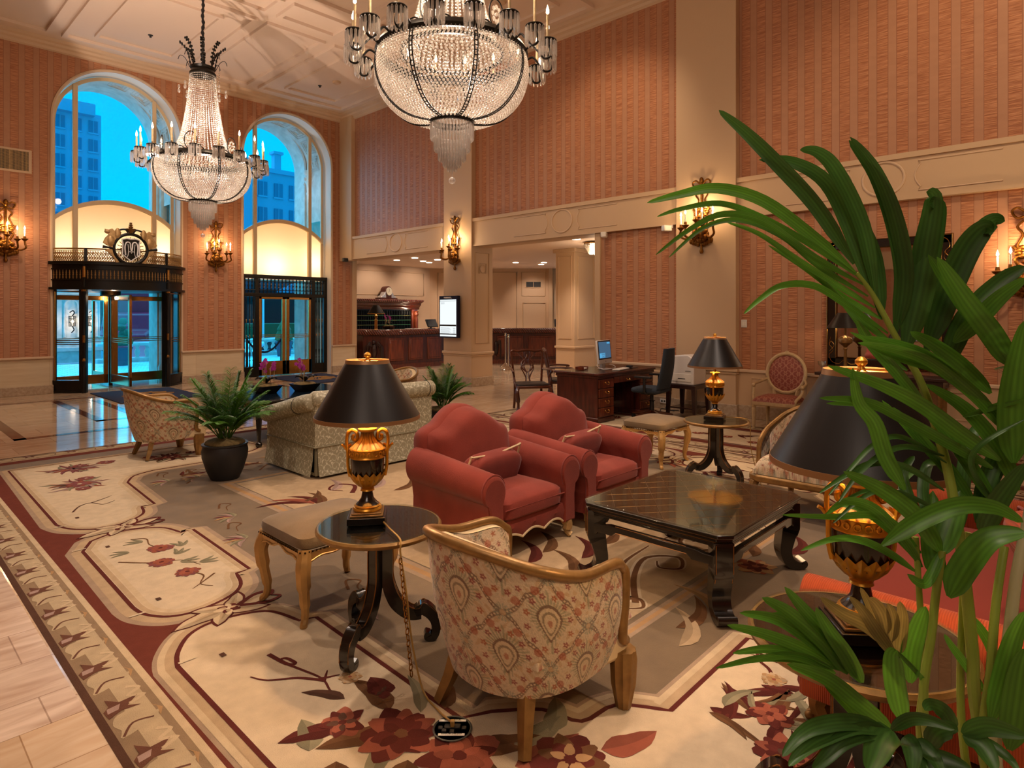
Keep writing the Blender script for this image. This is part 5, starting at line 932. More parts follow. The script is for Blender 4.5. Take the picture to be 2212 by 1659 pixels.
for x, y in ((-.045, -.005), (-.03, -.02), (.02, .0), (.045, -.005), (.0, -.025)): b.box((x - .008, y - .008, .003), (x + .008, y + .008, .0068))
b.box((-.03, -.005, .0005), (.03, .02, .004)); b.obj('sockets', MT['black_plastic'], ob)
b = MB(); b.box((-.055, .034, .003), (.05, .046, .0045)); b.box((-.05, -.048, .003), (.05, -.036, .0045)); b.obj('label_strip', MT['paper'], ob); b = MB()
def text(s_, size, m, parent, loc, rot=(0, 0, 0), ext=.0004, shear=0, name='label_text'):
    cu = bpy.data.curves.new(name, 'FONT'); cu.body = s_; cu.size = size; cu.extrude = ext; cu.align_x = 'CENTER'; cu.align_y = 'CENTER'; cu.shear = shear; o = bpy.data.objects.new('tmp', cu); COL.objects.link(o)
    dg_ = bpy.context.evaluated_depsgraph_get(); me = bpy.data.meshes.new_from_object(o.evaluated_get(dg_)); bpy.data.objects.remove(o); me.materials.clear(); me.materials.append(m)
    o = bpy.data.objects.new(name, me); COL.objects.link(o); o.parent = parent; o.location = loc; o.rotation_euler = rot; return o
text('DUPLEX OUTLET', .0085, MT['label_ink'], ob, (-.002, .040, .0068)); text('COMPUTER LINE ONLY', .0075, MT['label_ink'], ob, (0, -.042, .0068))
b = MB(); b.box((-.008, -.004, .004), (.008, .012, .028)); b.obj('plug', MT['cord_gold'], ob, bevel=.003)
# ================================================================ stools
def stool_geo(t, w_, d_):
    b = MB(); b.pil((0, 0, .42), (w_, d_, .10), .2, .5, 48, 12, .03); b.obj('cushion', MT['taupe_velvet'], t)
    b = MB()
    for s in (-1, 1):
        for k in range(26): x = -w_ / 2 + .02 + (w_ - .04) * k / 25; b.sph((x, s * (d_ / 2 - .002), .382), .0055, 6, 4)
        for k in range(22): y = -d_ / 2 + .02 + (d_ - .04) * k / 21; b.sph((s * (w_ / 2 - .002), y, .382), .0055, 6, 4)
    b.obj('nail_heads', MT['bronze'], t)
    for ax, L_, o_ in ((0, w_, d_), (1, d_, w_)):
        for s in (-1, 1):
            b = MB(); b.at(rz=ax * PI / 2); n = 24; xs_ = [-L_ / 2 + .02 + (L_ - .04) * k / n for k in range(n + 1)]; lo = [.325 - .03 * math.sin(PI * k / n) ** 2 * -1 - .022 * math.cos(2 * PI * k / n) * 0 - .02 * math.cos(6 * PI * k / n) * .4 for k in range(n + 1)]
            b.grid([[(x, s * (o_ / 2 - .03), z) for x, z in zip(xs_, lo)], [(x, s * (o_ / 2 - .008), z) for x, z in zip(xs_, lo)], [(x, s * (o_ / 2 - .004), .375) for x in xs_], [(x, s * (o_ / 2 - .03), .375) for x in xs_]], cu=True)
            b.tube([(x, s * (o_ / 2 - .004), z + .008) for x, z in zip(xs_, lo)], .005, 5); b.obj('apron', MT['paint_gold'], t)
    for sx in (-1, 1):
        for sy in (-1, 1):
            x, y = sx * (w_ / 2 - .035), sy * (d_ / 2 - .035); q = .70
            b = MB(); b.tube(spl([(x, y, .385), (x + sx * .012, y + sy * .012, .33), (x + sx * .02, y + sy * .02, .28), (x + sx * .008, y + sy * .008, .18), (x - sx * .006, y - sy * .006, .08), (x, y, .03), (x + sx * .012, y + sy * .012, .012), (x + sx * .012, y + sy * .012, 0)], 4), [.036] * 4 + [.04] * 4 + [.038] * 4 + [.028] * 4 + [.021] * 4 + [.019] * 4 + [.02] * 5, 8); b.obj('leg', MT['paint_gold'], t)
mat('paint_gold', 'c69a5c', .38, .45, var=.3, vscale=14)
s1 = thing('stool', 'near gilt stool with taupe cushion tucked under the round lamp table', 'stool', (1.865, 3.2, .0068), 0, 'gilt stools'); stool_geo(s1, .58, .50)
dup(s1, None, (6.02, 3.56, .0068), 0, 'far gilt stool with taupe cushion beside the red armchair')
# ================================================================ concierge desk group
dk = thing('writing_desk', 'mahogany pedestal desk with brass drawer pulls and a glass top', 'desk', (7.50, 5.38, .0068))
DW, DD, DH = 1.55, .80, .735
b = MB(); b.box((-.02, -.02, DH - .045), (DW + .02, DD + .02, DH - .012)); b.box((0, 0, DH - .09), (DW, DD, DH - .045)); b.obj('desktop', MT['mahogany'], dk, bevel=.008)
b = MB(); b.box((-.005, -.005, DH - .012), (DW + .005, DD + .005, DH - .004)); b.obj('glass_sheet', MT['table_glass'], dk, bevel=.002)
for x0, x1 in ((.01, .42), (DW - .42, DW - .01)):
    b = MB(); b.box((x0, .02, .06), (x1, DD - .02, DH - .09)); o = b.obj('pedestal', MT['mahogany'], dk, bevel=.004); b = MB(); b.box((x0 - .015, .005, 0), (x1 + .015, DD, .07)); b.obj('plinth', MT['mahogany'], o, bevel=.008)
    for k in range(4):
        z0 = .085 + k * .138; c = MB(); c.box((x0 + .02, .0, z0), (x1 - .02, .03, z0 + .128)); d = c.obj('drawer', MT['mahogany_light'], dk, bevel=.006)
        c = MB(); xm = (x0 + x1) / 2; c.tube(spl([(xm - .04, -.003, z0 + .085), (xm - .04, -.02, z0 + .075), (xm - .025, -.022, z0 + .055), (xm + .025, -.022, z0 + .055), (xm + .04, -.02, z0 + .075), (xm + .04, -.003, z0 + .085)], 4), .004, 6); c.sph((xm - .04, -.004, z0 + .085), .01, 8, 6); c.sph((xm + .04, -.004, z0 + .085), .01, 8, 6); c.obj('drawer_pull', MT['bright_brass'], d)
b = MB(); b.box((.42, .0, DH - .18), (DW - .42, .03, DH - .09)); d = b.obj('drawer', MT['mahogany_light'], dk, bevel=.005); c = MB(); c.tube([(DW / 2 - .04, -.003, DH - .13), (DW / 2 - .03, -.02, DH - .15), (DW / 2 + .03, -.02, DH - .15), (DW / 2 + .04, -.003, DH - .13)], .004, 6); c.obj('drawer_pull', MT['bright_brass'], d)
b = MB(); b.box((.42, DD - .05, .1), (DW - .42, DD - .03, DH - .09)); b.obj('modesty_panel', MT['dark_wood'], dk)
pc = thing('desktop_computer', 'white and silver all in one computer with a dark blue screen on the desk', 'computer', (8.20, 5.74, .737), .18)
b = MB(); b.at((0, 0, .05), rx=-.1); b.box((-.235, -.005, .03), (.235, .03, .40)); b.obj('casing', MT['white_plastic'], pc, bevel=.012)
b = MB(); b.at((0, 0, .05), rx=-.1); b.box((-.23, -.0105, .1), (.23, -.004, .395)); b.obj('bezel', MT['black_plastic'], pc, bevel=.004); b = MB(); b.at((0, 0, .05), rx=-.1); b.box((-.232, -.012, .035), (.232, -.004, .1)); b.obj('chin', MT['aluminium'], pc, bevel=.003)
b = MB(); b.at((0, 0, .05), rx=-.1); b.box((-.21, -.0125, .12), (.21, -.0115, .375)); b.obj('screen', MT['screen_blue'], pc, flat=True); b = MB(); b.at((0, 0, .05), rx=-.1); b.sph((0, -.0125, .068), (.008, .002, .011), 8, 6); b.obj('emblem', MT['black_plastic'], pc)
b = MB(); b.at((0, 0, .05), rx=-.1); b.box((.09, -.0135, .34), (.2, -.0128, .365)); b.box((-.2, -.0135, .13), (.0, -.0128, .2)); b.obj('screen_window', MT['screen_cyan'], pc, flat=True)
for s_, z in (('BUSINESS', .232), ('CENTER', .198)): text(s_, .036, MT['screen_blue'], pc, (-.1, -.0012 - .012 + (z - .05) * -.0 - .004, z - .0), (PI / 2 - .1, 0, 0), .0005, name='screen_text')
b = MB(); b.box((-.09, -.06, 0), (.09, .1, .008)); b.prism([(.03, .0), (.08, .0), (.05, .2), (.03, .2)], -.06, .06, 'x'); b.obj('stand', MT['aluminium'], pc, bevel=.003)
b = MB(); b.tube(spl([(-.2, .03, .1), (-.26, .02, .06), (-.22, -.05, .01), (-.05, -.1, .0068), (.1, -.12, .02), (.16, -.06, .05), (.1, -.02, .06)], 5), .004, 6); b.obj('cable', MT['white_plastic'], pc)
kb = thing('keyboard', 'white keyboard lying on the desk before the computer', 'keyboard', (8.27, 5.5, .737), .18); b = MB(); b.box((-.2, -.06, 0), (.2, .06, .014)); b.obj('tray', MT['white_plastic'], kb, bevel=.004); b = MB()
for r in range(5):
    for k in range(14): b.box((-.19 + k * .0273, -.05 + r * .021, .014), (-.19 + k * .0273 + .023, -.05 + r * .021 + .017, .019))
b.obj('keys', MT['paper'], kb)
t = thing('computer_mouse', 'black mouse on its pad at the right of the keyboard', 'mouse', (8.66, 5.6, .737), .2); b = MB(); b.box((-.12, -.1, 0), (.12, .1, .004)); b.obj('mouse_pad', MT['black_plastic'], t); b = MB(); b.pil((0, 0, .022), (.07, .11, .036), .7, .9); b.obj('mouse_body', MT['black_plastic'], t)
bx = thing('note_box', 'small open wooden note box on the desk', 'box', (7.86, 5.95, .737), .3); b = MB(); b.box((-.1, -.07, 0), (.1, .07, .01)); b.box((-.1, -.07, .01), (-.09, .07, .045)); b.box((.09, -.07, .01), (.1, .07, .045)); b.box((-.09, .06, .01), (.09, .07, .045)); b.obj('tray', MT['mahogany_light'], bx); b = MB(); b.box((-.08, -.06, .01), (.08, .05, .025)); b.obj('cards', MT['paper'], bx)
oc = thing('office_chair', 'dark blue grey swivel office chair with armrests at the desk', 'chair', (8.38, 5.02, .0068), .15)
b = MB(); b.pil((0, .02, .45), (.50, .48, .10), .3, .6); b.obj('seat', MT['office_fabric'], oc); b = MB(); P = []
for k in range(13):
    z = .48 + .60 * k / 12; wv = .25 - .06 * (k / 12) ** 2; yb = -.21 - .09 * (k / 12) ** 1.5 - .03 * math.sin(PI * k / 12); P.append([(wv * math.cos(a) * 1.0, yb + (.035 if math.sin(a) > 0 else -.03) * abs(math.sin(a)) ** .5 - .03 * math.cos(a) ** 2 * -1, z) for a in [2 * PI * q / 24 for q in range(24)]])
b.grid(P, cv=True, capu=True); b.obj('backrest', MT['office_fabric'], oc); b = MB(); b.lathe([(.05, .28), (.025, .28), (.025, .40), (.1, .40)], n=14); b.lathe([(.035, .1), (.03, .28)], n=14); b.box((-.14, -.1, .385), (.14, .12, .41)); b.obj('gas_stem', MT['black_plastic'], oc)
for s in (-1, 1): b = MB(); b.tube([(s * .24, .0, .42), (s * .29, .0, .44), (s * .29, .0, .64)], .022, 8); b.bc((s * .285, .02, .655), (.07, .26, .03)); b.obj('armrest', MT['black_plastic'], oc, bevel=.008)
for k in range(5):
    a = k * 2 * PI / 5 + .3; c = MB(); c.at(rz=a); c.prism([(0, .13), (.04, .14), (.31, .085), (.32, .065), (.3, .06), (0, .085)], -.025, .025, 'y'); o = c.obj('base_leg', MT['walnut'], oc, bevel=.008); c = MB(); c.at((.3 * math.cos(a), .3 * math.sin(a), .03), a, PI / 2); c.lathe([(0, -.025), (.028, -.022), (.03, 0), (.028, .022), (0, .025)], n=14); c.obj('caster', MT['black_plastic'], o)
def chip(loc, rz, lab):
    t = thing('splat_back_chair', lab, 'chair', loc, rz, 'carved splat back chairs'); W = .30
    b = MB(); b.prism([(-.29, .24), (.29, .24), (.24, -.24), (-.24, -.24)], .38, .425); b.obj('seat_frame', MT['walnut'], t, bevel=.01); b = MB(); b.pil((0, .0, .435), (.54, .47, .06), .25, .6); b.obj('seat', MT['black_leather'], t)
    for s in (-1, 1):
        b = MB(); b.tube(spl([(s * .23, -.30, 0), (s * .23, -.24, .2), (s * .23, -.24, .42), (s * .255, -.29, .7), (s * .27, -.34, .93)], 5), [.022] * 10 + [.02] * 11, 6); b.obj('back_post', MT['walnut'], t)
        b = MB(); b.tube(spl([(s * .26, .21, .40), (s * .285, .24, .32), (s * .26, .215, .15), (s * .265, .225, .05), (s * .27, .24, 0)], 5), [.032] * 5 + [.038] * 5 + [.022] * 6 + [.03] * 5, 8); b.obj('front_leg', MT['walnut'], t)
        b = MB(); b.tube(spl([(s * .26, -.28, .66), (s * .31, -.1, .67), (s * .33, .09, .66), (s * .33, .14, .64)], 5), .018, 8); b.tube(spl([(s * .325, .1, .65), (s * .30, .06, .56), (s * .30, .1, .48), (s * .28, .12, .40)], 5), .016, 8); b.obj('arm', MT['walnut'], t)
    b = MB(); b.tube(spl([(-.275, -.34, .92), (-.25, -.345, .965), (-.15, -.345, .955), (0, -.345, .975), (.15, -.345, .955), (.25, -.345, .965), (.275, -.34, .92)], 5), .022, 8); b.obj('crest_rail', MT['walnut'], t)
    b = MB(); yl = lambda z: -.245 - .1 * max(0, (z - .42) / .53)
    for s in (-1, 1):
        for P in ([(.05, .43), (.03, .5), (.07, .6), (.11, .68), (.06, .74), (.04, .8), (.12, .9), (.16, .95)], [(.03, .45), (.02, .6), (.06, .7), (.02, .78), (.05, .88), (.03, .96)], [(0, .6), (.08, .66), (.1, .76), (.02, .84), (.0, .9)]): b.tube(spl([(s * x, yl(z), z) for x, z in P], 4), .011, 6)
    b.obj('pierced_splat', MT['walnut'], t)
chip((7.80, 6.95, .0068), PI - .62, 'carved splat back armchair seen side on at the left of the desk'); chip((8.72, 7.0, .0068), PI + .78, 'carved splat back armchair facing us behind the desk')
pt = thing('stand_table', 'small dark wood stand with tapered legs under the white printer', 'table', (8.98, 4.74, .0068)); b = MB(); b.box((-.24, -.24, .45), (.24, .24, .51)); b.obj('tabletop', MT['dark_wood'], pt, bevel=.005); b = MB(); b.box((-.2, -.2, .14), (.2, .2, .16)); b.obj('lower_shelf', MT['dark_wood'], pt)
for sx in (-1, 1):
    for sy in (-1, 1): b = MB(); b.tube([(sx * .21, sy * .21, .46), (sx * .225, sy * .225, 0)], [.045, .03], 4); b.obj('leg', MT['dark_wood'], pt, flat=True)
pn = thing('printer', 'white boxy printer on the dark stand beside the lobby column', 'printer', (8.98, 4.74, .516)); b = MB(); b.prism([(-.2, 0), (.2, 0), (.2, .36), (.16, .44), (-.1, .46), (-.2, .40)], -.2, .2, 'x'); b.obj('body', MT['white_plastic'], pn, bevel=.015); b = MB(); b.box((-.207, -.16, .05), (-.198, .16, .17)); b.obj('paper_drawer', MT['paper'], pn, bevel=.004); b = MB(); b.box((-.21, -.06, .09), (-.203, .06, .1)); b.box((-.205, -.15, .21), (-.199, -.06, .216)); b.obj('drawer_slot', MT['vent_dark'], pn)
b = MB(); b.tube(spl([(8.95, 5.2, .02), (9.15, 5.3, .05), (9.2, 5.1, .03), (9.3, 5.3, .03), (9.4, 5.35, .07)], 6), .009, 6); b.tube(spl([(8.8, 5.3, .015), (9.0, 5.1, .02), (9.25, 5.2, .025), (9.35, 5.1, .02)], 6), .006, 6); tag(b.obj('power_cables', MT['black_plastic']), 'black power cables on the floor behind the office chair', 'cables')
so = thing('wall_socket', 'pale wall socket plate low on the striped wall behind the desk', 'socket', (9.47, 5.45, .13), -PI / 2); b = MB(); b.box((-.06, -.008, -.035), (.06, 0, .035)); b.obj('plate', MT['white_plastic'], so, bevel=.003); b = MB(); b.box((-.04, -.011, -.015), (-.01, -.006, .015)); b.box((.01, -.011, -.015), (.04, -.006, .015)); b.obj('outlets', MT['vent_dark'], so)
# ================================================================ oval back chair, bergere, console, mirror
def lpat(u, v):
    c = np.ones(u.shape + (3,)) * np.array(hx('8a4438')); W, H = .17, .22
    for ox, oy in ((0, 0), (.5, .5)):
        x = ((u / W - ox + .5) % 1 - .5) * W; y = ((v / H - oy + .5) % 1 - .5) * H; e = np.hypot(x / .07, y / .095); t = np.arctan2(y, x)
        c = mixc(c, (np.abs(e - 1 - .08 * np.cos(8 * t)) < .09) * .6, hx('b57c66')); c = mixc(c, (e < .34 * (1 + .4 * np.cos(6 * t))) * .6, hx('c08a70')); c = mixc(c, (e < .12) * .8, hx('7a3a30'))
    return c
ov = thing('oval_back_chair', 'ivory gilt oval back armchair with mauve damask against the striped wall', 'armchair', (8.93, 3.33, .0068), -PI / 2 - .05)   # local -y faces the room... front is +y rotated
ov.rotation_euler.z = PI / 2 + .06
b = MB(); ring = [(.26 * math.cos(q * PI / 24), -.27 - .14 * (.72 + .25 * math.sin(q * PI / 24) - .46), .745 + .275 * math.sin(q * PI / 24)) for q in range(48)]; b.tube(ring, .026, 8, True); b.sph((0, -.35, 1.035), (.035, .02, .03), 8, 6); b.obj('oval_frame', MT['paint_ivory'], ov)
R_, T_ = np.meshgrid(np.linspace(0, 1, 60), np.linspace(0, 2 * PI, 120), indexing='ij'); X = .245 * R_ * np.cos(T_); Z = .26 * R_ * np.sin(T_)
for sg in (1, -1): pgrid('back_pad', MT['louis_fabric'], np.stack([X, -.27 - .14 * (.285 + Z * .9) + sg * (.012 + .035 * (1 - R_ ** 2)) - .012, .745 + Z], 2), lpat, ov, (X, Z))
U, Vv = np.meshgrid(np.linspace(-1, 1, 90), np.linspace(-1, 1, 90), indexing='ij'); q_ = (np.clip(1 - U ** 6, 0, 1) * np.clip(1 - Vv ** 6, 0, 1)) ** .5; pgrid('seat_pad', MT['louis_fabric'], np.stack([.28 * U, .02 + .26 * Vv, .385 + .075 * q_], 2), lpat, ov)
b = MB(); b.prism([(-.29, .28), (.29, .28), (.25, -.24), (-.25, -.24)], .33, .39); b.obj('seat_rail', MT['paint_ivory'], ov, bevel=.012)
for s in (-1, 1):
    for y, x in ((.25, .265), (-.22, .23)): b = MB(); b.lathe([(.03, .36), (.033, .32), (.022, .30), (.03, .28), (.016, .01), (.018, 0)], (s * x, y, 0), 14, flute=.08, nf=7); b.obj('leg', MT['paint_ivory'], ov)
    b = MB(); b.tube(spl([(s * .25, -.30, .66), (s * .31, -.15, .62), (s * .33, .04, .60), (s * .32, .08, .585)], 5), .02, 8); b.sph((s * .325, .08, .59), .03, 8, 6); b.tube(spl([(s * .325, .06, .58), (s * .32, .1, .5), (s * .28, .22, .42), (s * .27, .24, .36)], 5), .02, 8); b.obj('arm', MT['paint_ivory'], ov); b = MB(); b.tube([(s * .14, -.24, .36), (s * .16, -.275, .52)], .022, 6); b.obj('back_support', MT['paint_ivory'], ov)
bg_ = thing('bergere', 'tapestry bergere with gilt frame partly behind the large black lampshade', 'armchair', (5.44, 1.74, .0068), PI)
half = [(.12, .38, .57), (.0, .395, .60), (-.15, .38, .65), (-.28, .32, .72), (-.36, .19, .785), (-.38, 0, .81)]; rail = half + [(x, -y, z) for x, y, z in half[-2::-1]]; bot = [(.2, .37, .30), (.05, .38, .30), (-.1, .36, .3), (-.2, .29, .3), (-.26, .17, .3), (-.27, 0, .3)]; bot += [(x, -y, z) for x, y, z in bot[-2::-1]]
A, B = resamp(rail, 200), resamp(bot, 200); pgrid('outer_upholstery', MT['tapestry'], sheet(A, B, 90, .02), tapestry, bg_); k = np.array([.86, .87, 1]); pgrid('inner_upholstery', MT['tapestry'], sheet(A * k, B * k, 90, -.01), tapestry, bg_)
b = MB(); b.tube(spl([(.24, .375, .29), (.2, .385, .36), (.17, .39, .5)] + rail + [(.17, -.39, .5), (.2, -.385, .36), (.24, -.375, .29)], 8), .02, 8); b.obj('gilt_rail', MT['antique_gilt'], bg_)
U, Vv = np.meshgrid(np.linspace(-1, 1, 150), np.linspace(-1, 1, 150), indexing='ij'); q_ = (np.clip(1 - np.abs(U) ** 7, 0, 1) * np.clip(1 - np.abs(Vv) ** 7, 0, 1)) ** .45; pgrid('seat_cushion', MT['tapestry'], np.stack([.1 + .34 * U, .34 * Vv, .315 + .15 * q_], 2), tapestry, bg_, (.34 * U - .15 * q_, .34 * Vv + .15 * q_ * np.sign(Vv)))
b = MB(); b.prism([(.45, -.30), (.45, .30), (.40, .385), (.2, .39), (-.1, .36), (-.27, .15), (-.27, -.15), (-.1, -.36), (.2, -.39), (.40, -.385)], .25, .315); b.obj('seat_rail', MT['antique_gilt'], bg_, bevel=.02)
for s in (-1, 1): b = MB(); b.tube(spl([(.37, s * .33, .27), (.4, s * .35, .2), (.375, s * .335, .08), (.39, s * .345, 0)], 4), [.036] * 4 + [.036] * 4 + [.022] * 5, 8); b.obj('leg', MT['antique_gilt'], bg_); b = MB(); b.tube([(-.2, s * .26, .27), (-.27, s * .29, 0)], [.03, .022], 6); b.obj('leg', MT['antique_gilt'], bg_)
mr_ = thing('wall_mirror', 'large rectangular mirror in a black and gilt frame on the striped wall', 'mirror', (9.50, 2.14, .88), -PI / 2); MW, MH = 1.46, 1.72
b = MB(); b.box((-MW / 2 + .12, -.012, .12), (MW / 2 - .12, -.006, MH - .12)); b.obj('glass', MT['mirror'], mr_, flat=True)
b = MB()
for q in ((-MW / 2, 0, MW / 2, .11), (-MW / 2, MH - .11, MW / 2, MH), (-MW / 2, 0, -MW / 2 + .11, MH), (MW / 2 - .11, 0, MW / 2, MH)): b.box((q[0], -.03, q[1]), (q[2], 0, q[3]))
b.obj('frame', MT['black_lacquer'], mr_, bevel=.006); b = MB()
for d in (0, .115): b.tube([(x, -.03, z) for x, z in ((-MW / 2 + d, d), (MW / 2 - d, d), (MW / 2 - d, MH - d), (-MW / 2 + d, MH - d))], .014, 8, True)
b.obj('gilt_moulding', MT['brass'], mr_); b = MB()
for sx in (-1, 1):
    for sz in (0, 1):
        f_ = lambda x, z: (sx * (MW / 2 - x), -.034, z if not sz else MH - z)
        b.tube(spl([f_(.05, .4), f_(.03, .3), f_(.08, .22), f_(.03, .15), f_(.06, .06), f_(.15, .03), f_(.22, .08), f_(.3, .03), f_(.4, .05)], 5), .0045, 5); b.tube(spl([f_(.03, .2), f_(.09, .28), f_(.05, .34), f_(.03, .28)], 5), .004, 5)
b.obj('painted_scrolls', MT['brass'], mr_)
cn = thing('console_table', 'gilt edged console table below the mirror, behind the large lampshade', 'table', (9.22, 2.14, .0068), -PI / 2); b = MB(); b.box((-.75, -.22, .77), (.75, .22, .81)); b.box((-.7, -.19, .68), (.7, .2, .77)); b.obj('tabletop', MT['dark_wood'], cn, bevel=.006)
for sx in (-1, 1):
    for sy in (-1, 1): b = MB(); b.lathe([(.035, .7), (.03, .6), (.02, .05), (.03, 0)], (sx * .66, sy * .15, 0), 12); b.obj('leg', MT['antique_gilt'], cn)
cl = thing('console_lamp', 'slender gilt lamp with black shade on the console before the mirror', 'lamp', (9.16, 2.55, .815))
b = MB(); b.lathe([(.075, 0), (.075, .02), (.03, .04), (.022, .1), (.018, .3), (.03, .32), (.02, .34), (.045, .37), (.085, .40), (.09, .44), (.075, .47), (.03, .49), (.014, .5), (.014, .6)], n=24); b.obj('base', MT['antique_gilt'], cl); b = MB(); b.lathe([(.225, .60), (.095, .80), (.093, .80), (.222, .602)], n=36, cap=False); b.obj('lamp_shade', MT['shade_black'], cl); b = MB(); b.sph((0, 0, .66), .03, 10, 8); b.obj('bulb', MT['lamp_bulb'], cl); light('POINT', 'console_lamp_light', (9.16, 2.55, 1.46), 9, WARM2, .03)
gl = thing('glass_bowl', 'small clear glass bowl at the left end of the console', 'bowl', (9.12, 2.83, .815)); b = MB(); b.lathe([(.03, 0), (.012, .02), (.012, .05), (.05, .1), (.055, .14), (.052, .14), (.045, .1), (.0, .055)], n=20); b.obj('bowl', MT['table_glass'], gl)
# ================================================================ pale sofa, low table, orchids
sf = thing('sofa', 'pale green damask sofa with rolled back, turned away from us', 'sofa', (3.1, 5.55, .0068)); SW, SD = 1.44, 1.0
def panel(p0, p1, zt0, zt1, z0, n, m, parent, name, bow=0):
    t = np.linspace(0, 1, n)[:, None]; s_ = np.linspace(0, 1, m)[None, :]; X = p0[0] + (p1[0] - p0[0]) * t; Y = p0[1] + (p1[1] - p0[1]) * t; zt = zt0 + (zt1 - zt0) * t
    nx, ny = (p1[1] - p0[1]), -(p1[0] - p0[0]); l = math.hypot(nx, ny); nx /= l; ny /= l; o = bow * (1 - s_) ** 2
    P = np.stack([X + nx * o + 0 * s_, Y + ny * o + 0 * s_, z0 + (zt - z0) * s_], 2); return pgrid(name, MT['damask'], P, damask, parent, (t * l + 0 * s_, (z0 + (zt - z0) * s_)))
panel((.0, .0), (SW, 0), .74, .74, .30, 300, 90, sf, 'back_panel'); panel((.03, 0), (SW, 0), .30, .30, .02, 300, 60, sf, 'back_skirt', .035)
panel((0, SD), (0, 0), .52, .74, .30, 200, 90, sf, 'side_panel'); panel((0, SD), (0, .03), .30, .30, .02, 200, 60, sf, 'side_skirt', .035); panel((SW, 0), (SW, SD), .74, .52, .02, 200, 100, sf, 'side_panel')
b = MB(); b.tube([(-.01, -.005, .30), (SW, -.005, .30)], .006, 6); b.tube([(-.005, 0, .30), (-.005, SD, .30)], .006, 6); b.tube([(SW, .0, .70), (.0, -.0, .70), (0, SD, .50)], .006, 6); b.obj('welt', MT['damask'], sf, vcol=[tuple(hx('7d765c')) + (1,)] * len(b.v))
def roll(pts, r, name, n=160):
    P = resamp(pts, n); out = []
    for i in range(n):
        t = P[min(i + 1, n - 1)] - P[max(i - 1, 0)]; t = t / np.linalg.norm(t); s_ = np.cross(t, [0, 0, 1]); s_ /= np.linalg.norm(s_); up = np.cross(s_, t); e = min(1, min(i, n - 1 - i) / 6 + .02); rr = r * math.sqrt(e * (2 - e)); out.append([P[i] + rr * (s_ * math.cos(a) + up * math.sin(a)) for a in np.linspace(0, 2 * PI, 60)])
    pgrid(name, MT['damask'], np.array(out), damask, sf)
roll([(-.02, .06, .755), (.3, .03, .755), (SW * .5, .03, .755), (SW + .05, .03, .755)], .085, 'back_roll', 200); roll([(.0, .02, .74), (-.01, .2, .71), (-.015, .6, .61), (-.01, SD, .52)], .085, 'arm_roll'); roll([(SW, .05, .74), (SW + .01, .2, .71), (SW + .01, .6, .61), (SW, SD, .52)], .085, 'arm_roll')
b = MB()
for x in (.12, .42): b.tube([(x if x > .2 else -.012, .03 + (.3 if x < .2 else 0) + (.088 * math.cos(a) if x > .2 else 0), (.755 if x > .2 else .685) + .088 * math.sin(a)) if x > .2 else (-.012 + .088 * math.cos(a), .28, .688 + .088 * math.sin(a)) for a in [q * PI / 12 for q in range(24)]], .004, 5, True)
b.tube([(SW - .06, .03 + .088 * math.cos(a), .755 + .088 * math.sin(a)) for a in [q * PI / 12 for q in range(24)]], .004, 5, True); b.obj('roll_seams', MT['vent_dark'], sf)
b = MB(); b.box((.06, .1, .06), (SW - .06, SD - .02, .3)); b.box((.02, .02, .02), (SW - .02, .12, .72)); b.box((.02, .05, .05), (.1, SD, .48)); b.box((SW - .1, .05, .05), (SW - .02, SD, .48)); b.obj('frame', MT['damask'], sf, vcol=[tuple(hx('8b846a')) + (1,)] * len(b.v)); b = MB(); b.pil((SW / 2, .58, .36), (SW - .24, .80, .15), .2, .5, 40, 12); b.obj('seat_cushion', MT['damask'], sf, vcol=[tuple(hx('8f886e')) + (1,)] * len(b.v))
lt = thing('low_table', 'black glass topped table with gilt fret apron under the orchids', 'table', (3.34, 7.33, .0068)); LW, LD, LH = 1.5, 1.15, .56
b = MB(); b.box((-.03, -.03, LH - .035), (LW + .03, LD + .03, LH - .01)); b.obj('tabletop', MT['black_lacquer'], lt, bevel=.006); b = MB(); b.box((-.02, -.02, LH - .01), (LW + .02, LD + .02, LH)); b.obj('glass_sheet', MT['dark_glass'], lt, bevel=.003)
b = MB(); b.box((.02, .02, LH - .14), (LW - .02, .05, LH - .035)); b.box((.02, LD - .05, LH - .14), (LW - .02, LD - .02, LH - .035)); b.box((.02, .02, LH - .14), (.05, LD - .02, LH - .035)); b.box((LW - .05, .02, LH - .14), (LW - .02, LD - .02, LH - .035)); o = b.obj('apron', MT['bronze'], lt); b = MB()
for k in range(18):
    x = .06 + k * (LW - .12) / 17; b.tube([(x + .03 * math.cos(q), .012, LH - .088 + .035 * math.sin(q)) for q in [j * PI / 5 for j in range(10)]], .007, 5, True)
    if k < 13: y = .06 + k * (LD - .12) / 12; b.tube([(.012, y + .03 * math.cos(q), LH - .088 + .035 * math.sin(q)) for q in [j * PI / 5 for j in range(10)]], .007, 5, True)
b.obj('fretwork', MT['antique_gilt'], lt)
for x in (.05, LW - .05):
    for y in (.05, LD - .05): b = MB(); b.lathe([(.04, .5), (.045, .44), (.035, .42), (.045, .40), (.04, .36), (.022, .08), (.02, .06), (.035, .05), (.042, .025), (.03, 0)], (x, y, 0), 8); b.obj('leg', MT['black_lacquer'], lt)
random.seed(4)
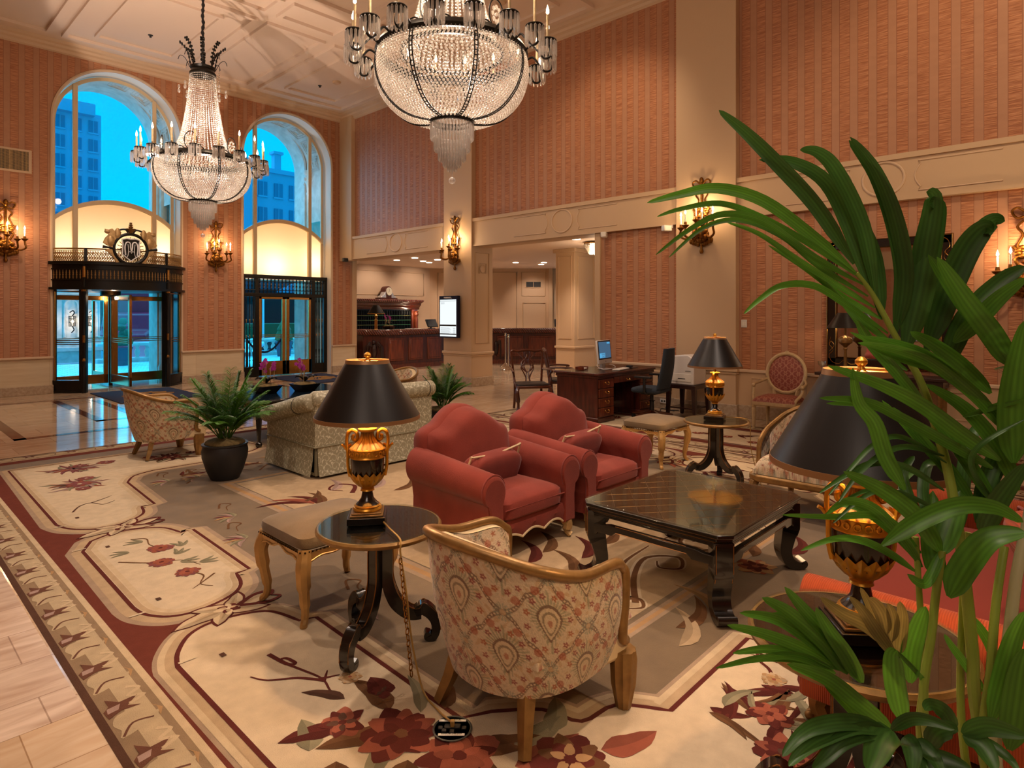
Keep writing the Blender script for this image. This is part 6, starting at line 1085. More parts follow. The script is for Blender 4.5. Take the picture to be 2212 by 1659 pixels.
def orchid(loc, rz, lab):
    t = thing('orchid_bowl', lab, 'plant', loc, rz, 'orchid bowls'); R_ = lambda a, c_: random.uniform(a, c_)
    b = MB(); b.add([(-.09, -.09, 0), (.09, -.09, 0), (.09, .09, 0), (-.09, .09, 0), (-.15, -.15, .1), (.15, -.15, .1), (.15, .15, .1), (-.15, .15, .1), (-.135, -.135, .1), (.135, -.135, .1), (.135, .135, .1), (-.135, .135, .1), (-.12, -.12, .06), (.12, -.12, .06), (.12, .12, .06), (-.12, .12, .06)], [(3, 2, 1, 0)] + [(i, (i + 1) % 4, 4 + (i + 1) % 4, 4 + i) for i in range(4)] + [(4 + i, 4 + (i + 1) % 4, 8 + (i + 1) % 4, 8 + i) for i in range(4)] + [(8 + i, 8 + (i + 1) % 4, 12 + (i + 1) % 4, 12 + i) for i in range(4)] + [(12, 13, 14, 15)]); b.obj('bowl', MT['black_lacquer'], t, flat=True)
    b = MB(); b.pil((0, 0, .095), (.25, .25, .07), .5, .9); stuff(b.obj('moss', MT['moss'], t))
    for k in range(6):
        a = k * 1.05 + R_(-.2, .2); b = MB(); L_ = R_(.13, .19); P = []
        for q in range(7): s_ = q / 6; wd = .032 * math.sin(PI * min(.98, s_ * .9 + .08)); r = L_ * s_; z = .12 + .10 * math.sin(s_ * 1.9) - .03 * s_; P.append([(r * math.cos(a) - wd * e * math.sin(a), r * math.sin(a) + wd * e * math.cos(a), z + .012 * e * e) for e in (-1, -.5, 0, .5, 1)])
        b.grid(P); b.obj('leaf', MT['leaf'], t)
    for k in range(5):
        x, y = R_(-.08, .08), R_(-.07, .07); h = R_(.2, .27); b = MB(); b.tube([(x, y, .1), (x * 1.1, y * 1.1, .1 + h)], .004, 5); tip = V(x * 1.4 + R_(-.05, .05), y * 1.4 + R_(-.03, .03), .1 + h + .06); b.tube(spl([(x, y, .2), (x * 1.1, y * 1.1, .1 + h), tip], 4), .003, 5); o = b.obj('flower_stem', MT['bamboo'], t); c = MB()
        for q in range(4):
            p = lerp(V(x * 1.1, y * 1.1, .08 + h), tip, q / 3) + V(R_(-.02, .02), R_(-.02, .02), R_(-.01, .01)); fa = R_(-2.4, -.6); n_ = V(math.cos(fa), math.sin(fa), .2).normalized(); u_ = n_.orthogonal().normalized(); w_ = n_.cross(u_)
            for j in range(5):
                an = j * 2 * PI / 5; d = u_ * math.cos(an) + w_ * math.sin(an); e = n_.cross(d); c.add([p, p + d * .016 + e * .012 + n_ * .004, p + d * .030, p + d * .016 - e * .012 + n_ * .004], [(0, 1, 2, 3)])
            c.sph(tuple(p + n_ * .004), .005, 6, 4)
        c.obj('blossoms', MT['orchid'], o)
orchid((3.77, 7.99, .566), .1, 'left black bowl of magenta orchids on the low table'); orchid((4.23, 7.84, .566), .1, 'right black bowl of magenta orchids on the low table'); orchid((11.05, 15.5, 1.14), .4, 'bowl of magenta orchids on the reception desk beside the brass lamp')
# ================================================================ orange sofa
os_ = thing('sofa', 'orange corduroy sofa with gilt feet at the right edge behind the palm', 'sofa', (2.52, -.02, .0068)); OW = 2.0
def corduroy(name, col, scale):
    m = mat(name, col, .9, sheen=.1, spec=.2); n = m.node_tree.nodes; L = m.node_tree.links; tcx = n.new('ShaderNodeTexCoord'); wv = n.new('ShaderNodeTexWave'); wv.inputs['Scale'].default_value = scale; wv.bands_direction = 'Y'; L.new(tcx.outputs['Object'], wv.inputs[0])
    x = n.new('ShaderNodeMix'); x.data_type = 'RGBA'; x.inputs[6].default_value = (*[v * .78 for v in hx(col)], 1); x.inputs[7].default_value = (*hx(col), 1); L.new(wv.outputs[0], x.inputs[0]); L.new(x.outputs[2], n['Principled BSDF'].inputs['Base Color']); bp = n.new('ShaderNodeBump'); bp.inputs['Strength'].default_value = .35; bp.inputs['Distance'].default_value = .01; L.new(wv.outputs[0], bp.inputs['Height']); L.new(bp.outputs[0], n['Principled BSDF'].inputs['Normal']); return m
corduroy('orange_corduroy', '99401c', 42)
b = MB(); b.box((.02, -.5, .13), (OW - .02, .86, .27)); b.obj('base', MT['orange_corduroy'], os_, bevel=.015)
for x in (.09, OW - .09): b = MB(); b.grid([[(x + dx * k, y, z) for dx, z in [(-.085, .13), (-.085, .42)] + [(.1 * math.cos(a), .48 + .085 * math.sin(a)) for a in [PI + .3 - q * (PI + .6) / 14 for q in range(15)]] + [(.085, .42), (.085, .13)]] for y, k in ((.89, .85), (.87, 1), (-.5, 1))], cv=True, capu=True); b.obj('arm', MT['orange_corduroy'], os_)
b = MB(); b.pil((OW / 2, .30, .345), (OW - .36, 1.1, .17), .15, .5, 40, 12); b.obj('seat_cushion', MT['rust_cushion'], os_); b = MB(); b.pil((OW / 2, -.42, .55), (OW, .24, .66), .15, .4, 40, 12); b.obj('backrest', MT['orange_corduroy'], os_)
for x in (.1, OW - .1):
    b = MB(); b.tube(spl([(x, .82, .14), (x, .845, .08), (x, .83, .03), (x, .86, .0)], 4), [.045] * 4 + [.042] * 4 + [.03] * 5, 8)
    for s in (-1, 0, 1): b.sph((x + s * .022, .872, .018), (.014, .02, .018), 8, 6)
    b.obj('paw_foot', MT['antique_gilt'], os_)
for i, (x, y, z, rz, m, lab) in enumerate(((2.99, .10, .655, .35, 'orange_corduroy', 'orange corduroy scatter cushion leaning in the near corner of the orange sofa'), (3.55, -.14, .69, .1, 'rust_cushion', 'dark red scatter cushion behind the orange cushion on the orange sofa'))):
    t = thing('scatter_cushion', lab, 'cushion', (x, y, z), rz); b = MB(); b.at(rx=-.45); b.pil((0, 0, 0), (.5, .2, .46), .35, .6, 36, 14); b.obj('cushion_cover', MT[m], t); b = MB(); b.at(rx=-.45); b.tube(spl([(-.22, 0, -.2), (-.23, 0, 0), (-.22, 0, .2), (0, 0, .215), (.22, 0, .2), (.23, 0, 0), (.22, 0, -.2), (0, 0, -.215)], 5, True), .006, 6, True); b.obj('piping', MT['red_pillow'], t)
# ================================================================ rugs: woven pattern as coloured faces of one mesh
random.seed(11)
RC = {k: hx(v) for k, v in dict(field='a89072', cream='cdb898', red='6c3629', dark='573c2e', taupe='a38b72', strip='c8b18e', mot='927a5e', gui='bba684', gd='6b4636', maroon='5c2a23', brown='6d4b30', pink='96543f', green='8f8669', sand='b79d7a', plum='7f4a48', tan='b08a5f', mauve='a98d80').items()}
class Rug:
    def __init__(s, z): s.b = MB(); s.z = z; s.k = 0; s.mir = None
    def put(s, pts, col, lev):
        s.k += 1; z = s.z + lev * .0004 + (s.k % 7) * .00002; c = RC[col] if isinstance(col, str) else col
        ar = sum(p[0] * q[1] - q[0] * p[1] for p, q in zip(pts, list(pts[1:]) + [pts[0]]))
        if ar < 0: pts = pts[::-1]
        s.b.add([(p[0], p[1], z) for p in pts], [tuple(range(len(pts)))], c)
        if s.mir:
            q = [(2 * s.mir - p[0], p[1], z) for p in pts][::-1]; s.b.add(q, [tuple(range(len(q)))], c)
    def rect(s, x0, y0, x1, y1, col, lev): s.put([(x0, y0), (x1, y0), (x1, y1), (x0, y1)], col, lev)
    def smooth(s, pts, k=4, closed=True): return [(p.x, p.y) for p in spl([(x, y, 0) for x, y in pts], k, closed)]
    def poly(s, pts, col, lev, sm=0): s.put(s.smooth(pts, sm) if sm else list(pts), col, lev)
    def stroke(s, pts, wd, col, lev, sm=0, closed=False, off=0):
        P = [Vector((x, y, 0)) for x, y in (s.smooth(pts, sm, closed) if sm else pts)]; n = len(P); A, B = [], []
        for i in range(n):
            t = ((P[(i + 1) % n] if closed else P[min(i + 1, n - 1)]) - (P[i - 1] if closed else P[max(i - 1, 0)])).normalized(); q = Vector((-t.y, t.x, 0)); w_ = wd(i / max(1, n - 1)) if callable(wd) else wd
            A.append(P[i] + q * (off + w_ / 2)); B.append(P[i] + q * (off - w_ / 2))
        for i in range(n if closed else n - 1): j = (i + 1) % n; s.put([(A[i].x, A[i].y), (A[j].x, A[j].y), (B[j].x, B[j].y), (B[i].x, B[i].y)], col, lev)
    def leaf(s, x, y, a, L, W, col, lev, bend=.3):
        P = []; 
        for e in (1, -1):
            for q in (range(0, 9) if e > 0 else range(8, -1, -1)):
                t = q / 8; wv = W * math.sin(PI * t ** .8) * e * (1 + .15 * math.sin(9 * t)); aa = a + bend * (t - .3); P.append((x + L * t * math.cos(aa) - wv * math.sin(aa), y + L * t * math.sin(aa) + wv * math.cos(aa)))
        s.put(P, col, lev); cc = RC[col] if isinstance(col, str) else col; s.put(P[:9] + [P[8 + 9 // 2 + 1 - 1]] if 0 else [P[q] for q in range(0, 9)] + [((P[q][0] + P[17 - q][0]) / 2, (P[q][1] + P[17 - q][1]) / 2) for q in range(7, 0, -1)], tuple(.72 * v for v in cc), lev + .5)
    def flower(s, x, y, r, cols, lev, n=7, ph=0):
        for ring, (rr, m_, c) in enumerate(((1, n, cols[0]), (.98, n, cols[1]), (.66, n - 1, cols[0]), (.6, n - 1, cols[2]))):
            for q in range(m_):
                a = ph + ring * .5 + 2 * PI * q / m_ + random.uniform(-.18, .18); L_ = r * rr * random.uniform(.8, 1.12); W = L_ * (.40 if ring % 2 == 0 else .30); base = .12 * r
                P = [(0, 0)] + [(L_ * t, W * (math.sin(PI * t ** .75) ** .7) * (1 + random.uniform(-.12, .12))) for t in (.2, .4, .6, .8, .93)] + [(L_ * random.uniform(.9, 1.02), 0)] + [(L_ * t, -W * (math.sin(PI * t ** .75) ** .7) * (1 + random.uniform(-.12, .12))) for t in (.93, .8, .6, .4, .2)]
                cc = RC[c] if isinstance(c, str) else c; k_ = random.uniform(.78, 1.2); s.put([(x + (u + base) * math.cos(a) - v * math.sin(a), y + (u + base) * math.sin(a) + v * math.cos(a)) for u, v in P], tuple(k_ * w_ for w_ in cc), lev + ring)
        s.put([(x + .2 * r * math.cos(t * PI / 5) * random.uniform(.7, 1.1), y + .2 * r * math.sin(t * PI / 5) * random.uniform(.7, 1.1)) for t in range(10)], cols[3], lev + 4)
    def spray(s, x, y, a, sc, lev, pal=('maroon', 'brown', 'green', 'pink')):
        for q in range(7):
            aa = a + random.uniform(-1.3, 1.3); s.leaf(x + random.uniform(-.08, .08) * sc, y + random.uniform(-.08, .08) * sc, aa, random.uniform(.16, .34) * sc, random.uniform(.018, .04) * sc, random.choice(pal), lev + q % 3, random.uniform(-.9, .9))
    def tendril(s, pts, col, lev, w_=.014): s.stroke(pts, lambda t: w_ * (1.15 - .8 * t), col, lev, 5)
R = Rug(.001); R.rect(.67, .22, 7.0, 8.85, 'field', 0); R.mir = 3.835; X1, Y0, Y1 = 7.0, .22, 8.85
# border bands, all four sides
def bands(R, x0, y0, x1, y1):
    for i, (d0, d1, c) in enumerate(((0, .03, 'dark'), (.03, .22, 'mot'), (.10, .19, 'gui'), (.22, .25, 'strip'), (.25, .40, 'red'))):
        L_ = 1 + (i > 1)
        R.rect(x0 + d0, y0 + d0, x0 + d1, y1 - d0, c, L_); R.rect(x1 - d1, y0 + d0, x1 - d0, y1 - d0, c, L_); R.rect(x0 + d0, y1 - d1, x1 - d0, y1 - d0, c, L_); R.rect(x0 + d0, y0 + d0, x1 - d0, y0 + d1, c, L_)
R.mir = None; bands(R, .67, Y0, X1, Y1)
def guill(R, n, f):
    for k in range(n):
        g = lambda a, c_: f(k + a, c_)
        R.poly([g(.08, .045), g(.2, .16), g(.34, .20), g(.30, .13), g(.42, .10), g(.55, .16), g(.52, .07), g(.36, .04), g(.22, .055)], 'gui', 4, 3)
        R.poly([g(.50, .04), g(.58, .09), g(.56, .16), g(.64, .12), g(.78, .17), g(.76, .10), g(.90, .06), g(.74, .06), g(.66, .035)], 'gd', 5, 0); R.poly([g(.60, .045), g(.70, .05), g(.72, .10), g(.62, .085)], 'mauve', 6, 0)
        R.stroke([g(.66, .13), g(.74, .19), g(.82, .14), g(.92, .19), g(1.02, .15)], .018, 'strip', 5, 4); R.poly([g(.2, .19), g(.35, .215), g(.5, .185), g(.4, .2)], 'tan', 5, 0); R.stroke([g(.1, .05), g(.28, .10), g(.24, .17)], .010, 'gd', 6, 4)
guill(R, 22, lambda a, c: (.67 + c, Y0 + .1 + a * .39)); guill(R, 22, lambda a, c: (X1 - c, Y0 + .1 + a * .39)); guill(R, 16, lambda a, c: (.75 + a * .39, Y1 - c)); guill(R, 16, lambda a, c: (.75 + a * .39, Y0 + c))
R.mir = 3.835
R.rect(1.05, 3.3, 1.45, 5.6, 'red', 2)
def cart(P, lev=4):
    P = R.smooth(P, 3) if 0 else P
    R.stroke(P, .20, 'taupe', lev - 1, 0, True, 0); R.stroke(P, .13, 'sand', lev, 0, True, 0); R.poly(P, 'cream', lev + 1); R.stroke(P, .022, 'maroon', lev + 3, 0, True); R.stroke(P, .03, 'sand', lev + 2, 0, True, .03); R.stroke(P, .03, 'strip', lev + 2, 0, True, .065)
def rnd(P, idx, k=4):                     # smooth only the curved parts of an outline
    out = []; n = len(P); i = 0
    for a, c in idx: out += [tuple(v)[:2] for v in spl([(x, y, 0) for x, y in P[a:c + 1]], k)] if c > a else [P[a]]
    return out
p1 = [(1.13, 8.12), (1.09, 5.78), (1.14, 5.60), (1.27, 5.46), (1.42, 5.45), (1.55, 5.52), (1.64, 5.63), (1.68, 5.82), (1.78, 5.82), (1.83, 6.75), (1.95, 6.98), (2.15, 7.08), (3.0, 7.08), (3.06, 7.2), (3.25, 7.26), (3.42, 7.45), (3.42, 7.75), (3.25, 7.95), (3.05, 8.12)]
cart(rnd(p1, [(0, 0), (1, 7), (8, 8), (9, 11), (12, 12), (13, 17), (18, 18)]))
p2 = [(1.09, 5.0), (1.07, 3.85), (1.09, 3.72), (1.17, 3.60), (1.30, 3.56), (1.49, 3.61), (1.60, 3.72), (1.65, 3.90), (1.735, 3.91), (1.765, 4.93), (1.68, 4.92), (1.63, 5.12), (1.50, 5.23), (1.33, 5.26), (1.18, 5.19)]
cart(rnd(p2, [(0, 0), (1, 7), (8, 8), (9, 9), (10, 14)]))
p3 = [(1.03, .66), (1.03, 3.06), (1.07, 3.18), (1.17, 3.32), (1.30, 3.37), (1.46, 3.34), (1.57, 3.26), (1.62, 3.06), (1.70, 3.03), (1.665, 1.86), (1.78, 1.80), (1.93, 1.66), (1.98, 1.50), (2.16, 1.46), (2.28, 1.28), (3.05, 1.29), (3.08, 1.18), (3.3, 1.12), (3.46, .97), (3.40, .78), (3.2, .66)]
cart(rnd(p3, [(0, 0), (1, 7), (8, 8), (9, 9), (10, 14), (15, 15), (16, 20)]))
R.rect(1.0, .60, 6.67, .63, 'red', 1)
# inner panel
ip = [(2.45, 1.75), (2.45, 6.03), (5.22, 6.03), (5.22, 1.75)]; R.mir = None; R.stroke(ip, .14, 'taupe', 2, 0, True); R.stroke(ip, .05, 'tan', 3, 0, True); R.rect(2.52, 1.82, 5.15, 5.96, 'sand', 3); R.mir = 3.835
# knots between the panels
for ky in (5.36, 3.46):
    kx = 1.42
    for dx, dy, a, L_, W in ((-.02, 0, PI, .27, .055), (0, 0, 0, .26, .05), (0, 0, .75, .2, .045), (0, 0, -.75, .2, .045), (0, 0, 2.4, .18, .045), (0, 0, -2.4, .18, .045)): R.leaf(kx + dx, ky + dy, a, L_ + .02, W + .012, 'maroon', 8, .25); R.leaf(kx + dx, ky + dy, a, L_, W, 'strip', 9, .25); R.leaf(kx + dx, ky + dy, a, L_ * .7, W * .4, 'sand', 10, .25)
    R.flower(kx, ky, .065, ('maroon', 'strip', 'sand', 'cream'), 11, 4, .8)
    for s in (-1, 1): R.tendril([(kx + .05, ky), (kx + .18, ky + s * .07), (kx + .27, ky + s * .05), (kx + .24, ky + s * .0)], 'maroon', 11, .03)
for x, y in ((1.10, 3.08), (1.08, 3.74), (1.10, 5.05), (1.12, 5.70)): R.rect(x - .06, y - .008, x + .02, y + .008, 'cream', 12)
for x, y in ((1.21, 3.01), (1.2, 3.86), (1.23, 4.98), (1.24, 5.86)): R.rect(x - .012, y - .018, x + .012, y + .018, 'dark', 12)
# painted flowers
def bouquet(x, y, sc, pal, fl, lev=8):
    for k in range(6): R.spray(x, y, k * 1.05, sc, lev, pal)
    for dx, dy, r in fl: R.flower(x + dx * sc, y + dy * sc, r * sc, (pal[0], pal[3], pal[0], 'cream'), lev + 4, 7, dx * 5)
L1 = ('plum', 'green', 'mauve', 'pink')
bouquet(1.5, 7.0, .8, L1, [(0, 0, .13), (.12, .25, .09), (-.02, -.25, .08)]); bouquet(1.6, 7.75, .8, L1, [(.1, .1, .1), (.4, .1, .1), (.9, .0, .09)]); bouquet(2.5, 7.6, .8, ('maroon', 'brown', 'green', 'pink'), [(0, 0, .12), (.3, .1, .08)])
R.tendril([(1.25, 6.05), (1.33, 6.2), (1.42, 6.24), (1.48, 6.12), (1.58, 6.18)], 'dark', 9); R.tendril([(1.42, 6.24), (1.52, 6.3), (1.6, 6.36)], 'dark', 9)
for x, y, r in ((1.47, 4.69, .075), (1.39, 4.42, .075), (1.45, 4.14, .07)): R.flower(x, y, r, ('pink', 'plum', 'pink', 'maroon'), 10, 8, x)
for x, y, a in ((1.58, 4.63, 1.2), (1.56, 4.25, -.3), (1.5, 4.5, .6), (1.48, 4.35, -.6), (1.42, 4.9, 2.2), (1.3, 4.75, 2.6)):
    for q in (-.5, 0, .5): R.leaf(x, y, a + q, .12, .016, 'green', 9)
for P in ([(1.2, 4.62), (1.3, 4.5), (1.39, 4.42), (1.5, 4.36), (1.55, 4.2)], [(1.38, 5.02), (1.46, 4.96), (1.44, 4.82), (1.47, 4.69)], [(1.45, 4.14), (1.5, 4.02), (1.44, 3.9), (1.48, 3.82)], [(1.56, 4.0), (1.46, 3.92), (1.38, 3.86)]): R.tendril(P, 'brown', 9, .012)
# near corner panel: the big red flowers
R.tendril([(1.36, 2.86), (1.38, 2.72), (1.41, 2.70), (1.40, 2.77), (1.37, 2.76), (1.40, 2.64), (1.43, 2.50), (1.41, 2.40), (1.41, 2.36)], 'maroon', 9, .02); R.tendril([(1.43, 2.48), (1.36, 2.58), (1.26, 2.66), (1.22, 2.74)], 'maroon', 9, .018); R.tendril([(1.43, 2.50), (1.50, 2.47)], 'maroon', 9, .016); R.tendril([(1.43, 2.48), (1.48, 2.54)], 'maroon', 9, .014)
R.mir = None
D1 = ('maroon', 'brown', 'maroon', 'pink')
for x, y, a, L_, W, c in ((1.44, 1.96, 2.4, .3, .06, 'brown'), (1.44, 1.96, 3.5, .28, .05, 'green'), (1.5, 2.1, 1.3, .3, .05, 'brown'), (1.30, 2.15, 2.5, .22, .05, 'maroon'), (1.54, 2.2, 1.1, .16, .06, 'maroon'), (1.42, 2.3, 1.9, .2, .03, 'dark'), (1.16, 2.12, 1.0, .2, .05, 'green'), (1.2, 2.0, 4.1, .22, .06, 'brown'), (1.6, 1.7, -.8, .25, .06, 'brown'), (1.7, 1.6, -.3, .25, .06, 'green'), (1.75, 1.48, -1.2, .2, .05, 'maroon'), (1.62, 1.52, -.4, .3, .07, 'pink'), (1.55, 1.65, -1.9, .2, .05, 'brown'), (1.85, 1.55, .4, .22, .05, 'green'), (1.9, 1.35, -.6, .25, .06, 'pink'), (1.7, 1.3, -2, .2, .06, 'maroon'), (1.38, 1.82, 3.9, .22, .06, 'brown'), (1.66, 1.95, .6, .2, .035, 'brown'), (1.58, 2.0, .9, .28, .03, 'green')): R.leaf(x, y, a, L_, W, c, 9)
R.flower(1.45, 1.95, .15, ('maroon', 'pink', 'maroon', 'brown'), 11, 6, .3); R.flower(1.33, 2.17, .085, ('pink', 'maroon', 'dark', 'maroon'), 11, 5, 1); R.flower(1.56, 2.23, .05, ('maroon', 'maroon', 'dark', 'dark'), 11, 3, 2); R.flower(1.52, 1.70, .14, ('pink', 'maroon', 'pink', 'maroon'), 11, 6, .9); R.flower(1.78, 1.40, .13, ('maroon', 'brown', 'tan', 'maroon'), 11, 6, .4); R.flower(1.36, 1.55, .13, ('maroon', 'pink', 'maroon', 'brown'), 11, 6, .2); R.flower(1.52, 2.42, .045, ('tan', 'sand', 'tan', 'pink'), 10, 9, 0)
# bottom centre panel and inner field ornaments
for x, y, a in ((2.5, 1.0, .5), (2.55, .8, 1.8), (2.75, .95, 2.2), (2.3, .85, .2), (3.0, 1.0, 2.9), (2.42, 1.12, -.8)): R.spray(x, y, a, .75, 9, ('maroon', 'brown', 'maroon', 'green'))
R.flower(2.53, .98, .085, ('pink', 'maroon', 'pink', 'maroon'), 12, 5, .6); R.flower(2.34, .86, .10, ('maroon', 'pink', 'maroon', 'dark'), 12, 6, .1); R.flower(2.78, 1.06, .05, ('tan', 'sand', 'tan', 'pink'), 11, 9, 0); R.tendril([(2.72, 1.04), (2.84, 1.10), (2.9, 1.18), (3.0, 1.2), (2.98, 1.13), (2.9, 1.16), (2.96, 1.22)], 'maroon', 10, .016)
for s in (0, 1):
    m = lambda P: [(2 * 3.835 - x, y) for x, y in P] if s else P
    for P in ([(3.0, 1.9), (3.3, 2.1), (3.6, 2.2), (3.75, 2.05), (3.6, 1.95), (3.52, 2.05), (3.6, 2.12)], [(3.1, 2.05), (3.4, 2.25), (3.8, 2.3)], [(2.75, 1.9), (2.9, 2.0), (3.05, 1.92), (2.98, 1.84), (2.9, 1.9)]): R.tendril(m(P), 'brown', 6, .035); R.tendril(m(P), 'cream', 5, .07)
for x, y, a, c in ((3.05, 2.4, .4, 'brown'), (3.3, 2.5, .2, 'maroon'), (3.6, 2.55, 0, 'brown'), (2.7, 2.3, .9, 'green'), (2.72, 4.8, 1.2, 'maroon'), (2.70, 4.85, 1.6, 'pink'), (2.68, 4.9, 2.1, 'maroon'), (2.7, 4.8, .7, 'brown'), (2.6, 4.95, .1, 'brown'), (3.0, 5.1, .5, 'mauve'), (3.3, 4.9, .3, 'mauve'), (3.4, 4.7, 0, 'brown'), (2.9, 1.6, -.3, 'brown'), (2.75, 1.5, 0, 'sand'), (3.15, 1.5, .5, 'tan'), (3.9, 1.6, 1, 'pink'), (4.1, 1.7, .3, 'brown'), (4.3, 1.55, -.3, 'maroon'), (3.2, 2.75, .2, 'brown'), (3.0, 2.7, .3, 'maroon')): R.leaf(x, y, a, .42, .045, c, 6, .8)
R.flower(3.95, 1.62, .12, ('pink', 'tan', 'maroon', 'pink'), 8, 7, .3); R.tendril([(3.1, 4.9), (3.25, 5.1), (3.15, 5.25), (3.02, 5.15), (3.08, 5.02)], 'maroon', 6, .04)
for x, y, k in ((1.95, 4.45, 0), (2.1, 5.0, 1), (2.0, 2.9, 2), (2.1, 6.5, 3), (2.35, 6.45, 0)):
    R.tendril([(x, y + .3), (x + .06, y + .42), (x + .12, y + .36), (x + .06, y + .3), (x + .03, y + .2)], 'brown', 5, .016)
    for q in range(6): R.leaf(x, y, 1.2 + q * .5, .16, .02, ('green', 'mauve', 'plum', 'tan')[q % 4], 5, .6)
for k in range(9): R.spray(2.3 + k * .35, 6.6 + .1 * (k % 2), k, .8, 5, ('brown', 'tan', 'maroon', 'sand')); R.tendril([(2.2 + k * .35, 6.3), (2.4 + k * .35, 6.5), (2.5 + k * .35, 6.35)], 'brown', 5, .02)
for k in range(16): R.spray(random.uniform(5.9, 6.4), .9 + k * .5, k, .7, 7, ('maroon', 'pink', 'green', 'brown'))
o = tag(R.b.obj('floral_rug', MT['carpet'], flat=True), 'large cream and russet floral rug under the seating group', 'rug')
b = MB(); b.box((.67, .22, .0), (7.0, 8.85, .0011)); b.obj('rug_backing', MT['taupe_velvet'], o)
R = Rug(.001); R.rect(7.06, -1.2, 8.86, 7.25, 'sand', 0); bands(R, 7.06, -1.2, 8.86, 7.25); guill(R, 21, lambda a, c: (7.06 + c, -1.1 + a * .39)); guill(R, 21, lambda a, c: (8.86 - c, -1.1 + a * .39)); R.rect(7.50, -.75, 8.42, 6.8, 'cream', 3); R.stroke([(7.50, -.75), (7.5, 6.8), (8.42, 6.8), (8.42, -.75)], .03, 'red', 4, 0, True)
for k in range(18): R.spray(random.uniform(7.65, 8.3), -.5 + k * .4, k * 1.7, .8, 5, ('maroon', 'pink', 'brown', 'red')); R.flower(random.uniform(7.7, 8.2), -.4 + k * .4, .07, ('pink', 'maroon', 'pink', 'cream'), 9, 6, k)
o = tag(R.b.obj('floral_runner', MT['carpet'], flat=True), 'long cream floral runner rug along the back wall under the desk', 'rug'); b = MB(); b.box((7.06, -1.2, 0), (8.86, 7.25, .0011)); b.obj('rug_backing', MT['taupe_velvet'], o)
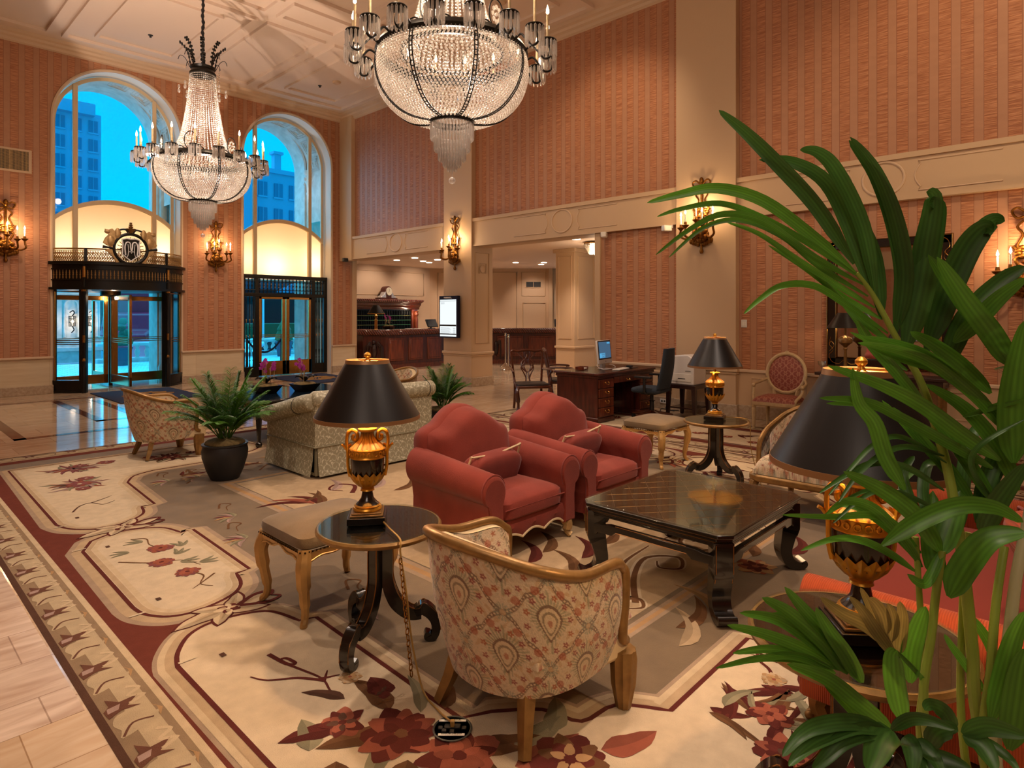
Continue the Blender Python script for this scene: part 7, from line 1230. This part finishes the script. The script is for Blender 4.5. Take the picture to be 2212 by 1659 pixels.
# ================================================================ chandeliers
def chandelier_geo(t):
    IC = [(0, -.5257, .8507), (.8507, 0, .5257), (.8507, 0, -.5257), (-.8507, 0, -.5257), (-.8507, 0, .5257), (-.5257, .8507, 0), (.5257, .8507, 0), (.5257, -.8507, 0), (-.5257, -.8507, 0), (0, -.5257, -.8507), (0, .5257, -.8507), (0, .5257, .8507)]
    IF = [(1, 2, 6), (1, 7, 2), (3, 4, 5), (4, 3, 8), (6, 5, 11), (5, 6, 10), (9, 10, 2), (10, 9, 3), (7, 8, 9), (8, 7, 0), (11, 0, 1), (0, 11, 4), (6, 2, 10), (1, 6, 11), (3, 5, 10), (5, 4, 11), (2, 7, 9), (7, 1, 0), (3, 9, 8), (4, 8, 0)]
    b = MB(); b.tube(spl([(.008 * math.sin(k * 2), .008 * math.cos(k * 3), 1.55 + k * .1) for k in range(16)], 4), [.022 + .007 * math.cos(q * 1.7) for q in range(61)], 8); b.obj('chain_sleeve', MT['black_plastic'], t)
    b = MB(); b.lathe([(.68, -.03), (.71, -.03), (.73, .0), (.715, .03), (.70, .05), (.68, .05)], n=64, cap=False); b.lathe([(.47, .0), (.5, .0), (.5, .03), (.47, .03)], n=48, cap=False); b.obj('main_ring', MT['black_iron'], t, ang=25)
    b = MB(); b.lathe([(.17, 1.40), (.2, 1.41), (.2, 1.44), (.18, 1.47), (.17, 1.5), (.19, 1.54), (.17, 1.55)], n=40, cap=False); b.lathe([(.0, 1.5), (.18, 1.5)], n=24, cap=False); b.obj('crown_band', MT['black_iron'], t, ang=25)
    prof = resamp([(.705, 0, -.02), (.725, 0, -.14), (.71, 0, -.28), (.65, 0, -.42), (.53, 0, -.54), (.38, 0, -.61), (.20, 0, -.63)], 37); pos, sc = [], []
    for i, (r, _, z) in enumerate(prof):
        n = int(2 * PI * r / .036)
        for k in range(n): a = 2 * PI * (k + .5 * (i % 2)) / n; pos.append((r * math.cos(a), r * math.sin(a), z)); sc.append(.0138)
    b = MB(); b.inst(IC, IF, pos, sc); stuff(b.obj('bowl_beads', MT['crystal'], t, ang=180))
    prof = resamp([(.19, 0, 1.42), (.215, 0, 1.1), (.26, 0, .75), (.33, 0, .4), (.47, 0, .02)], 46); pos, sc = [], []
    for i, (r, _, z) in enumerate(prof):
        for k in range(44): a = 2 * PI * k / 44; pos.append((r * math.cos(a), r * math.sin(a), z)); sc.append(.0075 + .015 * r)
    b = MB(); b.inst(IC, IF, pos, sc); stuff(b.obj('tent_beads', MT['crystal'], t, ang=180))
    for k in range(8):
        a = 2 * PI * k / 8 + .35; b = MB(); P = resamp([(.715, 0, -.02), (.735, 0, -.14), (.72, 0, -.28), (.66, 0, -.42), (.54, 0, -.55), (.39, 0, -.62), (.2, 0, -.64)], 24); b.at(rz=a); b.tube([tuple(p + np.array([0, .015, 0])) for p in P], .006, 5); b.tube([tuple(p - np.array([0, .015, 0])) for p in P], .006, 5)
        for p in P: b.tube([tuple(p + np.array([0, .016, 0])), tuple(p - np.array([0, .016, 0]))], .005, 4)
        b.obj('bowl_rib', MT['black_iron'], t)
    for k in range(8):
        a = 2 * PI * k / 8; b = MB(); b.at(rz=a); P = spl([(.18, 0, 1.5), (.2, 0, 1.68), (.25, 0, 1.82), (.33, 0, 1.9)], 5); b.tube(P, .007, 5)
        for q in range(3, len(P), 2):
            for s in (-1, 1): b.sph((P[q].x, s * .018, P[q].z), (.014, .018, .022), 6, 5)
        b.tube(spl([(.19, 0, 1.52), (.26, 0, 1.66), (.33, 0, 1.69), (.36, 0, 1.62)], 4), .005, 5); o = b.obj('crown_plume', MT['black_iron'], t)
        c = MB(); c.at(rz=a); pts = []
        for q in range(14): pts.append((.345, 0, 1.66 - q * .032))
        for m in range(4):
            for q in range(9): u = q / 8; pts.append((lerp(.35, .2, u), .0, 1.62 - .07 * m - .12 * math.sin(PI * u) + (1.45 - 1.62 + .07 * m) * u * .6))
        c.inst(IC, IF, pts, .0085); c.sph((.345, 0, 1.19), (.018, .018, .028), 8, 6); c.sph((.345, 0, 1.12), (.022, .022, .036), 8, 6); stuff(c.obj('bead_swag', MT['crystal'], o, ang=180))
    for k in range(6):
        a = 2 * PI * (k + .5) / 6; b = MB(); b.at(rz=a); b.tube([(.60, .09 * math.cos(q * PI / 12), .2 + .135 * math.sin(q * PI / 12)) for q in range(24)], .007, 6, True)
        for s in (-1, 1): b.tube(spl([(.62, s * .05, .04), (.62, s * .13, .1), (.62, s * .2, .06), (.62, s * .17, .0)], 5), .008, 5)
        o = b.obj('medallion', MT['black_iron'], t); c = MB(); c.at(rz=a)
        for q in range(8): an = q * PI / 4; c.sph((.60, .045 * math.cos(an), .2 + .065 * math.sin(an)), (.01, .018, .024), 7, 5)
        c.sph((.60, 0, .2), .018, 8, 6); c.obj('crystal_rosette', MT['crystal'], o)
    arm = None
    for k in range(18):
        a = 2 * PI * k / 18 + .12
        if arm is None:
            c = MB(); c.tube(spl([(.71, 0, -.02), (.78, 0, .02), (.84, 0, -.04), (.90, 0, -.11), (.96, 0, -.09), (.95, 0, -.02), (.93, 0, .03)], 5), .011, 7); c.lathe([(.02, .02), (.075, .035), (.085, .05), (.08, .058), (.02, .05), (.02, .07)], (.93, 0, 0), 18); arm = c.obj('candle_arm', MT['black_iron'], t)
            c = MB(); c.lathe([(.013, .06), (.013, .29)], (.93, 0, 0), 10); c.obj('candle_tube', MT['paint_ivory'], arm); c = MB(); c.lathe([(0, .29), (.016, .31), (.013, .34), (0, .385)], (.93, 0, 0), 10); c.obj('flame_bulb', MT['flame'], arm)
            c = MB()
            for q in range(13): an = 2 * PI * q / 13; x, y = .93 + .078 * math.cos(an), .078 * math.sin(an); c.lathe([(.004, .045), (.012, .03), (.012, -.10), (.0, -.125)], (x, y, 0), 5)
            c.obj('prism_fringe', MT['prism'], arm, flat=True)
        else: o = dup(arm, t); o.rotation_euler.z = a - .12
    b = MB(); b.lathe([(.19, -.66), (.21, -.66), (.215, -.62), (.20, -.6), (.19, -.6)], n=40, cap=False); b.obj('lower_ring', MT['black_iron'], t, ang=25)
    for r, z0, L_, n in ((.2, -.66, .16, 40), (.165, -.76, .17, 34), (.125, -.86, .16, 26), (.08, -.94, .14, 18), (.04, -1.0, .12, 9)):
        c = MB()
        for q in range(n): an = 2 * PI * q / n; c.lathe([(.005, 0), (.0125, -.01), (.0125, -L_ + .02), (0, -L_)], (r * math.cos(an), r * math.sin(an), z0), 5)
        c.obj('prism_tier', MT['prism'], t, flat=True)
    b = MB(); b.tube([(0, 0, -1.0), (0, 0, -1.17)], .003, 4); b.sph((0, 0, -1.2), .033, 16, 12); b.obj('ball_drop', MT['prism'], t)
c1 = thing('chandelier', 'large crystal bowl chandelier cut by the top of the picture', 'chandelier', (4.0, 4.58, 4.08), 0, 'crystal chandeliers'); chandelier_geo(c1)
c2 = dup(c1, None, (4.0, 10.74, 4.08), .4, 'crystal bowl chandelier hanging whole before the arched windows')
for y in (4.58, 10.74):
    light('POINT', 'chandelier_lamp', (4.0, y, 3.85), 34, SOFT, .08); light('POINT', 'chandelier_lamp', (4.0, y, 4.7), 24, SOFT, .08)
    for k in range(6): light('POINT', 'chandelier_lamp', (4.0 + .93 * math.cos(k * PI / 3 + .3), y + .93 * math.sin(k * PI / 3 + .3), 4.45), 8, WARM, .04)
# ================================================================ palms
random.seed(7)
LC = {'leaf': hx('5f9a2e'), 'leaf_dark': hx('44702c'), 'leaf_pale': hx('a89452')}
def blade(mb, P, wd, roll=0, lc=(1, 1, 1), view=None):
    if not hasattr(mb, 'vc'): mb.vc = [(lc[0], lc[1], lc[2], 1)] * len(mb.v)
    tint = random.uniform(.75, 1.2)
    P = spl(P, 5); n = len(P); rows = []
    for i, p in enumerate(P):
        t = (P[min(i + 1, n - 1)] - P[max(i - 1, 0)]).normalized(); s = i / (n - 1); up = (view - p) if view is not None else Vector((0, 0, 1))
        c = t.cross(up); c = c.normalized() if c.length > 1e-6 else t.orthogonal().normalized(); nn = c.cross(t).normalized(); c2 = c * math.cos(roll) + nn * math.sin(roll); n2 = nn * math.cos(roll) - c * math.sin(roll)
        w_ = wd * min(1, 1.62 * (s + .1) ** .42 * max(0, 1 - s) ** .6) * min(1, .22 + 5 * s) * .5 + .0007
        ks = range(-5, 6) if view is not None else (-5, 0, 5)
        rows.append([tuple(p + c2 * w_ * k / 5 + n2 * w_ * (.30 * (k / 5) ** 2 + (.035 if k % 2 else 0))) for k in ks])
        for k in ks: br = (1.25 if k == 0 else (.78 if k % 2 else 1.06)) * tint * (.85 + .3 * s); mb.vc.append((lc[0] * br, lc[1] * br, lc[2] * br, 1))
    mb.grid(rows)
# the tall palm in the foreground: stems, then fronds of single leaflets, each at its own distance
kp = thing('kentia_palm', 'tall green palm in the right foreground with arching fronds over the lamp', 'plant', (1.66, .10, 0))
base = Vector((1.66, .10, 0)); loc = lambda v: tuple(Vector(v) - base); eye = Vector((0, 0, EYE)) - base
b = MB(); b.lathe([(.14, 0), (.17, .2), (.18, .3), (.19, .31), (.19, .34), (.165, .34), (.16, .3), (0, .3)], n=28); b.obj('planter', MT['pot_black'], kp); b = MB(); b.lathe([(.162, .29), (.1, .31), (0, .32)], n=20); stuff(b.obj('potting_soil', MT['moss'], kp))
def stem(pp, r0, r1, m):
    P = [Vector(loc(at(*q))) for q in pp]; Q = spl([Vector((P[0].x * .25, P[0].y * .25, .31))] + P, 5); b = MB(); b.tube(Q, [lerp(r0, r1, i / (len(Q) - 1)) for i in range(len(Q))], 9); b.obj('stem', MT[m], kp)
stem([(1998, 1640, 1.36), (1995, 1450, 1.37), (1978, 1160, 1.38)], .0085, .006, 'stem_green'); stem([(2005, 1600, 1.33), (2015, 1350, 1.34), (2035, 1190, 1.36)], .010, .008, 'stem_green')
stem([(2115, 1570, 1.36), (2100, 1400, 1.37), (2082, 1230, 1.38), (2054, 1048, 1.40), (2026, 938, 1.42), (1993, 835, 1.43), (1961, 774, 1.44), (1923, 706, 1.44), (1885, 636, 1.45), (1850, 590, 1.45)], .014, .005, 'stem_green'); stem([(2085, 1640, 1.40), (2080, 1300, 1.41), (2092, 1150, 1.42)], .009, .007, 'stem_green')
stem([(2128, 1650, 1.32), (2140, 1450, 1.33), (2152, 1300, 1.34), (2170, 1180, 1.36)], .010, .008, 'stem_green'); stem([(2150, 1650, 1.30), (2172, 1450, 1.31), (2195, 1250, 1.32), (2230, 1050, 1.35), (2200, 900, 1.38)], .014, .009, 'stem_pale')
def frond(name, m, L_, jit=.05):          # every leaflet: pixel path, width in pixels, near and far distance
    b = MB(); M_ = []
    for P, wpx, d0, d1 in L_:
        M_.append((P, wpx, d0, d1))
        if random.random() < (.62 if P[0][1] < 1150 and P[-1][0] > 1800 else .15): jx, jy = random.uniform(-38, 38), random.uniform(-30, 34); M_.append(([(x + jx * (k / (len(P) - 1)) ** 1.2, y + jy * (k / (len(P) - 1)) ** 1.2) for k, (x, y) in enumerate(P)], wpx * .8, d0 + .015, d1 + random.uniform(-.03, .10)))
    for P, wpx, d0, d1 in M_:
        n = len(P); pts = [Vector(loc(at(x, y, lerp(d0, d1, i / (n - 1))))) for i, (x, y) in enumerate(P)]
        blade(b, pts, 1.05 * wpx * (d0 + d1) / 2 / F, random.uniform(-.35, .35), LC[m], eye)
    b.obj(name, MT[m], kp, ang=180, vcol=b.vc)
frond('frond', 'leaf_dark', [
 ([(1845, 570), (1764, 444), (1670, 342), (1608, 282), (1553, 238)], 34, 1.45, 1.52), ([(1885, 640), (1838, 500), (1785, 395), (1710, 350), (1640, 345)], 32, 1.45, 1.5), ([(1892, 645), (1862, 490), (1805, 370), (1765, 330), (1728, 324)], 34, 1.45, 1.42),
 ([(1934, 720), (1952, 600), (1932, 480), (1890, 375), (1834, 303)], 40, 1.44, 1.36), ([(1905, 690), (1890, 560), (1850, 470), (1800, 420)], 34, 1.45, 1.5), ([(1955, 760), (1985, 640), (2003, 540), (2020, 448), (2006, 440)], 58, 1.43, 1.38),
 ([(2000, 760), (2040, 640), (2085, 540), (2125, 492), (2146, 500)], 58, 1.43, 1.36), ([(2040, 800), (2085, 690), (2160, 610), (2215, 575)], 44, 1.42, 1.36)])
frond('frond', 'leaf', [
 ([(1850, 592), (1760, 515), (1650, 435), (1550, 407), (1470, 420), (1398, 438)], 26, 1.45, 1.5), ([(1858, 600), (1740, 522), (1640, 468), (1555, 440), (1470, 452), (1420, 468)], 14, 1.45, 1.4), ([(1866, 615), (1760, 555), (1650, 478), (1562, 462), (1490, 495), (1417, 550)], 15, 1.45, 1.37),
 ([(1875, 640), (1770, 575), (1690, 510), (1600, 475), (1520, 492), (1445, 556)], 13, 1.45, 1.5), ([(1890, 665), (1800, 610), (1725, 562), (1640, 505), (1570, 480)], 13, 1.45, 1.5), ([(1905, 690), (1820, 640), (1740, 580), (1660, 530)], 12, 1.45, 1.52), ([(1918, 720), (1830, 660), (1760, 618), (1690, 617), (1640, 648), (1607, 678)], 15, 1.44, 1.36),
 ([(1935, 750), (1850, 680), (1790, 620), (1740, 570)], 14, 1.44, 1.5), ([(1960, 800), (1900, 760), (1850, 690), (1800, 630)], 16, 1.43, 1.5), ([(2000, 880), (1935, 800), (1880, 740), (1850, 690)], 26, 1.43, 1.46)])
frond('frond', 'leaf', [
 ([(2161, 995), (2080, 940), (1990, 875), (1900, 830), (1788, 790)], 34, 1.36, 1.25), ([(2145, 1012), (2060, 965), (1950, 905), (1870, 868), (1770, 860)], 24, 1.37, 1.26), ([(1955, 1058), (1915, 990), (1890, 915), (1855, 868), (1842, 795)], 34, 1.3, 1.26), ([(2160, 900), (2080, 830), (2010, 775), (1940, 745), (1862, 728)], 30, 1.36, 1.25),
 ([(2180, 940), (2110, 860), (2030, 800), (1950, 775), (1862, 740)], 28, 1.36, 1.3), ([(2140, 850), (2080, 790), (2020, 745), (1966, 716)], 34, 1.37, 1.3), ([(2185, 790), (2140, 720), (2087, 650), (2024, 555)], 48, 1.36, 1.28), ([(2060, 740), (2110, 690), (2160, 640), (2216, 600)], 38, 1.38, 1.3), ([(2150, 1090), (2090, 1000), (2040, 930), (1960, 850)], 30, 1.37, 1.4),
 ([(2200, 1060), (2150, 960), (2080, 880), (2000, 830)], 34, 1.36, 1.4), ([(2080, 900), (2150, 880), (2216, 862)], 10, 1.38, 1.3), ([(2190, 1000), (2185, 900), (2195, 800), (2216, 690)], 60, 1.34, 1.3), ([(2110, 1110), (2060, 1030), (2000, 960), (1930, 880)], 28, 1.39, 1.45)])
frond('frond', 'leaf_dark', [
 ([(2040, 985), (1960, 965), (1900, 985), (1850, 1030), (1812, 1085)], 12, 1.38, 1.25), ([(2045, 1000), (1950, 945), (1890, 960), (1840, 1010), (1790, 1070)], 11, 1.38, 1.27), ([(2040, 1060), (1960, 1010), (1890, 1000), (1830, 1025), (1770, 1065)], 14, 1.38, 1.26), ([(2040, 1110), (1960, 1070), (1900, 1060), (1850, 1085), (1800, 1130)], 10, 1.38, 1.3),
 ([(2150, 1090), (2100, 1010), (2120, 960), (2216, 905)], 12, 1.36, 1.3), ([(2075, 1150), (2080, 1050), (2095, 960), (2120, 905)], 30, 1.4, 1.46), ([(2110, 1130), (2130, 1040), (2165, 960), (2216, 910)], 36, 1.38, 1.4), ([(2120, 1150), (2155, 1080), (2216, 1000)], 44, 1.36, 1.3), ([(1990, 1130), (1960, 1070), (1950, 1020), (1975, 985)], 24, 1.38, 1.44), ([(2005, 1120), (1995, 1060), (2005, 1005), (2030, 1000)], 24, 1.38, 1.45)])
frond('frond', 'leaf', [
 ([(1990, 1195), (1930, 1130), (1880, 1112), (1800, 1116), (1690, 1112)], 16, 1.38, 1.28), ([(1978, 1235), (1920, 1195), (1860, 1168), (1800, 1165), (1730, 1190)], 17, 1.38, 1.27), ([(1992, 1225), (1950, 1160), (1890, 1098), (1830, 1082), (1785, 1110)], 22, 1.38, 1.26), ([(2032, 1195), (1985, 1120), (1910, 1060), (1822, 1018)], 40, 1.36, 1.25), ([(1985, 1210), (1930, 1150), (1860, 1100), (1810, 1090)], 20, 1.38, 1.42),
 ([(1905, 1178), (1985, 1125), (2070, 1092), (2150, 1096), (2210, 1128)], 40, 1.28, 1.24), ([(2050, 1290), (2090, 1220), (2140, 1165), (2216, 1150)], 60, 1.27, 1.22), ([(2035, 1190), (2000, 1260), (1960, 1240)], 22, 1.36, 1.3), ([(2030, 1200), (2060, 1120), (2075, 1060)], 46, 1.36, 1.4), ([(2025, 1250), (2010, 1170), (2015, 1060)], 44, 1.36, 1.42)])
frond('frond', 'leaf', [
 ([(1820, 1448), (1740, 1402), (1650, 1368), (1571, 1350)], 26, 1.30, 1.2), ([(1825, 1440), (1760, 1390), (1680, 1340), (1598, 1324)], 28, 1.3, 1.19), ([(1832, 1455), (1780, 1390), (1705, 1325), (1646, 1291)], 34, 1.3, 1.2), ([(1850, 1462), (1804, 1390), (1740, 1320), (1695, 1268)], 30, 1.3, 1.21), ([(1862, 1475), (1830, 1415), (1795, 1365), (1763, 1312)], 36, 1.3, 1.22),
 ([(1800, 1445), (1730, 1415), (1660, 1402), (1583, 1411)], 20, 1.3, 1.2), ([(1805, 1455), (1750, 1425), (1690, 1415), (1612, 1430)], 19, 1.3, 1.21), ([(1930, 1580), (1850, 1515), (1785, 1465), (1700, 1434)], 36, 1.3, 1.2), ([(1866, 1566), (1835, 1530), (1805, 1500), (1780, 1478)], 22, 1.3, 1.24)])
frond('frond', 'leaf_pale', [
 ([(1926, 1396), (1870, 1350), (1820, 1325), (1772, 1290)], 30, 1.34, 1.3), ([(1934, 1420), (1895, 1365), (1865, 1320), (1836, 1288)], 26, 1.34, 1.3), ([(1914, 1370), (1905, 1330), (1890, 1305), (1875, 1292)], 30, 1.34, 1.3), ([(1926, 1385), (1930, 1345), (1925, 1320), (1917, 1303)], 24, 1.34, 1.31), ([(1940, 1412), (1946, 1370), (1950, 1330), (1944, 1299)], 28, 1.34, 1.31)])
frond('frond', 'leaf', [
 ([(1966, 1475), (1968, 1410), (1985, 1350), (2000, 1310)], 40, 1.34, 1.3), ([(1950, 1560), (1935, 1480), (1930, 1420), (1938, 1405)], 44, 1.32, 1.3), ([(2005, 1480), (1970, 1440), (1930, 1400)], 10, 1.34, 1.3), ([(2140, 1560), (2170, 1450), (2190, 1380), (2216, 1320)], 40, 1.3, 1.26), ([(2130, 1500), (2090, 1440), (2060, 1400), (2040, 1370)], 18, 1.36, 1.4), ([(2160, 1480), (2140, 1400), (2110, 1350), (2090, 1330)], 22, 1.36, 1.4), ([(2180, 1620), (2195, 1520), (2205, 1450), (2216, 1400)], 60, 1.27, 1.25)])
frond('frond', 'leaf_dark', [
 ([(1912, 1574), (1840, 1560), (1770, 1568), (1728, 1590), (1690, 1634)], 34, 1.22, 1.16), ([(1915, 1580), (1850, 1570), (1780, 1595), (1740, 1620), (1704, 1655)], 36, 1.22, 1.15), ([(1920, 1582), (1870, 1580), (1820, 1600), (1785, 1635), (1755, 1665)], 38, 1.22, 1.15), ([(1926, 1578), (1905, 1600), (1890, 1635), (1876, 1668)], 60, 1.22, 1.14), ([(1952, 1592), (1968, 1612), (1972, 1640), (1970, 1668)], 40, 1.23, 1.16), ([(1975, 1600), (2000, 1620), (2020, 1645), (2030, 1668)], 36, 1.23, 1.16),
 ([(1925, 1576), (1965, 1553), (2010, 1556), (2062, 1576)], 26, 1.23, 1.17), ([(2008, 1612), (2025, 1585), (2055, 1576), (2070, 1580)], 40, 1.24, 1.2), ([(2078, 1584), (2125, 1568), (2170, 1575), (2216, 1590)], 40, 1.24, 1.18), ([(2080, 1586), (2115, 1605), (2135, 1635), (2150, 1665)], 44, 1.24, 1.17), ([(2060, 1578), (2040, 1540), (2010, 1525), (1998, 1535)], 34, 1.25, 1.2), ([(2090, 1590), (2140, 1610), (2180, 1640), (2200, 1668)], 22, 1.24, 1.17), ([(1960, 1660), (2000, 1640), (2050, 1645), (2100, 1665)], 40, 1.25, 1.2)])
# bushy potted palms
def potted(name, lab, loc_, h, R_, nf, potr, poth, m, spread=1.0, seed=1, jut=0):
    rnd_ = random.Random(seed); t = thing(name, lab, 'plant', loc_)
    b = MB(); b.lathe([(potr * .62, 0), (potr * .80, poth * .25), (potr * .98, poth * .62), (potr, poth * .8), (potr * .95, poth * .94), (potr, poth * .96), (potr, poth), (potr * .88, poth), (potr * .86, poth * .9)], n=40); b.obj('pot', MT['pot_black'], t); b = MB(); b.pil((0, 0, poth + .005), (potr * 1.7, potr * 1.7, .09), .9, .9); stuff(b.obj('moss', MT['moss'], t))
    for k in range(nf):
        a = k * 2.4 + rnd_.uniform(-.3, .3); e = (k + .5) / nf; lean = (.15 + 1.05 * e) * spread; L_ = h * rnd_.uniform(.75, 1.05) * (1 - .25 * e); b = MB(); P = []
        for q in range(9):
            s = q / 8; th = lean * (.35 + 1.0 * s); P.append((P[-1] if P else V(.03 * math.cos(a), .03 * math.sin(a), poth)) + (V(math.sin(th) * math.cos(a), math.sin(th) * math.sin(a), math.cos(th)) * L_ / 8 if q else V(0, 0, 0)))
        b.tube(P, [.005 - .0035 * q / 8 for q in range(9)], 5); Q = spl(P, 6); n = len(Q)
        for i in range(int(n * .28), n, 1):
            t_ = (Q[min(i + 1, n - 1)] - Q[i - 1]).normalized(); sd = t_.cross(V(0, 0, 1)).normalized(); s = (i / n - .28) / .72; ll = R_ * (.35 + .65 * math.sin(PI * (.15 + .8 * s)))
            for sg in (-1, 1):
                d = (sd * sg * .8 + t_ * .65 + V(0, 0, .12)).normalized(); e0 = Q[i]; blade(b, [e0, e0 + d * ll * .5 + V(0, 0, .0), e0 + d * ll + V(0, 0, -.25 * ll)], .011 * (R_ / .2) ** .8, rnd_.uniform(-.5, .5), tuple(.72 * v for v in LC[m if k % 4 else 'leaf_dark']))
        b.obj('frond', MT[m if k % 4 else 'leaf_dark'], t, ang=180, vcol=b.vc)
    return t
potted('potted_palm', 'bushy potted palm in a black pot in front of the pale sofa', (2.53, 6.24, .0068), .74, .15, 36, .21, .34, 'leaf', 1.0, 3)
potted('potted_palm', 'bushy potted palm beyond the right end of the pale sofa', (5.55, 6.55, .0068), .62, .14, 28, .19, .3, 'leaf', 1.0, 5)
potted('potted_palm', 'dark palm at the right edge below the wall sconce', (6.05, -.35, .0068), 1.75, .42, 13, .24, .4, 'leaf_dark', .85, 9)
